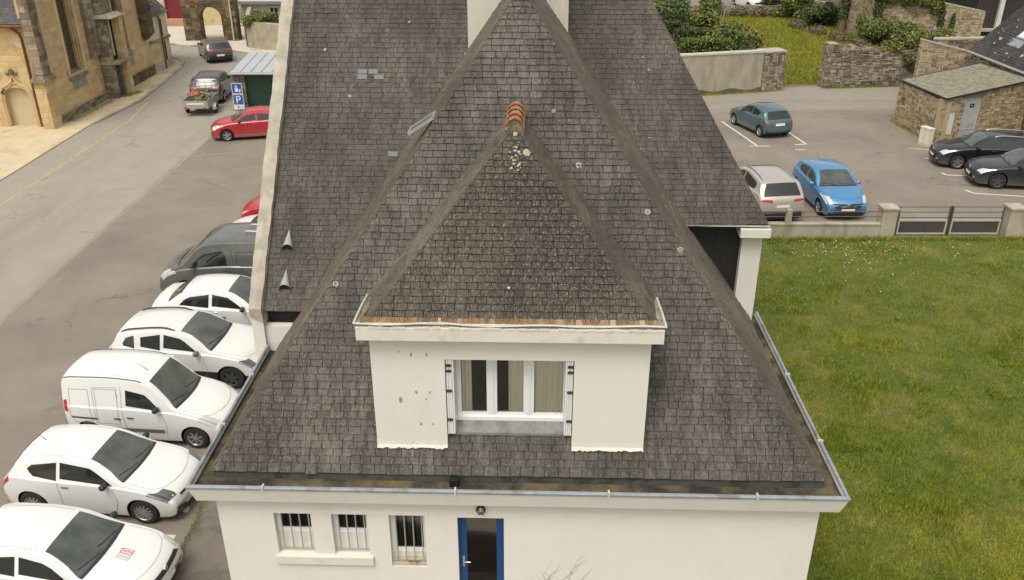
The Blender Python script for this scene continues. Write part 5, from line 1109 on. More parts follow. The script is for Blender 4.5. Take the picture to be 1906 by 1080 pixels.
# buttresses
def buttress(x0, x1, y0, y1, z0, z1, nm='buttress', seed=1, mat=None, mort=None, size=((.3, .6), (.25, .38)), par=None, ind=20):
    q = MB(); q.box(x0, x1, y0, y1, z0, z1); o = put(nm, q, mort or m_mort_bt, par or chu)
    stone_face(o, (x0, y0), (1, 0, 0), x1 - x0, z0 + .01, z1 - .01, (0, -1, 0), mat or m_butt, *size, ind, seed=seed, proud=.018, gap=.01)
    stone_face(o, (x1, y0), (0, 1, 0), y1 - y0, z0 + .01, z1 - .01, (1, 0, 0), mat or m_butt, *size, ind, seed=seed + 1, proud=.018, gap=.01)
    return o
buttress(-24.05, -23.5, 43.35, 44.25, 0, 2.45, seed=101, mat=m_stone_ch, mort=m_mort_ch)
q = MB(); q.prism([(-24.15, 43.15, 2.45), (-23.3, 43.15, 2.45), (-23.3, 44.4, 2.45), (-24.15, 44.4, 2.45)], [(-24.0, 43.4, 2.75), (-23.5, 43.4, 2.75), (-23.5, 44.3, 2.75), (-24.0, 44.3, 2.75)]); put('weathering_ledge', q, m_butt, chu)
buttress(-23.98, -23.48, 43.45, 44.2, 2.76, 9, seed=103)
buttress(XB - .1, -23.35, 48.9, 49.9, 2.6, 9, seed=117, mat=m_butt)
# big double buttress with a railed dark recess
buttress(-23.55, -22.95, 49.95, 50.35, 0, 4.55, seed=105, mat=m_butt)
buttress(-23.2, -22.62, 51.2, 51.62, 0, 4.55, seed=107, mat=m_stone_ch, mort=m_mort_ch)
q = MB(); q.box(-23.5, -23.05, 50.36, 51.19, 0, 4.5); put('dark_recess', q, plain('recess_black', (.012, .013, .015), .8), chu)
q = MB(); q.box(-23.2, -22.99, 50.6, 50.78, 2.4, 4.5); put('recess_shaft', q, m_ochrew, chu)
gr2 = MB()
for i in range(8): gr2.tube([(-22.92, 50.38 + i * .115, .05), (-22.92, 50.38 + i * .115, 1.75)], .012, 4)
for z in (.3, .75, 1.2, 1.65): gr2.tube([(-22.92, 50.36, z), (-22.92, 51.19, z)], .014, 4)
put('railing', gr2, surf('worn_iron', (.08, .08, .08), (.2, .2, .2), 9, .6), chu)
q = MB(); q.box(-23.6, -22.52, 49.85, 51.72, 2.0, 2.14); put('string_course', q, m_butt, chu)
q = MB(); q.prism([(-23.7, 49.8, 4.55), (-22.45, 49.8, 4.55), (-22.45, 51.75, 4.55), (-23.7, 51.75, 4.55)], [(-23.7, 49.9, 4.75), (-22.75, 49.9, 4.75), (-22.75, 51.5, 4.75), (-23.7, 51.5, 4.75)]); put('cap_stone', q, m_coping, chu)
buttress(-23.6, -23.0, 50.1, 51.3, 4.76, 9, seed=109, mat=m_butt)
buttress(-23.5, -22.9, 55.9, 56.75, 2.75, 9, seed=111, mat=m_gate_st, mort=m_mortard)
q = MB(); q.prism([(-23.45, 56.1, 2.3), (-23.3, 56.1, 2.3), (-23.3, 56.7, 2.3), (-23.45, 56.7, 2.3)], [(-23.5, 55.85, 2.74), (-22.85, 55.85, 2.74), (-22.85, 56.8, 2.74), (-23.5, 56.8, 2.74)]); put('corbel', q, m_gate_st, chu)
# rubble plinth
q = MB(); q.box(XB + .002, XB + .09, 44.3, 49.9, 0, .42); q.box(XB + .152, XB + .3, 51.45, 56.9, 0, .6); pl2 = put('plinth', q, m_mortard, chu)
stone_face(pl2, (XB + .09, 44.3), (0, 1, 0), 5.6, .02, .5, (1, 0, 0), m_stone_gd, (.2, .5), (.14, .22), 30, seed=113); stone_face(pl2, (XB + .3, 51.45), (0, 1, 0), 5.4, .02, .66, (1, 0, 0), m_gate_st, (.2, .5), (.14, .22), 40, seed=114)
# windows
def gothic(y0, y1, z0, z1, x, nlight):
    q = MB(); q.box(x - .5, x - .45, y0, y1, z0, z1); wn = put('window', q, m_leadg, chu)
    q = MB(); q.prism([(x - .45, y0, z0), (x + .12, y0 - .1, z0 - .25), (x + .12, y1 + .1, z0 - .25), (x - .45, y1, z0)], [(x - .45, y0, z0 + .12), (x + .1, y0 - .1, z0 - .12), (x + .1, y1 + .1, z0 - .12), (x - .45, y1, z0 + .12)]); put('sill', q, m_butt, wn)
    for yy_ in (y0, y1):
        q = MB()
        for kk_, rr in ((.0, .09), (-.16, .07), (-.32, .06)): q.tube([(x + kk_ + .02, yy_, z0 - .05), (x + kk_ + .02, yy_, z1)], rr, 7)
        put('jamb_moulding', q, m_ochrew, wn, 50)
    for i in range(1, nlight):
        q = MB(); yy_ = y0 + (y1 - y0) * i / nlight; q.box(x - .44, x - .36, yy_ - .045, yy_ + .045, z0, z1); put('mullion', q, m_stone_ch, wn)
    nb = int((z1 - z0) / .5)
    q = MB()
    for i in range(1, nb): q.box(x - .445, x - .425, y0, y1, z0 + i * .5, z0 + i * .5 + .03)
    for i in range(1, 9):
        if i % (8 // nlight): yy_ = y0 + (y1 - y0) * i / 8; q.box(x - .446, x - .43, yy_ - .008, yy_ + .008, z0, z1)
    put('lead_bar', q, plain('lead', (.16, .14, .12), .6), wn)
gothic(46.2, 48.1, 2.15, 6.6, XB, 2); gothic(52.2, 53.9, 2.2, 6.2, XB + .15, 2)
m_gpt = surf('grey_patch', (.24, .22, .18), (.3, .27, .22), 2, .9); q = MB(); q.box(XB + .002, XB + .03, 46.35, 47.95, 1.35, 1.95); put('repair_patch', q, m_gpt, chu); q = MB(); q.box(XB + .152, XB + .18, 52.5, 54.2, 1.2, 2.0); put('repair_patch', q, m_gpt, chu)
# turret annex
ann = thing('church_annex', 'cream polygonal annex with conical slate roof at the end of the church', 'annex', (-25, 59.3, 0))
pg = [(-23.75, 56.95), (-23.35, 58.1), (-23.3, 60.0), (-24.2, 61.4), (-25.8, 61.7), (-27, 60), (-27, 57)]
q = MB(); slab(pg, 0, 1.95, q); put('lower_wall', q, m_ochrew, ann); q = MB(); slab(pg, 1.951, 3.55, q); put('upper_wall', q, m_cream, ann)
big = [(-25.2 + (x + 25.2) * 1.06, 59.2 + (y - 59.2) * 1.06) for x, y in pg]; q = MB(); slab(big, 1.86, 2.02, q); put('string_course', q, m_butt, ann)
bg2 = [(-25.2 + (x + 25.2) * 1.04, 59.2 + (y - 59.2) * 1.04) for x, y in pg]; q = MB(); slab(bg2, 0, .55, q); put('plinth', q, m_conc, ann)
ev2 = [(-25.2 + (x + 25.2) * 1.14, 59.2 + (y - 59.2) * 1.14) for x, y in pg]
q = MB(); n = len(ev2); tip = (-25.4, 58.9, 6.6)
rows = [[Vector((x, y, 3.5)).lerp(Vector(tip), t) for x, y in ev2 + ev2[:1]] for t in [i / 24 for i in range(25)]]
for i in range(24):
    a = rows[i]; b = [p + Vector((0, 0, -.015)) for p in rows[i + 1]]; q.grid([[p + Vector((0, 0, .01)) for p in a], b], 0, False, random.random())
put('roof', q, bpy.data.materials['church_slate'], ann)
for (y, z0, z1, w_) in ((58.9, 2.1, 3.2, .2), (59.0, .5, 1.75, .2)):
    q = MB(); q.box(-23.34, -23.29, y, y + w_, z0, z1); put('slit_window', q, plain('dark_slit', (.03, .035, .025), .6) if z0 > 2 else bpy.data.materials['dark_slit'], ann)
q = MB(); q.tube([(-23.22, 58.55, 3.5), (-23.22, 58.55, .05)], .05, 7); put('downpipe', q, plain('green_pipe', (.07, .075, .05), .6), ann)
# ------------------------------------------------------------------ gateway and houses at the end of the road
gwy = thing('stone_gateway', 'dark mossy stone gateway with round arch at the end of the road', 'gateway', (-23.6, 69.2, 0))
xa, xb, yg = -24.2, -22.5, 69.0
q = MB(); q.box(-25.5, xa, yg, yg + .9, 0, 3.1); q.box(xb, -21.35, yg, yg + .9, 0, 3.1); q.box(xa, xb, yg, yg + .9, 2.6, 3.1)
n = 14
for i in range(n):
    t0, t1 = math.pi * i / n, math.pi * (i + 1) / n; c = (xa + xb) / 2; r_ = (xb - xa) / 2
    pa_ = [(c - r_ * math.cos(t0), 1.72 + r_ * math.sin(t0)), (c - r_ * math.cos(t1), 1.72 + r_ * math.sin(t1))]
    q.prism([(pa_[0][0], yg + .01, pa_[0][1]), (pa_[1][0], yg + .01, pa_[1][1]), (pa_[1][0], yg + .01, 2.601), (pa_[0][0], yg + .01, 2.601)], [(pa_[0][0], yg + .89, pa_[0][1]), (pa_[1][0], yg + .89, pa_[1][1]), (pa_[1][0], yg + .89, 2.601), (pa_[0][0], yg + .89, 2.601)])
w_ = put('arch_wall', q, m_mortard, gwy)
stone_face(w_, (-25.5, yg), (1, 0, 0), 4.15, .02, 3.1, (0, -1, 0), m_gate_st, (.25, .55), (.2, .34), 60, [(1.3, 3.0, 0, 2.6)], .03, .012, 121)
stone_face(w_, (xa, yg), (0, 1, 0), .9, .02, 1.7, (1, 0, 0), m_gate_st, (.3, .5), (.25, .35), 0, seed=122)
q = MB(); q.tube([(-21.7, 68.9, 3.1), (-21.7, 68.9, .1)], .06, 7); put('drainpipe', q, plain('pale_pipe', (.55, .5, .42), .6), gwy)
ob = thing('ochre_house', 'ochre house with dark red door beyond the gateway', 'house', (-30, 78, 0))
q = MB(); wall_panel(q, (-40, 77), (1, 0, 0), 15.5, 0, 8, .5, (0, -1, 0), [(10.2, 11.6, .5, 2.6)]); put('wall', q, m_ochrew, ob); q = MB(); q.box(-29.8, -28.4, 77.2, 77.3, .5, 2.6); put('door', q, m_redd, ob)
q = MB(); q.box(-30.1, -28.1, 76.3, 76.99, 0, .5); put('step', q, surf('brick_step', (.4, .2, .12), (.46, .26, .17), 4, .9), ob); q = MB(); q.box(-30, -29.81, 76.94, 76.998, .5, 2.75); q.box(-28.39, -28.2, 76.94, 76.998, .5, 2.75); q.box(-29.81, -28.39, 76.94, 76.998, 2.6, 2.75); put('door_surround', q, m_pale, ob)
q = MB(); q.prism([(-40, 76.7, 8), (-24.3, 76.7, 8), (-24.3, 84, 8), (-40, 84, 8)], [(-40, 80, 11), (-24.3, 80, 11), (-24.3, 80.4, 11), (-40, 80.4, 11)]); put('roof', q, m_slate_b, ob)
cb_ = thing('courtyard_wall', 'pale courtyard wall with black doorway seen through the arch', 'wall', (-26, 88, 0)); core(cb_, (-33, 88), (-22, 88), .4, lambda u: 6, m_pale); q = MB(); q.box(-30.0, -28.9, 87.95, 87.995, 0, 2.4); put('doorway', q, m_iron, cb_)
wh = thing('white_house', 'white rendered house beyond the shrub topped wall', 'house', (-18, 73, 0))
q = MB(); q.box(-21.6, -12, 71.5, 78, 0, 2.5); put('ground_floor', q, m_pale, wh); q = MB(); q.box(-21.65, -12, 71.2, 78, 2.72, 7); put('upper_floor', q, plain('white_wall', (.72, .71, .67), .9), wh); q = MB(); q.box(-21.8, -12, 71.0, 78, 2.501, 2.72); put('band', q, plain('grey_band', (.2, .2, .2), .8), wh)
q = MB(); q.box(-20.9, -20.7, 71.45, 71.498, 0, 2.5); q.box(-20.2, -20.05, 71.45, 71.498, 0, 2.5); put('timber_post', q, m_pale, wh)
q = MB(); q.box(-19.35, -18.65, 71.4, 71.495, .9, 2.3); wn = put('window', q, m_white, wh)
for i in range(2):
    for j in range(3): q = MB(); q.box(-19.28 + i * .33, -19.0 + i * .33, 71.38, 71.396, .97 + j * .43, 1.35 + j * .43); put('pane', q, m_carglass, wn)
q = MB(); q.prism([(-22, 70.8, 7), (-12, 70.8, 7), (-12, 78.4, 7), (-22, 78.4, 7)], [(-22, 74.5, 10), (-12, 74.5, 10), (-12, 74.7, 10), (-22, 74.7, 10)]); put('roof', q, m_slate_b, wh)
rw_ = thing('retaining_wall', 'weathered rendered wall below the green shrub by the white house', 'wall', (-18, 65.6, 0))
c_, U, L, N = core(rw_, (-19.8, 66.1), (-15.6, 63.9), .4, lambda u: 1.95, m_conc); core(rw_, (-21.0, 71.2), (-19.82, 66.12), .3, lambda u: 2.3, m_concw, 'side_wall')
for i in range(4):
    q = MB(); p = Vector((-21.05, 71.0, 0)).lerp(Vector((-19.9, 66.2, 0)), i / 3.2); q.box(p.x - .06, p.x + .06, p.y - .06, p.y + .06, 0, 2.35); put('timber_post', q, m_bark, rw_)

# ================================================================== vegetation
def lumps(n, sx, sy, h, r=(.3, .6), z0=.3):
    return [(random.uniform(-sx, sx), random.uniform(-sy, sy), random.uniform(z0, h - r[0]), random.uniform(*r), random.uniform(*r), random.uniform(*r) * .9) for _ in range(n)]
bush('rounded green shrub growing over the retaining wall by the white house', (-18.9, 66.5, 1.5), lumps(14, 1.0, .6, 1.3, (.35, .6)), 5000, .09, m_leaf_m)
def hedge(label, x0, x1, y0, y1, h, mat, n, size=.07):
    t = thing('hedge', label, 'hedge', ((x0 + x1) / 2, (y0 + y1) / 2, 0), 0, 'garden hedges')
    P = rng.random((n, 3)) * np.array([x1 - x0, y1 - y0, h]) + np.array([x0, y0, 0.05]); f = rng.integers(0, 4, n)
    P[f == 0, 1] = y0 + rng.normal(0, .04, (f == 0).sum()); P[f == 1, 2] = h + rng.normal(0, .05, (f == 1).sum()); P[f == 2, 0] = x0 + rng.normal(0, .04, (f == 2).sum())
    d = rng.normal(size=(n, 3)); d /= np.linalg.norm(d, axis=1)[:, None]; tt = np.cross(d, rng.normal(size=(n, 3))); tt /= np.linalg.norm(tt, axis=1)[:, None]; b = np.cross(d, tt); s_ = size * rng.uniform(.6, 1.3, n)[:, None]
    V = np.stack([P - tt * s_, P - b * s_ * .6, P + tt * s_, P + b * s_ * .6], 1).reshape(-1, 3); fast('foliage', V, np.arange(4 * n).reshape(-1, 4), mat, rng.random(n) * .98 + .01, t)
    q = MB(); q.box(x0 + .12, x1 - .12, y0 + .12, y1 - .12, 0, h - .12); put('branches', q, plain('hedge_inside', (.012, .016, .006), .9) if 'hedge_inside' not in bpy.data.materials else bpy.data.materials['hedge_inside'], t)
hedge('clipped leafy hedge behind the grey rendered wall', 10.4, 13.4, 53.2, 54.1, 2.75, m_leaf_m, 7000)
hedge('dark square hedge block behind the clipped hedge', 10.8, 12.6, 57.5, 58.6, 2.6, m_leaf_d, 3500)
hedge('dark clipped hedge further back beside the roof edge', 9.6, 12.0, 62.5, 63.6, 2.4, m_leaf_d, 3500)
hedge('farthest dark hedge block beside the slate roof', 9.5, 12, 69, 70, 2.4, m_leaf_d, 3000)
bush('dark rounded bush behind the end of the rendered wall', (14.4, 54.1, 0), [(0, 0, 1.6, 1.05, .8, 1.15), (-.2, .1, 1.0, 1.0, .8, .9), (.3, 0, 1.3, .8, .7, 1.0)], 7500, .07, m_leaf_d)
bush('large glossy green shrub in the middle of the hedge garden', (13.8, 58.5, 0), lumps(16, 1.2, 1.0, 3.4, (.5, .9), .6), 8500, .11, m_leaf_m)
bush('dark shrub beneath the large glossy one', (13.1, 57.2, 0), lumps(10, .9, .6, 2.4, (.4, .7)), 5000, .1, m_leaf_d)
bush('yellow green shrub beside the garden grass', (15.4, 60.0, 0), lumps(14, 1.3, 1.2, 2.4, (.4, .8)), 7000, .1, m_leaf_y)
bush('olive brown shrub beside the slate roof edge', (10.4, 55.2, 0), lumps(10, .8, .6, 2.4, (.4, .7)), 5000, .08, m_leaf_b)
bush('tall dark green shrub at the back of the hedge garden', (12.3, 66.5, 0), lumps(14, 1.6, 1.2, 3.2, (.6, 1.0)), 7500, .12, m_leaf_d)
bush('olive shrub far behind the slate roof edge', (10.8, 72, 0), lumps(12, 1.5, 1.4, 3.0, (.6, 1.0)), 6000, .13, m_leaf_m)
bush('brown leafless shrub between the hedge blocks', (12.2, 61.0, 0), lumps(12, 1.3, .8, 2.0, (.4, .7)), 4500, .07, m_leaf_b)
bush('tall olive shrub below the distant grey wall', (14.6, 70.5, 0), lumps(14, 1.6, 1.4, 3.6, (.6, 1.0)), 7000, .12, m_leaf_m)
bush('yellowish shrub near the far end of the hedge garden', (13.0, 63.2, 0), lumps(10, 1.4, 1, 2.4, (.5, .8)), 5000, .1, m_leaf_y)
bush('dark green far shrub beside the roof edge, right at the top', (12.8, 77, 0), lumps(12, 2.0, 1.6, 3.4, (.7, 1.1)), 6000, .14, m_leaf_d)
bush('dark conifer bush beside the distant white car', (24.9, 85.6, 0), lumps(9, .8, .5, 2.0, (.4, .7)), 3500, .1, m_leaf_d)
bush('leafy shrub at the far right corner of the garden', (25.6, 80.5, 0), lumps(14, 1.7, 1.2, 2.6, (.5, .9)), 6500, .11, m_leaf_m)
bush('dark leafy shrub below the ivy covered trunks', (26.2, 76.3, 0), lumps(10, 1.2, 1.2, 2.2, (.5, .8)), 5000, .11, m_leaf_d)
bush('bright green shrub against the tall tan wall', (27.6, 67.0, 0), lumps(14, .9, .9, 2.8, (.5, .8)), 6500, .1, m_leaf_m)
bush('green shrub right of the bright one against the tall wall', (29.4, 66.2, 0), lumps(12, .9, .8, 2.1, (.5, .7)), 5500, .1, m_leaf_m)
bush('low yellow green shrub before the tall tan wall', (31.6, 66.0, 0), lumps(12, 1.2, .8, 1.5, (.4, .6)), 5000, .1, m_leaf_y)
bush('ivy heaped on top of the mossy rubble wall', (24.3, 54.0, 1.2), lumps(20, 1.25, .4, 1.75, (.3, .5), .25), 9000, .075, m_leaf_m, 'ivy', 'ivy')
bush('dark ivy hanging on the rubble wall by the lamp', (25.0, 53.7, .9), lumps(9, .5, .15, 1.2, (.25, .4), .2), 4500, .075, m_leaf_d, 'ivy', 'ivy')
bush('yellow ivy fringe along the top of the rubble wall', (22.8, 53.7, 1.9), [(a, 0, .35, .4, .3, .16) for a in (-.9, -.4, 0, .4, .8)], 2200, .06, m_leaf_y, 'ivy', 'ivy')
bush('ivy hanging over the top of the tall tan wall', (31.5, 69.3, 2.0), [(-2.4, 0, 1.4, .9, .2, .7), (-.8, 0, 1.2, .9, .2, .6), (.6, 0, 1.0, .8, .2, .5), (1.4, 0, .6, .5, .2, .8)], 5000, .09, m_leaf_m, 'ivy', 'ivy')
bush('thin ivy strands down the middle of the tall wall', (33.4, 69.3, .2), [(0, 0, 1.2, .25, .15, 1.3), (.9, 0, .9, .2, .15, 1.0)], 1600, .08, m_leaf_d, 'ivy', 'ivy')
bush('dry brown stems along the edge of the garden grass', (24.6, 69, 0), [(a, b, .35, .7, 1.2, .45) for a, b in ((-.5, 6), (.2, 3), (.9, 0), (1.4, -3), (1.6, -6), (1.6, -9))], 5500, .07, m_leaf_b)
bush('brown dead shrubs at the far edge of the garden', (21.5, 81.2, 0), [(a, 0, .4, 1.0, .6, .5) for a in (-3, -1, 1, 3)], 3500, .08, m_leaf_b)
for i, (x, y, lab) in enumerate(((27.3, 73.5, 'ivy clad tree trunk left of the tall tan wall'), (28.2, 68.9, 'second ivy clad trunk, nearer the tall tan wall'), (25.9, 84.5, 'bare brown trunk near the distant grey car'))):
    t = thing('tree', lab, 'tree', (x, y, 0), 0, 'far garden trees'); q = MB()
    q.tube([(x, y, 0), (x + .1, y, 2), (x - .1, y + .2, 4.5), (x + .2, y, 7)], [.28, .22, .18, .1], 9)
    for k_ in range(5):
        a = k_ * 1.3; q.tube([(x, y, 3.4 + k_ * .5), (x + 1.0 * math.cos(a), y + 1.0 * math.sin(a), 4.6 + k_ * .5), (x + 1.9 * math.cos(a), y + 1.9 * math.sin(a), 6 + k_ * .5)], [.1, .06, .02], 6)
    put('trunk', q, m_bark, t, 60)
    if i < 2: leaves([(x, y - .05, z, .42, .36, .7) for z in (1.6, 2.5, 3.4, 4.4, 5.2)] + [(x + 1.1 * math.cos(a), y + math.sin(a), 5.6, .8, .8, .6) for a in (0, 1.6, 3, 4.5)], 5000, .1, m_leaf_d, t, 'crown')
    else: leaves([(x, y, 6.4, 1.5, 1.5, 1.0)], 1500, .08, m_leaf_b, t, 'crown')
# bare branched young tree among the hedge garden
t = thing('bare_tree', 'thin bare young tree above the hedge garden', 'tree', (17.6, 75, 0))
for (dx_, h) in ((-.2, 2.6), (.25, 2.4), (.0, 2.8)):
    q = MB(); twig(q, Vector((17.6, 75, 0)), Vector((dx_, 0, 1)).normalized(), h, .05, 2); put('branch', q, surf('pale_bark', (.3, .26, .19), (.36, .32, .24), 4, .9) if 'pale_bark' not in bpy.data.materials else bpy.data.materials['pale_bark'], t)
# ================================================================== vehicles
def pchip(K):
    xs = np.array([p[0] for p in K], float); ys = np.array([p[1] for p in K], float); h = np.diff(xs); d = np.diff(ys) / h; m = np.zeros(len(xs))
    for i in range(1, len(xs) - 1):
        if d[i - 1] * d[i] > 0: w1 = 2 * h[i] + h[i - 1]; w2 = h[i] + 2 * h[i - 1]; m[i] = (w1 + w2) / (w1 / d[i - 1] + w2 / d[i])
    m[0], m[-1] = d[0], d[-1]
    def f(x):
        x = min(max(x, xs[0]), xs[-1]); i = min(int(np.searchsorted(xs, x, 'right')) - 1, len(h) - 1); i = max(i, 0); t = (x - xs[i]) / h[i]
        return float(ys[i] * (1 + 2 * t) * (1 - t) ** 2 + h[i] * m[i] * t * (1 - t) ** 2 + ys[i + 1] * t * t * (3 - 2 * t) + h[i] * m[i + 1] * t * t * (t - 1))
    return f
def hash_(t): return sum(ord(c) * (i + 1) for i, c in enumerate(t))
class Car:
    def __init__(s, name, label, cat, loc, heading, P, spec, group=None):
        s.sp = spec; s.L = spec['L']; s.W = spec['W']; L = s.L
        s.top = pchip(spec['top']); s.belt = pchip(spec['belt'])
        s.low = pchip(spec.get('low') or [(0, .3), (.04, .2), (.2, .145), (L / 2, .15), (L - .25, .19), (L - .04, .27), (L, .4)])
        s.gap = m_gapw if 'white' in P.name else m_gap; s.tum = spec.get('tum', .34); s.cache = {}
        s.t = thing(name, label, cat, (loc[0], loc[1], 0), R(heading), group); s.P = P
        s.build()
    def plan(s, x):
        L = s.L; f = s.sp.get('nose', .14); r = s.sp.get('tailw', .08)
        a = max(0, 1 - x / .75); b = max(0, 1 - (L - x) / .8)
        return s.W / 2 * (1 - f * a ** 2.2 - r * b ** 2.2)
    def sec(s, x):
        kx = round(x, 3)
        if kx in s.cache: return s.cache[kx]
        w = s.plan(x); zt = s.top(x); zl = min(s.low(x), zt - .1); zs = min(s.belt(x), zt - .035); h = zt - zs
        wr = .955 * w - s.tum * h - min(.06, h * .25); e = min(.05, .3 * h); b = .955 * w
        pts = [(0, zl), (.8 * w, zl), (.945 * w, zl + .05), (.975 * w, zl + .42 * (zs - zl)), (w, zl + .74 * (zs - zl)), (.99 * w, zs - .03), (b, zs)]
        we = b - s.tum * (h - e)
        for t in (1 / 3, 2 / 3, 1): pts.append((b + (we - b) * t, zs + (h - e) * t))
        cr = .022 if h > .1 else .03
        pts += [(wr - .03, zt - .006), (wr * .55, zt + cr * .75), (0, zt + cr)]
        s.cache[kx] = pts; return pts
    def S(s, x, t):
        p = s.sec(x); i = min(int(t), 11); f = t - i; return (p[i][0] + (p[i + 1][0] - p[i][0]) * f, p[i][1] + (p[i + 1][1] - p[i][1]) * f)
    def warp(s, x, y, z):
        L = s.L; q = (y / (s.W / 2)) ** 2
        b = s.sp.get('bow', .13) * min(1, max(0, 1 - (x - 1.0) / 1.0)) - s.sp.get('bowr', .09) * min(1, max(0, 1 - (L - .6 - x) / .8))
        return (L / 2 - x - b * q, y, z)
    def sidey(s, x, z):
        p = s.sec(x)
        for i in range(1, 11):
            (y0, z0), (y1, z1) = p[i], p[i + 1]
            if z0 <= z <= z1 and z1 > z0: return y0 + (y1 - y0) * (z - z0) / (z1 - z0)
        return p[10][0] if z > p[10][1] else p[1][0]
    def topz(s, x, y):
        p = s.sec(x); y = abs(y)
        for i in (11, 10, 9):
            (y0, z0), (y1, z1) = p[i], p[i + 1]
            if y1 <= y <= y0: return z0 + (z1 - z0) * (y0 - y) / (y0 - y1 + 1e-9)
        return p[9][1]
    def endx(s, y, z, front):
        y = abs(y); n = 160
        for i in range(n):
            d = i * .006; x = d if front else s.L - d; p = s.sec(x)
            if z < p[0][1] or z > s.topz(x, y): continue
            if y <= s.sidey(x, z): return x
        return .9 if front else s.L - .9
    @staticmethod
    def span(poly, z, ax=1):
        xs = []; o = 1 - ax
        for a, b in zip(poly, poly[1:] + poly[:1]):
            lo, hi = min(a[ax], b[ax]), max(a[ax], b[ax])
            if hi - lo < 1e-6: continue
            if lo - 1e-6 <= z <= hi + 1e-6: xs.append(a[o] + (b[o] - a[o]) * (z - a[ax]) / (b[ax] - a[ax]))
        return (min(xs), max(xs)) if xs else None
    def rows(s, poly, nr=7, nc=7, inset=1e-4):
        z0 = min(p[1] for p in poly) + inset; z1 = max(p[1] for p in poly) - inset; out = []
        for i in range(nr):
            z = z0 + (z1 - z0) * i / (nr - 1); a, b = s.span(poly, z); out.append([(a + (b - a) * k / (nc - 1), z) for k in range(nc)])
        return out
    def side(s, name, poly, mat, off=.006, parent=None, sides=(1, -1), one=True, nr=6, nc=8):
        for sg in sides:
            mb = MB(); rw = [[s.warp(x, sg * (s.sidey(x, z) + off), z) for x, z in r] for r in s.rows(poly, nr, nc)]
            mb.grid(rw, 0, sg < 0); o = put(name, mb, mat, parent or s.t, 60, True)
        return o
    def end(s, name, poly, mat, front=True, off=.008, sides=(1,), nr=5, nc=8):
        for sg in sides:
            mb = MB(); rw = []
            for r in s.rows(poly, nr, nc):
                row = []
                for y, z in r:
                    x = s.endx(y, z, front); q = s.warp(x, sg * y, z); row.append((q[0] + (off if front else -off), q[1], q[2] + .002))
                rw.append(row)
            mb.grid(rw, 0, (sg > 0) != front); put(name, mb, mat, s.t, 60, True)
    def patch(s, name, x0, x1, ta, tb, mat, off=.006, sides=(1, -1), nr=6, nc=6, x0b=None, x1b=None):
        """patch in (x, section) space; x0b,x1b: limits at tb"""
        x0b = x0 if x0b is None else x0b; x1b = x1 if x1b is None else x1b
        for sg in sides:
            rw = []
            for i in range(nr):
                f = i / (nr - 1); t = ta + (tb - ta) * f; a = x0 + (x0b - x0) * f; b = x1 + (x1b - x1) * f; row = []
                for k in range(nc):
                    x = a + (b - a) * k / (nc - 1); y, z = s.S(x, t); y2, z2 = s.S(x, min(t + .05, 12)); y1, z1 = s.S(x, max(t - .05, 0)); dy, dz = y2 - y1, z2 - z1; l = math.hypot(dy, dz) or 1
                    y, z = y + dz / l * off, z - dy / l * off; z += 0 if t < 9.9 else .0
                    row.append(s.warp(x, sg * y, z))
                rw.append(row)
            mb = MB(); mb.grid(rw, 0, sg < 0); put(name, mb, mat, s.t, 60, True)
    def screen(s, name, xa, xb, mat, frac=.93, frac2=None, off=.008, n=9):
        rw = []
        for i in range(n):
            x = xa + (xb - xa) * i / (n - 1); fr = frac + ((frac2 or frac) - frac) * i / (n - 1); yw = s.sec(x)[10][0] * fr + .0; dz = (s.top(x + .01) - s.top(x - .01)) / .02; l = math.hypot(1, dz); row = []
            for k in range(13):
                y = yw * (-1 + k / 6); z = s.topz(x, y); q = s.warp(x, y, z + off / l); row.append((q[0] + dz / l * off, q[1], q[2]))
            rw.append(row)
        mb = MB(); mb.grid(rw, 0, False); return put(name, mb, mat, s.t, 60, True)
    def strip(s, pts, wd=.012, mat=None, off=.004, name='door_seam'):
        for sg in (1, -1):
            mb = MB(); P = []
            for a, b in zip(pts, pts[1:]):
                n = max(2, int(math.hypot(b[0] - a[0], b[1] - a[1]) / .08))
                for i in range(n + 1): P.append((a[0] + (b[0] - a[0]) * i / n, a[1] + (b[1] - a[1]) * i / n))
            r1 = []; r2 = []
            for i, (x, z) in enumerate(P):
                a = P[max(i - 1, 0)]; b = P[min(i + 1, len(P) - 1)]; dx, dz = b[0] - a[0], b[1] - a[1]; l = math.hypot(dx, dz) or 1; nx, nz = -dz / l * wd / 2, dx / l * wd / 2
                for rr, q in ((r1, 1), (r2, -1)):
                    X, Z = x + nx * q, z + nz * q; rr.append(s.warp(X, sg * (s.sidey(X, Z) + off), Z))
            mb.grid([r1, r2], 0, sg > 0); put(name, mb, mat or s.gap, s.t, None, True)
    def build(s):
        sp = s.sp; L = s.L
        xs = sorted({round(p[0], 3) for p in sp['top']} | {round(L * i / 44, 3) for i in range(45)} | {round(x, 3) for x in (.01, .03, .05, L - .01, L - .03, L - .06)})
        xs = [x for i, x in enumerate(xs) if i == 0 or x - xs[i - 1] > .006]
        ring_ = []
        for x in xs:
            p = s.sec(x); full = [(y, z) for y, z in p] + [(-y, z) for y, z in reversed(p[1:-1])]; ring_.append([s.warp(x, y, z) for y, z in full])
        n = len(ring_[0]); vs = [q for r in ring_ for q in r]; fs = []; ms = []
        clad = sp.get('clad')
        for i in range(len(xs) - 1):
            for k in range(n):
                fs.append((i * n + k, i * n + (k + 1) % n, (i + 1) * n + (k + 1) % n, (i + 1) * n + k)); kk = min(k, n - 1 - k); ms.append(1 if kk < (3 if clad else 2) else 0)
        fs.append(tuple(reversed(range(n)))); ms.append(0); fs.append(tuple(range((len(xs) - 1) * n, len(xs) * n))); ms.append(0)
        me = bpy.data.meshes.new('body'); me.from_pydata(vs, [], fs); me.materials.append(s.P); me.materials.append(m_plas); me.polygons.foreach_set('material_index', ms)
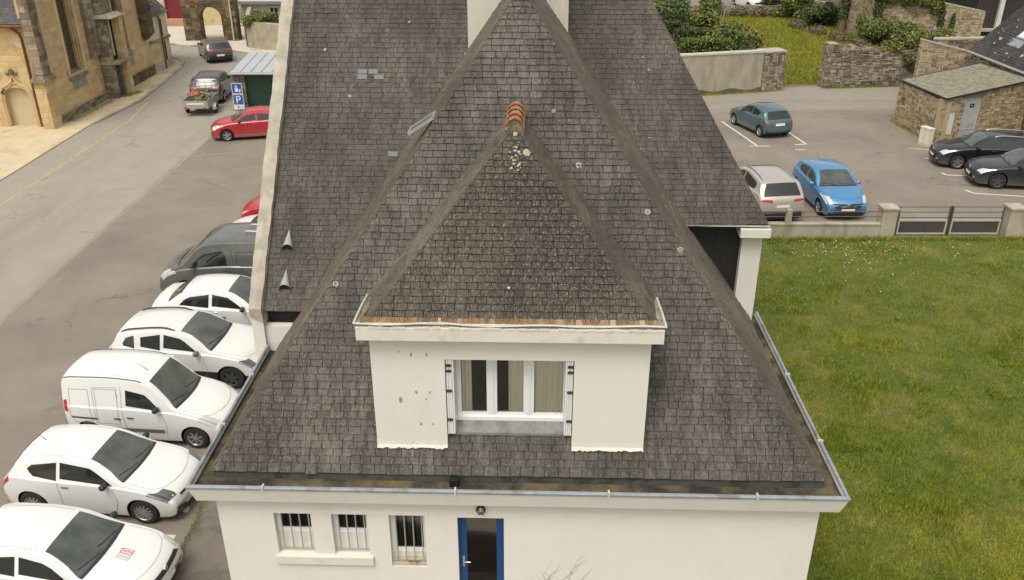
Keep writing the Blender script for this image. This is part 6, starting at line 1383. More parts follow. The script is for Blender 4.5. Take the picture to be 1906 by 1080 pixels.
        bm = bmesh.new(); bm.from_mesh(me); bmesh.ops.recalc_face_normals(bm, faces=bm.faces); bm.to_mesh(me); bm.free()
        body = bpy.data.objects.new('body', me); COL.objects.link(body)
        Rw = sp.get('R', .31); c = MB()
        for ax in sp['axles']:
            for sg in (1, -1):
                w = s.W / 2; ya, yb = sorted((sg * (w + .12), sg * (w - .3))); n2 = 26; cx = L / 2 - ax
                b = [(cx + (Rw + .045) * math.cos(6.2832 * i / n2), ya, Rw + .015 + (Rw + .045) * math.sin(6.2832 * i / n2)) for i in range(n2)]
                c.prism(b, [(q[0], yb, q[2]) for q in b])
        cme = c.mesh('cutter', m_plas)
        bm = bmesh.new(); bm.from_mesh(cme); bmesh.ops.recalc_face_normals(bm, faces=bm.faces); bm.to_mesh(cme); bm.free()
        cme.materials.clear(); cme.materials.append(s.P); cme.materials.append(m_plas); cme.polygons.foreach_set('material_index', [1] * len(cme.polygons))
        co = bpy.data.objects.new('cutter', cme); COL.objects.link(co)
        md = body.modifiers.new('b', 'BOOLEAN'); md.object = co; md.operation = 'DIFFERENCE'; md.solver = 'EXACT'
        dg = bpy.context.evaluated_depsgraph_get(); nm = bpy.data.meshes.new_from_object(body.evaluated_get(dg)); body.modifiers.clear(); body.data = nm; nm.name = 'body'
        bpy.data.objects.remove(co); bpy.data.meshes.remove(cme)
        nm.polygons.foreach_set('use_smooth', [True] * len(nm.polygons)); nm.set_sharp_from_angle(angle=R(30)); nm.update()
        body.parent = s.t
        for ax in sp['axles']:
            for sg in (1, -1): s.wheel(L / 2 - ax, sg * (s.W / 2 - .03), sg, Rw, sp.get('rim', m_rim), sp.get('spokes', 5))
        for pl in sp['windows']: s.side('window', pl, m_carglass)
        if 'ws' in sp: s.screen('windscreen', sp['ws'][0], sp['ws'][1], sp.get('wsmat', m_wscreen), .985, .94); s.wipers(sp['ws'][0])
        if 'rw' in sp: s.screen('rear_window', sp['rw'][0], sp['rw'][1], m_carglass, .9, .9)
        for st in sp.get('seams', ()): s.strip(st)
        for (x, z) in sp.get('handles', ()):
            for sg in (1, -1):
                mb = MB(); y = s.sidey(x, z); q = s.warp(x, sg * y, z); ball(mb, (q[0], q[1] + sg * .006, q[2]), (.1, .022, .018), 10, 6); put('door_handle', mb, sp.get('hmat', s.P), s.t, 60, True)
        x, z = sp['mirror']
        for sg in (1, -1):
            mb = MB(); y = s.sidey(x, z); q = s.warp(x, sg * y, z); ball(mb, (q[0] + .0, q[1] + sg * .11, q[2] + .04), (.065, .11, .075), 12, 8); mb.tube([(q[0], q[1] - sg * .02, q[2] - .01), (q[0], q[1] + sg * .07, q[2] + .01)], .03, 6); mo = put('wing_mirror', mb, sp.get('mmat', m_plas), s.t, 60, True)
            g = MB(); g.add([(q[0] - .056, q[1] + sg * (.11 + a), q[2] + .04 + b) for a, b in ((-.075, -.04), (.075, -.04), (.075, .04), (-.075, .04))], [(0, 1, 2, 3) if sg < 0 else (3, 2, 1, 0)]); put('mirror_glass', g, m_mirror, mo, None, True)
        for a in sp.get('patches', ()): s.patch(*a[:6], **(a[6] if len(a) > 6 else {}))
        for a in sp.get('fronts', ()): s.end(a[0], a[1], a[2], True, sides=a[3] if len(a) > 3 else (1,))
        for a in sp.get('rears', ()): s.end(a[0], a[1], a[2], False, sides=a[3] if len(a) > 3 else (1,))
        for a in sp.get('sides', ()): s.side(*a)
        if 'rails' in sp:
            xa, xb, mat = sp['rails']
            for sg in (1, -1):
                P = []
                for i in range(9):
                    x = xa + (xb - xa) * i / 8; p = s.sec(x)[10]; q = s.warp(x, sg * (p[0] - .02), p[1]); P.append((q[0], q[1], q[2] + (.045 if 0 < i < 8 else .005)))
                mb = MB(); mb.tube(P, .02, 7); put('roof_rail', mb, mat, s.t, 60, True)
        # shut lines of bonnet and roof, sticker in the screen
        c = sp['ws'][0]
        for sg in (1, -1):
            s.topline([(c - .12, sg * .97), (c - .5, sg * .97), (.42, sg * .95), (.3, sg * .8), (.24, sg * .45), (.22, 0)])
            s.topline([(sp['ws'][1] + .1, sg * .97), (s.L * .6, sg * .97), ((sp['rw'][0] if 'rw' in sp else s.L - .25) - .12, sg * .95)], 'roof_seam')
        xs_ = c + .1; mb = MB(); y0 = -.5 * s.sec(xs_)[10][0]
        for k_ in (0, 1):
            yy = y0 - .13 * k_; mb.add([tuple(a + b for a, b in zip(s.warp(x_, y_, s.topz(x_, y_)), (.012, 0, .012))) for x_, y_ in ((xs_, yy), (xs_, yy - .09), (xs_ + .08, yy - .09), (xs_ + .08, yy))], [(3, 2, 1, 0)])
        if hash_(s.t['label']) % 5 < 2: put('windscreen_sticker', mb, m_plate, s.t, None, True, kind='stuff')
        if 'scale' in sp: s.t.scale = (sp['scale'],) * 3
        if 'aerial' in sp:
            x, y, l = sp['aerial']; z = s.topz(x, y); q = s.warp(x, y, z); mb = MB(); mb.tube([q, (q[0] - l * .8, q[1], q[2] + l * .6)], [.008, .004], 5); put('aerial', mb, m_plas, s.t, None, True)
    def topline(s, pts, name='bonnet_seam', wd=.009):
        P = []
        for a, b in zip(pts, pts[1:]):
            n = max(2, int(abs(b[0] - a[0]) / .12) + int(abs(b[1] - a[1]) / .15))
            P += [(a[0] + (b[0] - a[0]) * i / n, a[1] + (b[1] - a[1]) * i / n) for i in range(n + (b is pts[-1]))]
        Q = []
        for x, f in P: y = f * s.sec(x)[10][0]; q = s.warp(x, y, s.topz(x, y)); Q.append(Vector((q[0], q[1], q[2] + .003)))
        r1, r2 = [], []
        for i, p in enumerate(Q):
            d = (Q[min(i + 1, len(Q) - 1)] - Q[max(i - 1, 0)]); d.z = 0; d = d.normalized() if d.length > 1e-6 else Vector((1, 0, 0)); nn = Vector((-d.y, d.x, 0)) * wd / 2; r1.append(p + nn); r2.append(p - nn)
        mb = MB(); mb.grid([r1, r2], 0, True); put(name, mb, s.gap, s.t, None, True)
    def wipers(s, x):
        for y0, y1 in ((.12, .62), (-.5, .02)):
            w = s.sec(x)[10][0]; mb = MB(); P = []
            for i in range(6):
                y = -(y0 + (y1 - y0) * i / 5); xx = x + .03 + .09 * (i / 5) ** 1.2; q = s.warp(xx, y, s.topz(xx, y)); P.append((q[0] + .008, q[1], q[2] + .014))
            mb.tube(P, .008, 5); put('wiper', mb, m_plas, s.t, None, True)
        # black cowl strip at the foot of the screen
        rw = []
        for xx in (x - .07, x - .0):
            w = s.sec(xx)[10][0] * .98; rw.append([tuple(a + b for a, b in zip(s.warp(xx, w * (-1 + k / 5), s.topz(xx, w * (-1 + k / 5))), (0, 0, .007))) for k in range(11)])
        mb = MB(); mb.grid(rw, 0, False); put('cowl', mb, m_plas, s.t, None, True)
    def wheel(s, x, y, sg, r, rim, spokes):
        w = .19; mb = MB(); pr = [(r * .62, 0), (r * .68, sg * .005), (r * .9, 0), (r * .985, -sg * .03), (r, -sg * .07), (r, -sg * (w - .05)), (r * .96, -sg * w), (r * .5, -sg * w)]
        mb.lathe(pr, 28, 'y', (x, y, r)); t = put('wheel', mb, m_tyre, s.t, 40, True)
        mb = MB(); mb.lathe([(r * .63, -sg * .0), (r * .66, sg * .006), (r * .6, -sg * .012), (r * .58, -sg * .06)], 28, 'y', (x, y, r))
        ri = r * .6
        for i in range(spokes):
            a = 6.2832 * i / spokes + .3; ca, sa = math.cos(a), math.sin(a); hw = r * (.13 if spokes <= 6 else .07)
            U = Vector((ca, 0, sa)); T = Vector((-sa, 0, ca)); N = Vector((0, sg, 0)); O = Vector((x, y, r))
            P = [O + U * (.1 * r) + T * hw * .8, O + U * ri + T * hw, O + U * ri - T * hw, O + U * (.1 * r) - T * hw * .8]
            mb.prism([p + N * -.045 for p in P], [P[0] + N * -.008, P[1] + N * -.004, P[2] + N * -.004, P[3] + N * -.008])
        mb.lathe([(.001, -sg * .002), (r * .15, -sg * .004), (r * .17, -sg * .04)], 14, 'y', (x, y, r))
        put('rim', mb, rim, t, 40, True)
        mb = MB(); mb.lathe([(.001, -sg * .055), (r * .6, -sg * .055)], 20, 'y', (x, y, r)); put('brake_disc', mb, m_rimd, t, None, True)
def hatch(L, W, H, wb=2.5, fo=.8, cowl=1.1, ck=1.0, **kw):
    """five-door hatchback profile scaled from lengths and heights"""
    sH = H / 1.45; c = cowl; z = lambda v: v * sH
    roof0 = c + .82 * sH
    top = [(0, .46), (.015, .56), (.05, .66), (.14, .745), (.4, z(.85)), (.75, z(.93)), (c - .12, z(.98)), (c, z(1.0)), (c + .35, z(1.19)), (c + .65, z(1.345)), (roof0, z(1.4)), (roof0 + .35, H - .01), (L * .6, H), (L - .85, H - .055), (L - .5, H - .11), (L - .43, H - .135), (L - .28, z(1.13)), (L - .13, z(.96)), (L - .07, z(.9)), (L - .03, z(.78)), (L - .01, .62), (L, .5)]
    belt = [(0, .56), (.5, z(.83)), (c, z(.93)), (L * .5, z(.965)), (L * .78, z(1.0)), (L - .4, z(1.03)), (L, z(.95))]
    b = pchip(belt)
    A = c + .2; rf = roof0 + .02; m = c + 1.22; e = L - .72
    wtop = H - .1
    fw = [(A, b(A) + .02), (A + .4, z(1.215)), (rf + .1, wtop - .01), (m, wtop + .005), (m + .02, b(m) + .02)]
    rwn = [(m + .1, b(m) + .02), (m + .08, wtop + .005), (e - .25, wtop - .035), (e + .02, z(1.2)), (e - .1, b(e) + .03)]
    sp = dict(L=L, W=W, top=top, belt=belt, axles=(fo, fo + wb), ws=(c + .04, roof0 - .03), rw=(L - .415, L - .13), windows=[fw, rwn], mirror=(c + .34, b(c + .3) + .02),
        seams=[[(c + .22, .3), (c + .12, .6), (c + .2, b(c + .2) - .01)], [(m + .05, .3), (m + .06, b(m) - .0)], [(e - .2, .45), (e + .1, .75), (e, b(e) - .01)]], handles=[(m - .12, b(m) - .1), (e - .05, b(e) - .09)])
    sp.update(kw); return sp
# ---- near row, left of the house --------------------------------------------------------------
s = hatch(4.06, 1.73, 1.45, 2.59, .84, 1.12, nose=.13, rim=m_rim, mmat=m_plas)
s['fronts'] = [('grille', [(-.62, .6), (.62, .6), (.5, .7), (-.5, .7)], m_plas), ('number_plate', [(-.26, .38), (.26, .38), (.26, .49), (-.26, .49)], m_plate), ('lower_grille', [(-.6, .26), (.6, .26), (.5, .37), (-.5, .37)], m_plas), ('day_light', [(.55, .33), (.7, .35), (.7, .46), (.58, .44)], m_chrome, (1, -1))]
s['patches'] = [('headlight', .12, .5, 4.8, 10.25, m_head, dict(x0b=.05, x1b=.3, nr=10)), ('taillight', 3.78, 4.0, 5.0, 7.0, m_tail)]
clio = Car('parked_car', 'white hatchback with red and grey logo on its bonnet, nearest in the parked row', 'car', (-8.18, 12.0), -7, P_white, dict(s, scale=.96), 'cars parked in a row left of the house')
# badge and the printed logo on the bonnet
def decal(car, x0, x1, y0, y1, mat, name, n=5):
    rw = [[tuple(a + b for a, b in zip(car.warp(x0 + (x1 - x0) * i / n, y0 + (y1 - y0) * k / n, car.topz(x0 + (x1 - x0) * i / n, y0 + (y1 - y0) * k / n)), (0, 0, .005))) for k in range(n + 1)] for i in range(n + 1)]
    mb = MB(); mb.grid(rw); put(name, mb, mat, car.t, None, True)
m_lr = plain('red_print', (.55, .03, .06), .5); m_lg = plain('grey_print', (.36, .38, .4), .5)
for (x0, y0, mt) in ((.64, .0, m_lr), (.64, -.14, m_lg)):
    for (a, b, c_, d_) in ((.0, .24, .0, .014), (.0, .24, .11, .124), (.0, .016, .014, .11), (.224, .24, .014, .11)): decal(clio, x0 + a, x0 + b, y0 + c_, y0 + d_, mt, 'bonnet_logo', 3)
    for k_ in range(4): decal(clio, x0 + .035 + k_ * .046, x0 + .06 + k_ * .046, y0 + .04, y0 + .085, mt, 'bonnet_logo', 2)
q = MB(); q.prism([(2.0, 0, .62), (2.0, .07, .72), (2.0, 0, .82), (2.0, -.07, .72)], [(2.035, 0, .64), (2.035, .055, .72), (2.035, 0, .8), (2.035, -.055, .72)]); put('badge', q, m_chrome, clio.t, None, True)
s = hatch(3.97, 1.68, 1.46, 2.47, .8, 1.08, nose=.12, spokes=12, rim=m_rim, aerial=(3.2, 0, .2))
m = 2.5
b_ = pchip(s['belt'])
s['windows'] = [[(1.26, .955), (1.68, 1.21), (1.95, 1.355), (2.5, 1.375), (2.52, .98)], [(2.6, .99), (2.58, 1.37), (3.0, 1.34), (3.32, 1.26), (3.2, 1.07)]]
s['seams'] = [[(1.3, .3), (1.2, .6), (1.28, .9)], [(2.55, .3), (2.58, .95)]]; s['handles'] = [(2.42, .86)]; s['hmat'] = m_plasg
s['patches'] = [('headlight', .12, .52, 4.8, 10.3, m_headd, dict(x0b=.05, x1b=.3, nr=10)), ('taillight', 3.76, 3.93, 4.6, 6.6, m_tail)]
s['fronts'] = [('grille', [(-.5, .6), (.5, .6), (.5, .655), (-.5, .655)], m_plas), ('fog_grille', [(.4, .3), (.68, .33), (.68, .41), (.42, .39)], m_plas, (1, -1)), ('number_plate', [(-.26, .42), (.26, .42), (.26, .53), (-.26, .53)], m_plate)]
Car('parked_car', 'white three-door hatchback with fan-spoked wheels, second nearest of the parked row', 'car', (-8.52, 14.58), -6.3, P_white, dict(s, scale=.96), 'cars parked in a row left of the house')
# small white van with blind rear sides
Lk = 4.03
s = dict(L=Lk, W=1.66, tum=.16, nose=.16, bow=.16, top=[(0, .46), (.015, .55), (.05, .64), (.12, .72), (.4, .88), (.75, 1.0), (.95, 1.05), (1.05, 1.08), (1.4, 1.4), (1.65, 1.63), (1.85, 1.74), (2.2, 1.8), (2.8, 1.83), (3.6, 1.81), (3.9, 1.76), (3.97, 1.66), (4.0, 1.3), (4.01, .95), (4.02, .7), (4.03, .5)],
    belt=[(0, .56), (.5, .87), (1.05, 1.0), (1.6, 1.03), (2.6, 1.07), (4.03, 1.07)], axles=(.78, 3.38), R=.3, spokes=7, rim=m_rim, ws=(1.1, 1.76), windows=[[(1.42, 1.03), (1.78, 1.38), (1.95, 1.5), (2.32, 1.53), (2.36, 1.06)]], mirror=(1.5, 1.08),
    seams=[[(1.36, .32), (1.3, .7), (1.4, .98)], [(2.42, .32), (2.46, 1.05), (2.44, 1.6)], [(3.2, .5), (3.2, 1.55), (2.56, 1.58), (2.54, 1.3)], [(3.32, .62), (3.32, 1.5), (3.8, 1.48), (3.86, .8), (3.8, .62), (3.32, .62)], [(2.56, .62), (2.56, 1.52), (3.14, 1.52), (3.14, .62), (2.56, .62)]], handles=[(2.28, .82), (2.6, .78)], hmat=m_plas,
    sides=[('sliding_rail', [(3.15, .74), (3.85, .74), (3.85, .78), (3.15, .78)], m_plas, .012), ('rubbing_strip', [(1.4, .42), (3.0, .42), (3.0, .52), (1.4, .52)], m_plasg, .012), ('bumper_corner', [(3.72, .32), (4.0, .34), (4.0, .5), (3.72, .5)], m_plasg, .012)],
    patches=[('headlight', .14, .48, 4.7, 10.2, m_head, dict(x0b=.1, x1b=.42, nr=10)), ('taillight', 3.9, 3.99, 4.2, 6.6, m_tail)], fronts=[('grille', [(-.5, .58), (.5, .58), (.5, .66), (-.5, .66)], m_plas), ('bumper', [(-.7, .3), (.7, .3), (.7, .44), (-.7, .44)], m_plas)], aerial=(1.95, -.2, .28))
kan = Car('parked_van', 'small white panel van with blank rear sides, between two white cars', 'van', (-8.38, 17.1), -5, P_white, dict(s, scale=.96), 'cars parked in a row left of the house')
# seams along the roof edges of the van
for sg in (1, -1):
    P = []
    for i in range(12):
        x = 1.9 + 2.0 * i / 11; p = kan.sec(x)[9]; q = kan.warp(x, sg * (p[0] - .02), p[1]); P.append((q[0], q[1], q[2] + .035))
    mb = MB(); mb.tube(P, .012, 5); put('roof_gutter', mb, m_plasg, kan.t, None, True)
# white estate-like SUV with roof rails
Ld = 4.31
s = hatch(Ld, 1.82, 1.62, 2.67, .83, 1.25, R=.34, clad=True, rim=m_rimd, spokes=6, nose=.12, mmat=m_plasg)
s['windows'] = [[(1.62, 1.1), (2.02, 1.38), (2.25, 1.5), (2.55, 1.52), (2.57, 1.12)], [(2.66, 1.12), (2.65, 1.52), (3.2, 1.5), (3.22, 1.14)], [(3.4, 1.15), (3.4, 1.48), (3.62, 1.44), (3.76, 1.26), (3.72, 1.17)]]
s['rails'] = (2.3, 3.8, m_plas); s['patches'] = [('headlight', .13, .45, 4.8, 10.2, m_headd, dict(x0b=.06, x1b=.28, nr=10)), ('taillight', 4.05, 4.26, 4.4, 6.8, m_tail)]
s['fronts'] = [('grille', [(-.5, .62), (.5, .62), (.5, .78), (-.5, .78)], m_plas)]
s['belt'] = [(0, .6), (.5, .92), (1.25, 1.05), (2.2, 1.09), (3.4, 1.12), (4.31, 1.1)]
Car('parked_car', 'white dirty SUV with black roof rails, beside the small white van', 'car', (-8.38, 19.7), -4, P_white2, dict(s, scale=.96), 'cars parked in a row left of the house')
# white saloon
Ls = 4.45
s = dict(L=Ls, W=1.75, tum=.36, top=[(0, .46), (.015, .56), (.05, .65), (.14, .74), (.45, .84), (.9, .92), (1.15, .97), (1.2, .98), (1.6, 1.2), (1.95, 1.37), (2.15, 1.41), (2.6, 1.44), (3.0, 1.42), (3.35, 1.36), (3.5, 1.31), (3.75, 1.16), (3.95, 1.05), (4.1, 1.02), (4.3, 1.0), (4.38, .97), (4.42, .85), (4.44, .65), (4.45, .5)],
    belt=[(0, .56), (.5, .81), (1.2, .92), (2.2, .95), (3.6, 1.0), (4.45, .94)], axles=(.85, 3.5), ws=(1.25, 2.05), rw=(3.45, 3.9), windows=[[(1.5, .95), (1.9, 1.2), (2.12, 1.33), (2.48, 1.35), (2.5, .975)], [(2.6, .98), (2.58, 1.35), (2.95, 1.33), (3.3, 1.24), (3.52, 1.05), (3.45, 1.01)]], mirror=(1.5, .96),
    seams=[[(1.4, .3), (1.35, .6), (1.45, .92)], [(2.55, .3), (2.56, .95)], [(3.2, .5), (3.45, .8), (3.4, .98)]], handles=[(2.4, .86), (3.4, .88)], hmat=m_chrome, patches=[('taillight', 4.22, 4.42, 4.2, 6.3, m_tail), ('headlight', .07, .35, 6, 8.5, m_head, dict(x0b=.05, x1b=.2))], aerial=(3.3, 0, .04))
Car('parked_car', 'white saloon parked between the grey van and the white SUV', 'car', (-8.15, 22.3), -2.5, P_white, dict(s, scale=.96), 'cars parked in a row left of the house')
# grey van facing the road
Lv = 5.0
s = dict(L=Lv, W=1.95, tum=.07, nose=.1, bow=.13, top=[(0, .5), (.015, .62), (.05, .75), (.12, .85), (.3, .98), (.55, 1.1), (.68, 1.15), (1.05, 1.46), (1.35, 1.72), (1.6, 1.86), (2.0, 1.93), (2.8, 1.97), (4.6, 1.95), (4.88, 1.9), (4.94, 1.75), (4.96, 1.3), (4.97, .9), (4.98, .7), (5, .5)],
    belt=[(0, .6), (.4, .95), (.85, 1.08), (1.6, 1.15), (2.6, 1.2), (5, 1.2)], axles=(.95, 4.05), R=.33, rim=m_rimd, ws=(.73, 1.53), windows=[[(1.0, 1.12), (1.42, 1.46), (1.7, 1.64), (2.2, 1.68), (2.3, 1.62), (2.32, 1.22), (2.24, 1.17)]], mirror=(1.2, 1.18),
    seams=[[(1.2, .34), (1.1, .8), (1.22, 1.1)], [(2.5, .34), (2.52, 1.2), (2.48, 1.75)], [(4.0, .5), (4.0, 1.75)], [(2.62, 1.3), (2.66, 1.65), (3.9, 1.65), (3.9, 1.2), (2.75, 1.2), (2.62, 1.3)]], handles=[(2.36, 1.05)], hmat=m_plas,
    patches=[('headlight', .14, .6, 4.8, 10.2, m_head, dict(x0b=.06, x1b=.4, nr=10))], fronts=[('grille', [(-.5, .6), (.5, .6), (.5, .75), (-.5, .75)], m_plas), ('fog_lamp', [(.6, .36), (.78, .38), (.78, .5), (.62, .5)], m_plas, (1, -1))])
van = Car('parked_van', 'grey van facing the road, parked beside the white saloon', 'van', (-8.45, 24.72), 178, P_grey, s, 'cars parked in a row left of the house')
q = MB(); x0 = 2.5 - 2.75; z = van.topz(2.7, 0) + .03
q.tube([(x0, -.35, z), (x0 - .05, -.35, z + .04), (x0 - .55, -.3, z + .04), (x0 - .6, -.3, z)], .03, 6); q.tube([(x0, .2, z), (x0 - .05, .2, z + .04), (x0 - .55, .25, z + .04), (x0 - .6, .25, z)], .03, 6); put('roof_bracket', q, m_rim, van.t, None, True)
s = hatch(4.06, 1.73, 1.45, 2.5, .82, 1.1); s['patches'] = [('headlight', .07, .34, 6, 8.5, m_head, dict(x0b=.05, x1b=.2)), ('taillight', 3.78, 4.0, 5, 7, m_tail)]
Car('parked_car', 'white car mostly hidden behind the gable, beside the grey van', 'car', (-8.2, 28.15), 178, P_white, dict(s, scale=.96), 'cars parked in a row left of the house')
s = hatch(3.9, 1.66, 1.47, 2.45, .8, 1.08); s['patches'] = [('headlight', .07, .34, 6, 8.5, m_head, dict(x0b=.05, x1b=.2)), ('taillight', 3.62, 3.84, 5, 7, m_tail)]
Car('parked_car', 'red car just showing behind the mossy gable coping', 'car', (-8.15, 30.4), 178, P_red, s, 'cars parked in a row left of the house')
# ---- up the road -----------------------------------------------------------------------------
s = hatch(4.06, 1.73, 1.45, 2.59, .84, 1.12, rim=m_rim, mmat=m_plas)
s['patches'] = [('headlight', .12, .6, 4.8, 10.25, m_head, dict(x0b=.05, x1b=.32, nr=10)), ('taillight', 3.78, 4.0, 5, 7, m_tail)]
s['fronts'] = [('grille', [(-.62, .6), (.62, .6), (.5, .68), (-.5, .68)], m_plas), ('lower_grille', [(-.6, .26), (.6, .26), (.5, .37), (-.5, .37)], m_plas)]
s['sides'] = [('door_strip', [(1.4, .3), (3.0, .3), (3.0, .325), (1.4, .325)], m_chrome, .012)]
Car('red_car', 'bright red hatchback at the roadside below the parking sign', 'car', (-13.05, 42.3), 192, P_red, dict(s, scale=.96))
def rear_kit(Wd, zl, zt_, plate=(.5, .62), inner=.42, lights=m_tail):
    w = Wd / 2
    return [('taillight', [(inner, zl), (w - .05, zl + .02), (w - .06, zt_), (inner + .03, zt_ - .02)], lights, (1, -1)), ('number_plate', [(-.26, plate[0]), (.26, plate[0]), (.26, plate[1]), (-.26, plate[1])], m_plate)]
s = hatch(4.28, 1.81, 1.53, 2.61, .85, 1.2, R=.33, rails=(2.2, 3.6, m_chrome)); s['rears'] = rear_kit(1.7, .82, 1.0, (.6, .72)) + [('bumper', [(-.75, .33), (.75, .33), (.75, .55), (-.75, .55)], m_plas), ('brake_light', [(-.16, 1.415), (.16, 1.415), (.16, 1.435), (-.16, 1.435)], m_tail)]
s['rw'] = (3.87, 4.14); s['sides'] = [('door_strip', [(1.5, .3), (3.2, .3), (3.2, .34), (1.5, .34)], m_chrome, .012)]
Car('towing_car', 'dark brown car with chrome rails towing a trailer up the road', 'car', (-17.55, 50.75), 94, P_dk, s)
s = hatch(4.3, 1.8, 1.44, 2.64, .85, 1.2, R=.32); s['rears'] = rear_kit(1.7, .8, .97, (.5, .62), .45) + [('bumper', [(-.75, .33), (.75, .33), (.75, .48), (-.75, .48)], m_plas), ('brake_light', [(-.16, 1.335), (.16, 1.335), (.16, 1.352), (-.16, 1.352)], m_tail)]
Car('grey_car', 'dark grey hatchback driving away towards the stone gateway', 'car', (-21.1, 62.3), 118, P_dk2, s)
# trailer loaded with logs
tr_ = thing('trailer', 'small grey galvanised trailer behind the dark brown car', 'trailer', (-17.1, 47.05, 0), R(91))
q = MB(); l, wd, zf = 1.05, .68, .45
q.box(-l, l, -wd, wd, zf, zf + .04); q.box(-l, l, -wd, -wd + .03, zf + .042, zf + .42); q.box(-l, l, wd - .03, wd, zf + .042, zf + .42); q.box(-l, -l + .03, -wd + .031, wd - .031, zf + .042, zf + .42); q.box(l - .03, l, -wd + .031, wd - .031, zf + .042, zf + .42)
m_galv = surf('galvanised', (.33, .34, .31), (.42, .43, .39), 6, .5, metal=.4)
put('bed', q, m_galv, tr_, None, True)
q = MB(); q.box(l + .001, l + 1.0, -.04, .04, zf - .08, zf - .01); put('drawbar', q, m_dark, tr_, None, True)
for sg in (1, -1):
    mb = MB(); mb.lathe([(.09, 0), (.2, sg * .005), (.25, -sg * .03), (.25, -sg * .12), (.1, -sg * .14)], 20, 'y', (-.1, sg * (wd + .16), .25)); wo_ = put('wheel', mb, m_tyre, tr_, 40, True)
    mb = MB(); mb.lathe([(.001, -sg * .01), (.12, -sg * .005), (.14, -sg * .02)], 14, 'y', (-.1, sg * (wd + .161), .25)); put('rim', mb, m_rim, wo_, None, True)
    mb = MB(); mb.grid([[(-.1 + .31 * math.cos(t), sg * (wd + dy), .25 + .31 * math.sin(t)) for t in [math.pi * i / 8 for i in range(9)]] for dy in (.0, .2)], 0, sg > 0); put('mudguard', mb, m_galv, tr_, 40, True)
    mb = MB(); mb.box(-l - .03, -l - .002, sg * .5 - .09, sg * .5 + .09, zf - .02, zf + .08); put('taillight', mb, m_tail, tr_, None, True)
q = MB(); q.box(-l - .012, -l - .001, -.5, .45, zf + .22, zf + .3); put('reflective_board', q, m_plate, tr_, None, True)
q = MB()
for yy_ in (-wd, -.35, 0, .35, wd): q.tube([(l, yy_, zf + .42), (l, yy_, zf + .95)], .014, 5)
for zz in (.6, .78, .95): q.tube([(l, -wd, zf + zz), (l, wd, zf + zz)], .014, 5)
for sg in (-1, 1): q.tube([(l, sg * wd, zf + .95), (-l + .3, sg * wd, zf + .95), (-l + .3, sg * wd, zf + .42)], .014, 5)
put('mesh_side', q, m_galv, tr_, None, True)
m_log = pieces('log_wood', [(0, (.14, .1, .05)), (.5, (.24, .18, .09)), (1, (.36, .28, .15))], .9, dt=(.65, .85), moss=(.18, .17, .05), mscale=3)
for i in range(26):
    a = random.uniform(-.5, .5) + (0 if random.random() < .7 else 1.57); c = Vector((-17.1 + random.uniform(-.38, .38), 47.05 + random.uniform(-.55, .6), .68 + random.uniform(.0, .45)))
    d = Vector((math.cos(a), math.sin(a), random.uniform(-.3, .3))) * random.uniform(.2, .32); q = MB(); q.tube([c - d, c + d], random.uniform(.05, .085), 7)
    o = put('log', q, m_log); o['label'] = 'cut log lying in the loaded grey trailer'; o['category'] = 'log'; o['group'] = 'logs in the trailer'
q = MB(); ball(q, (-17.12, 46.5, 1.12), (.16, .1, .14), 9, 6); ball(q, (-17.3, 46.6, 1.2), (.1, .08, .09), 8, 5); o = put('sack', q, plain('red_sack', (.5, .12, .06), .7), smooth=50); o['label'] = 'small red sack on top of the trailer logs'; o['category'] = 'sack'
# ---- right-hand car park -----------------------------------------------------------------------
s = hatch(3.78, 1.64, 1.42, 2.47, .72, 1.05, nose=.16, R=.29, mmat=P_teal, rim=m_rim); s['rears'] = rear_kit(1.6, .72, .92, (.66, .78), .58) + [('bumper', [(-.74, .34), (.74, .34), (.74, .56), (-.74, .56)], plain('teal_bumper', (.08, .13, .14), .5))]
s['sides'] = [('rubbing_strip', [(1.2, .5), (3.0, .5), (3.0, .56), (1.2, .56)], plain('teal_strip', (.08, .15, .17), .5), .012)]
Car('teal_car', 'metallic teal hatchback parked alone between white lines', 'car', (12.72, 43.55), 107, P_teal, s)
s = hatch(4.49, 1.84, 1.67, 2.68, .9, 1.25, R=.35, rails=(2.2, 3.8, m_rim), mmat=P_silver); s['rears'] = rear_kit(1.78, .92, 1.06, (.72, .84), .4) + [('bumper', [(-.78, .33), (.78, .33), (.78, .52), (-.78, .52)], m_plas), ('chrome_strip', [(-.78, .54), (.78, .54), (.78, .57), (-.78, .57)], m_chrome)]
s['rw'] = (4.06, 4.35); s['aerial'] = (3.6, 0, .08)
Car('silver_car', 'silver SUV with roof rails parked beside the blue car', 'car', (9.78, 32.3), 98, P_silver, s)
s = hatch(4.02, 1.74, 1.48, 2.51, .82, 1.12, mmat=P_blue, nose=.14); s['fronts'] = [('grille', [(-.48, .5), (.48, .5), (.58, .68), (-.58, .68)], m_plas), ('grille_bar', [(-.52, .57), (.52, .57), (.58, .63), (-.58, .63)], m_chrome), ('number_plate', [(-.26, .4), (.26, .4), (.26, .5), (-.26, .5)], m_plate), ('lower_grille', [(-.6, .25), (.6, .25), (.55, .36), (-.55, .36)], m_plas), ('badge', [(-.06, .56), (.06, .56), (.06, .68), (-.06, .68)], m_chrome)]
s['patches'] = [('headlight', .14, .72, 5.0, 10.3, m_head, dict(x0b=.07, x1b=.38, nr=10))]; s['aerial'] = (3.4, 0, .3)
Car('blue_car', 'metallic blue hatchback facing the low wall beside the silver SUV', 'car', (12.62, 32.55), -87, P_blue, s)
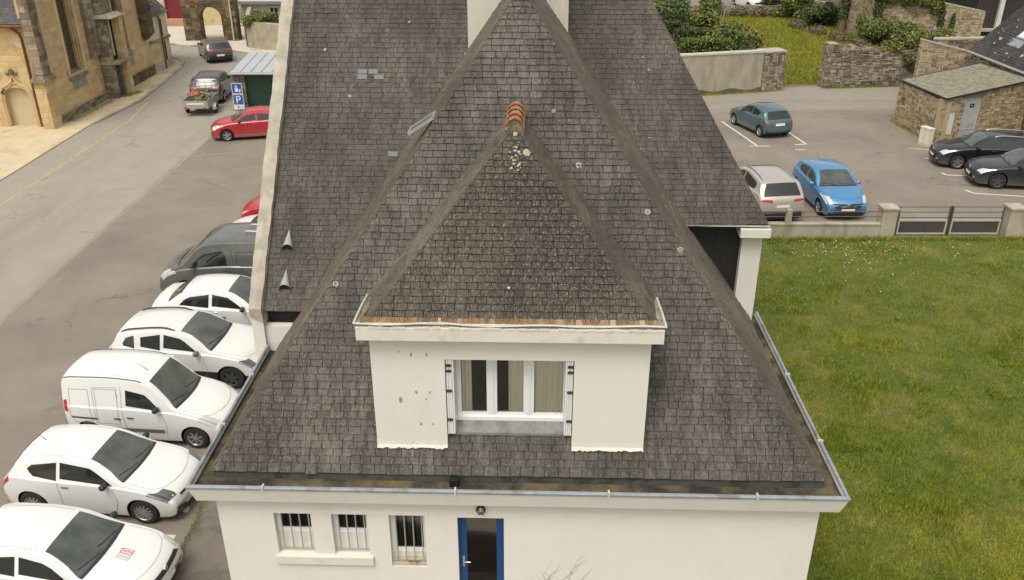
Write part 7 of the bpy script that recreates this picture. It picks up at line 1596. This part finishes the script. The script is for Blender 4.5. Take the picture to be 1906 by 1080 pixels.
def nosekit(h=m_head): return [('grille', [(-.5, .5), (.5, .5), (.6, .66), (-.6, .66)], m_plas), ('number_plate', [(-.26, .4), (.26, .4), (.26, .51), (-.26, .51)], m_plate), ('lower_grille', [(-.6, .25), (.6, .25), (.55, .34), (-.55, .34)], m_plasg), ('fog_lamp', [(.52, .36), (.72, .38), (.72, .46), (.55, .44)], m_chrome, (1, -1)), ('badge', [(-.06, .6), (.06, .6), (.06, .72), (-.06, .72)], m_chrome)]
s = hatch(4.56, 1.8, 1.48, 2.7, .9, 1.22, R=.325, rails=(2.3, 4.1, m_chrome), nose=.15)
s['top'] = [p for p in s['top'] if p[0] < 3.4] + [(3.6, 1.46), (4.0, 1.41), (4.15, 1.37), (4.28, 1.2), (4.42, 1.0), (4.48, .9), (4.53, .75), (4.55, .6), (4.56, .5)]
s['rw'] = (4.17, 4.4); s['windows'].append([(3.75, 1.06), (3.72, 1.36), (4.0, 1.32), (4.1, 1.2), (4.0, 1.08)]); s['fronts'] = nosekit(); s['patches'] = [('headlight', .14, .62, 5.0, 10.3, m_head, dict(x0b=.07, x1b=.3, nr=10)), ('taillight', 4.3, 4.5, 5, 7, m_tail)]
Car('black_estate_car', 'black estate car with silver roof rails beside the stone hut', 'car', (21.35, 37.55), 171, P_black, s)
s = hatch(4.79, 1.85, 1.46, 2.82, .95, 1.3, R=.34, nose=.15, rim=m_rimd)
s['fronts'] = nosekit(); s['patches'] = [('headlight', .14, .66, 5.0, 10.3, m_head, dict(x0b=.07, x1b=.3, nr=10)), ('taillight', 4.5, 4.72, 5, 7, m_tail)]
Car('black_car', 'black car cut by the right edge, in front of the black estate', 'car', (21.85, 34.85), 170, P_nvy, s)
s = hatch(4.1, 1.75, 1.46); s['fronts'] = nosekit(); s['patches'] = [('headlight', .09, .5, 6, 8.7, m_head, dict(x0b=.06, x1b=.24))]
Car('distant_car', 'distant white car beyond the walled garden, facing the camera', 'car', (23.1, 87.9), -70, P_white, s)
s = hatch(4.3, 1.8, 1.5); s['rears'] = rear_kit(1.7, .8, .97)
Car('distant_car', 'distant grey car beyond the walled garden, half behind a bush', 'car', (29.5, 90.2), 140, P_silver, s)
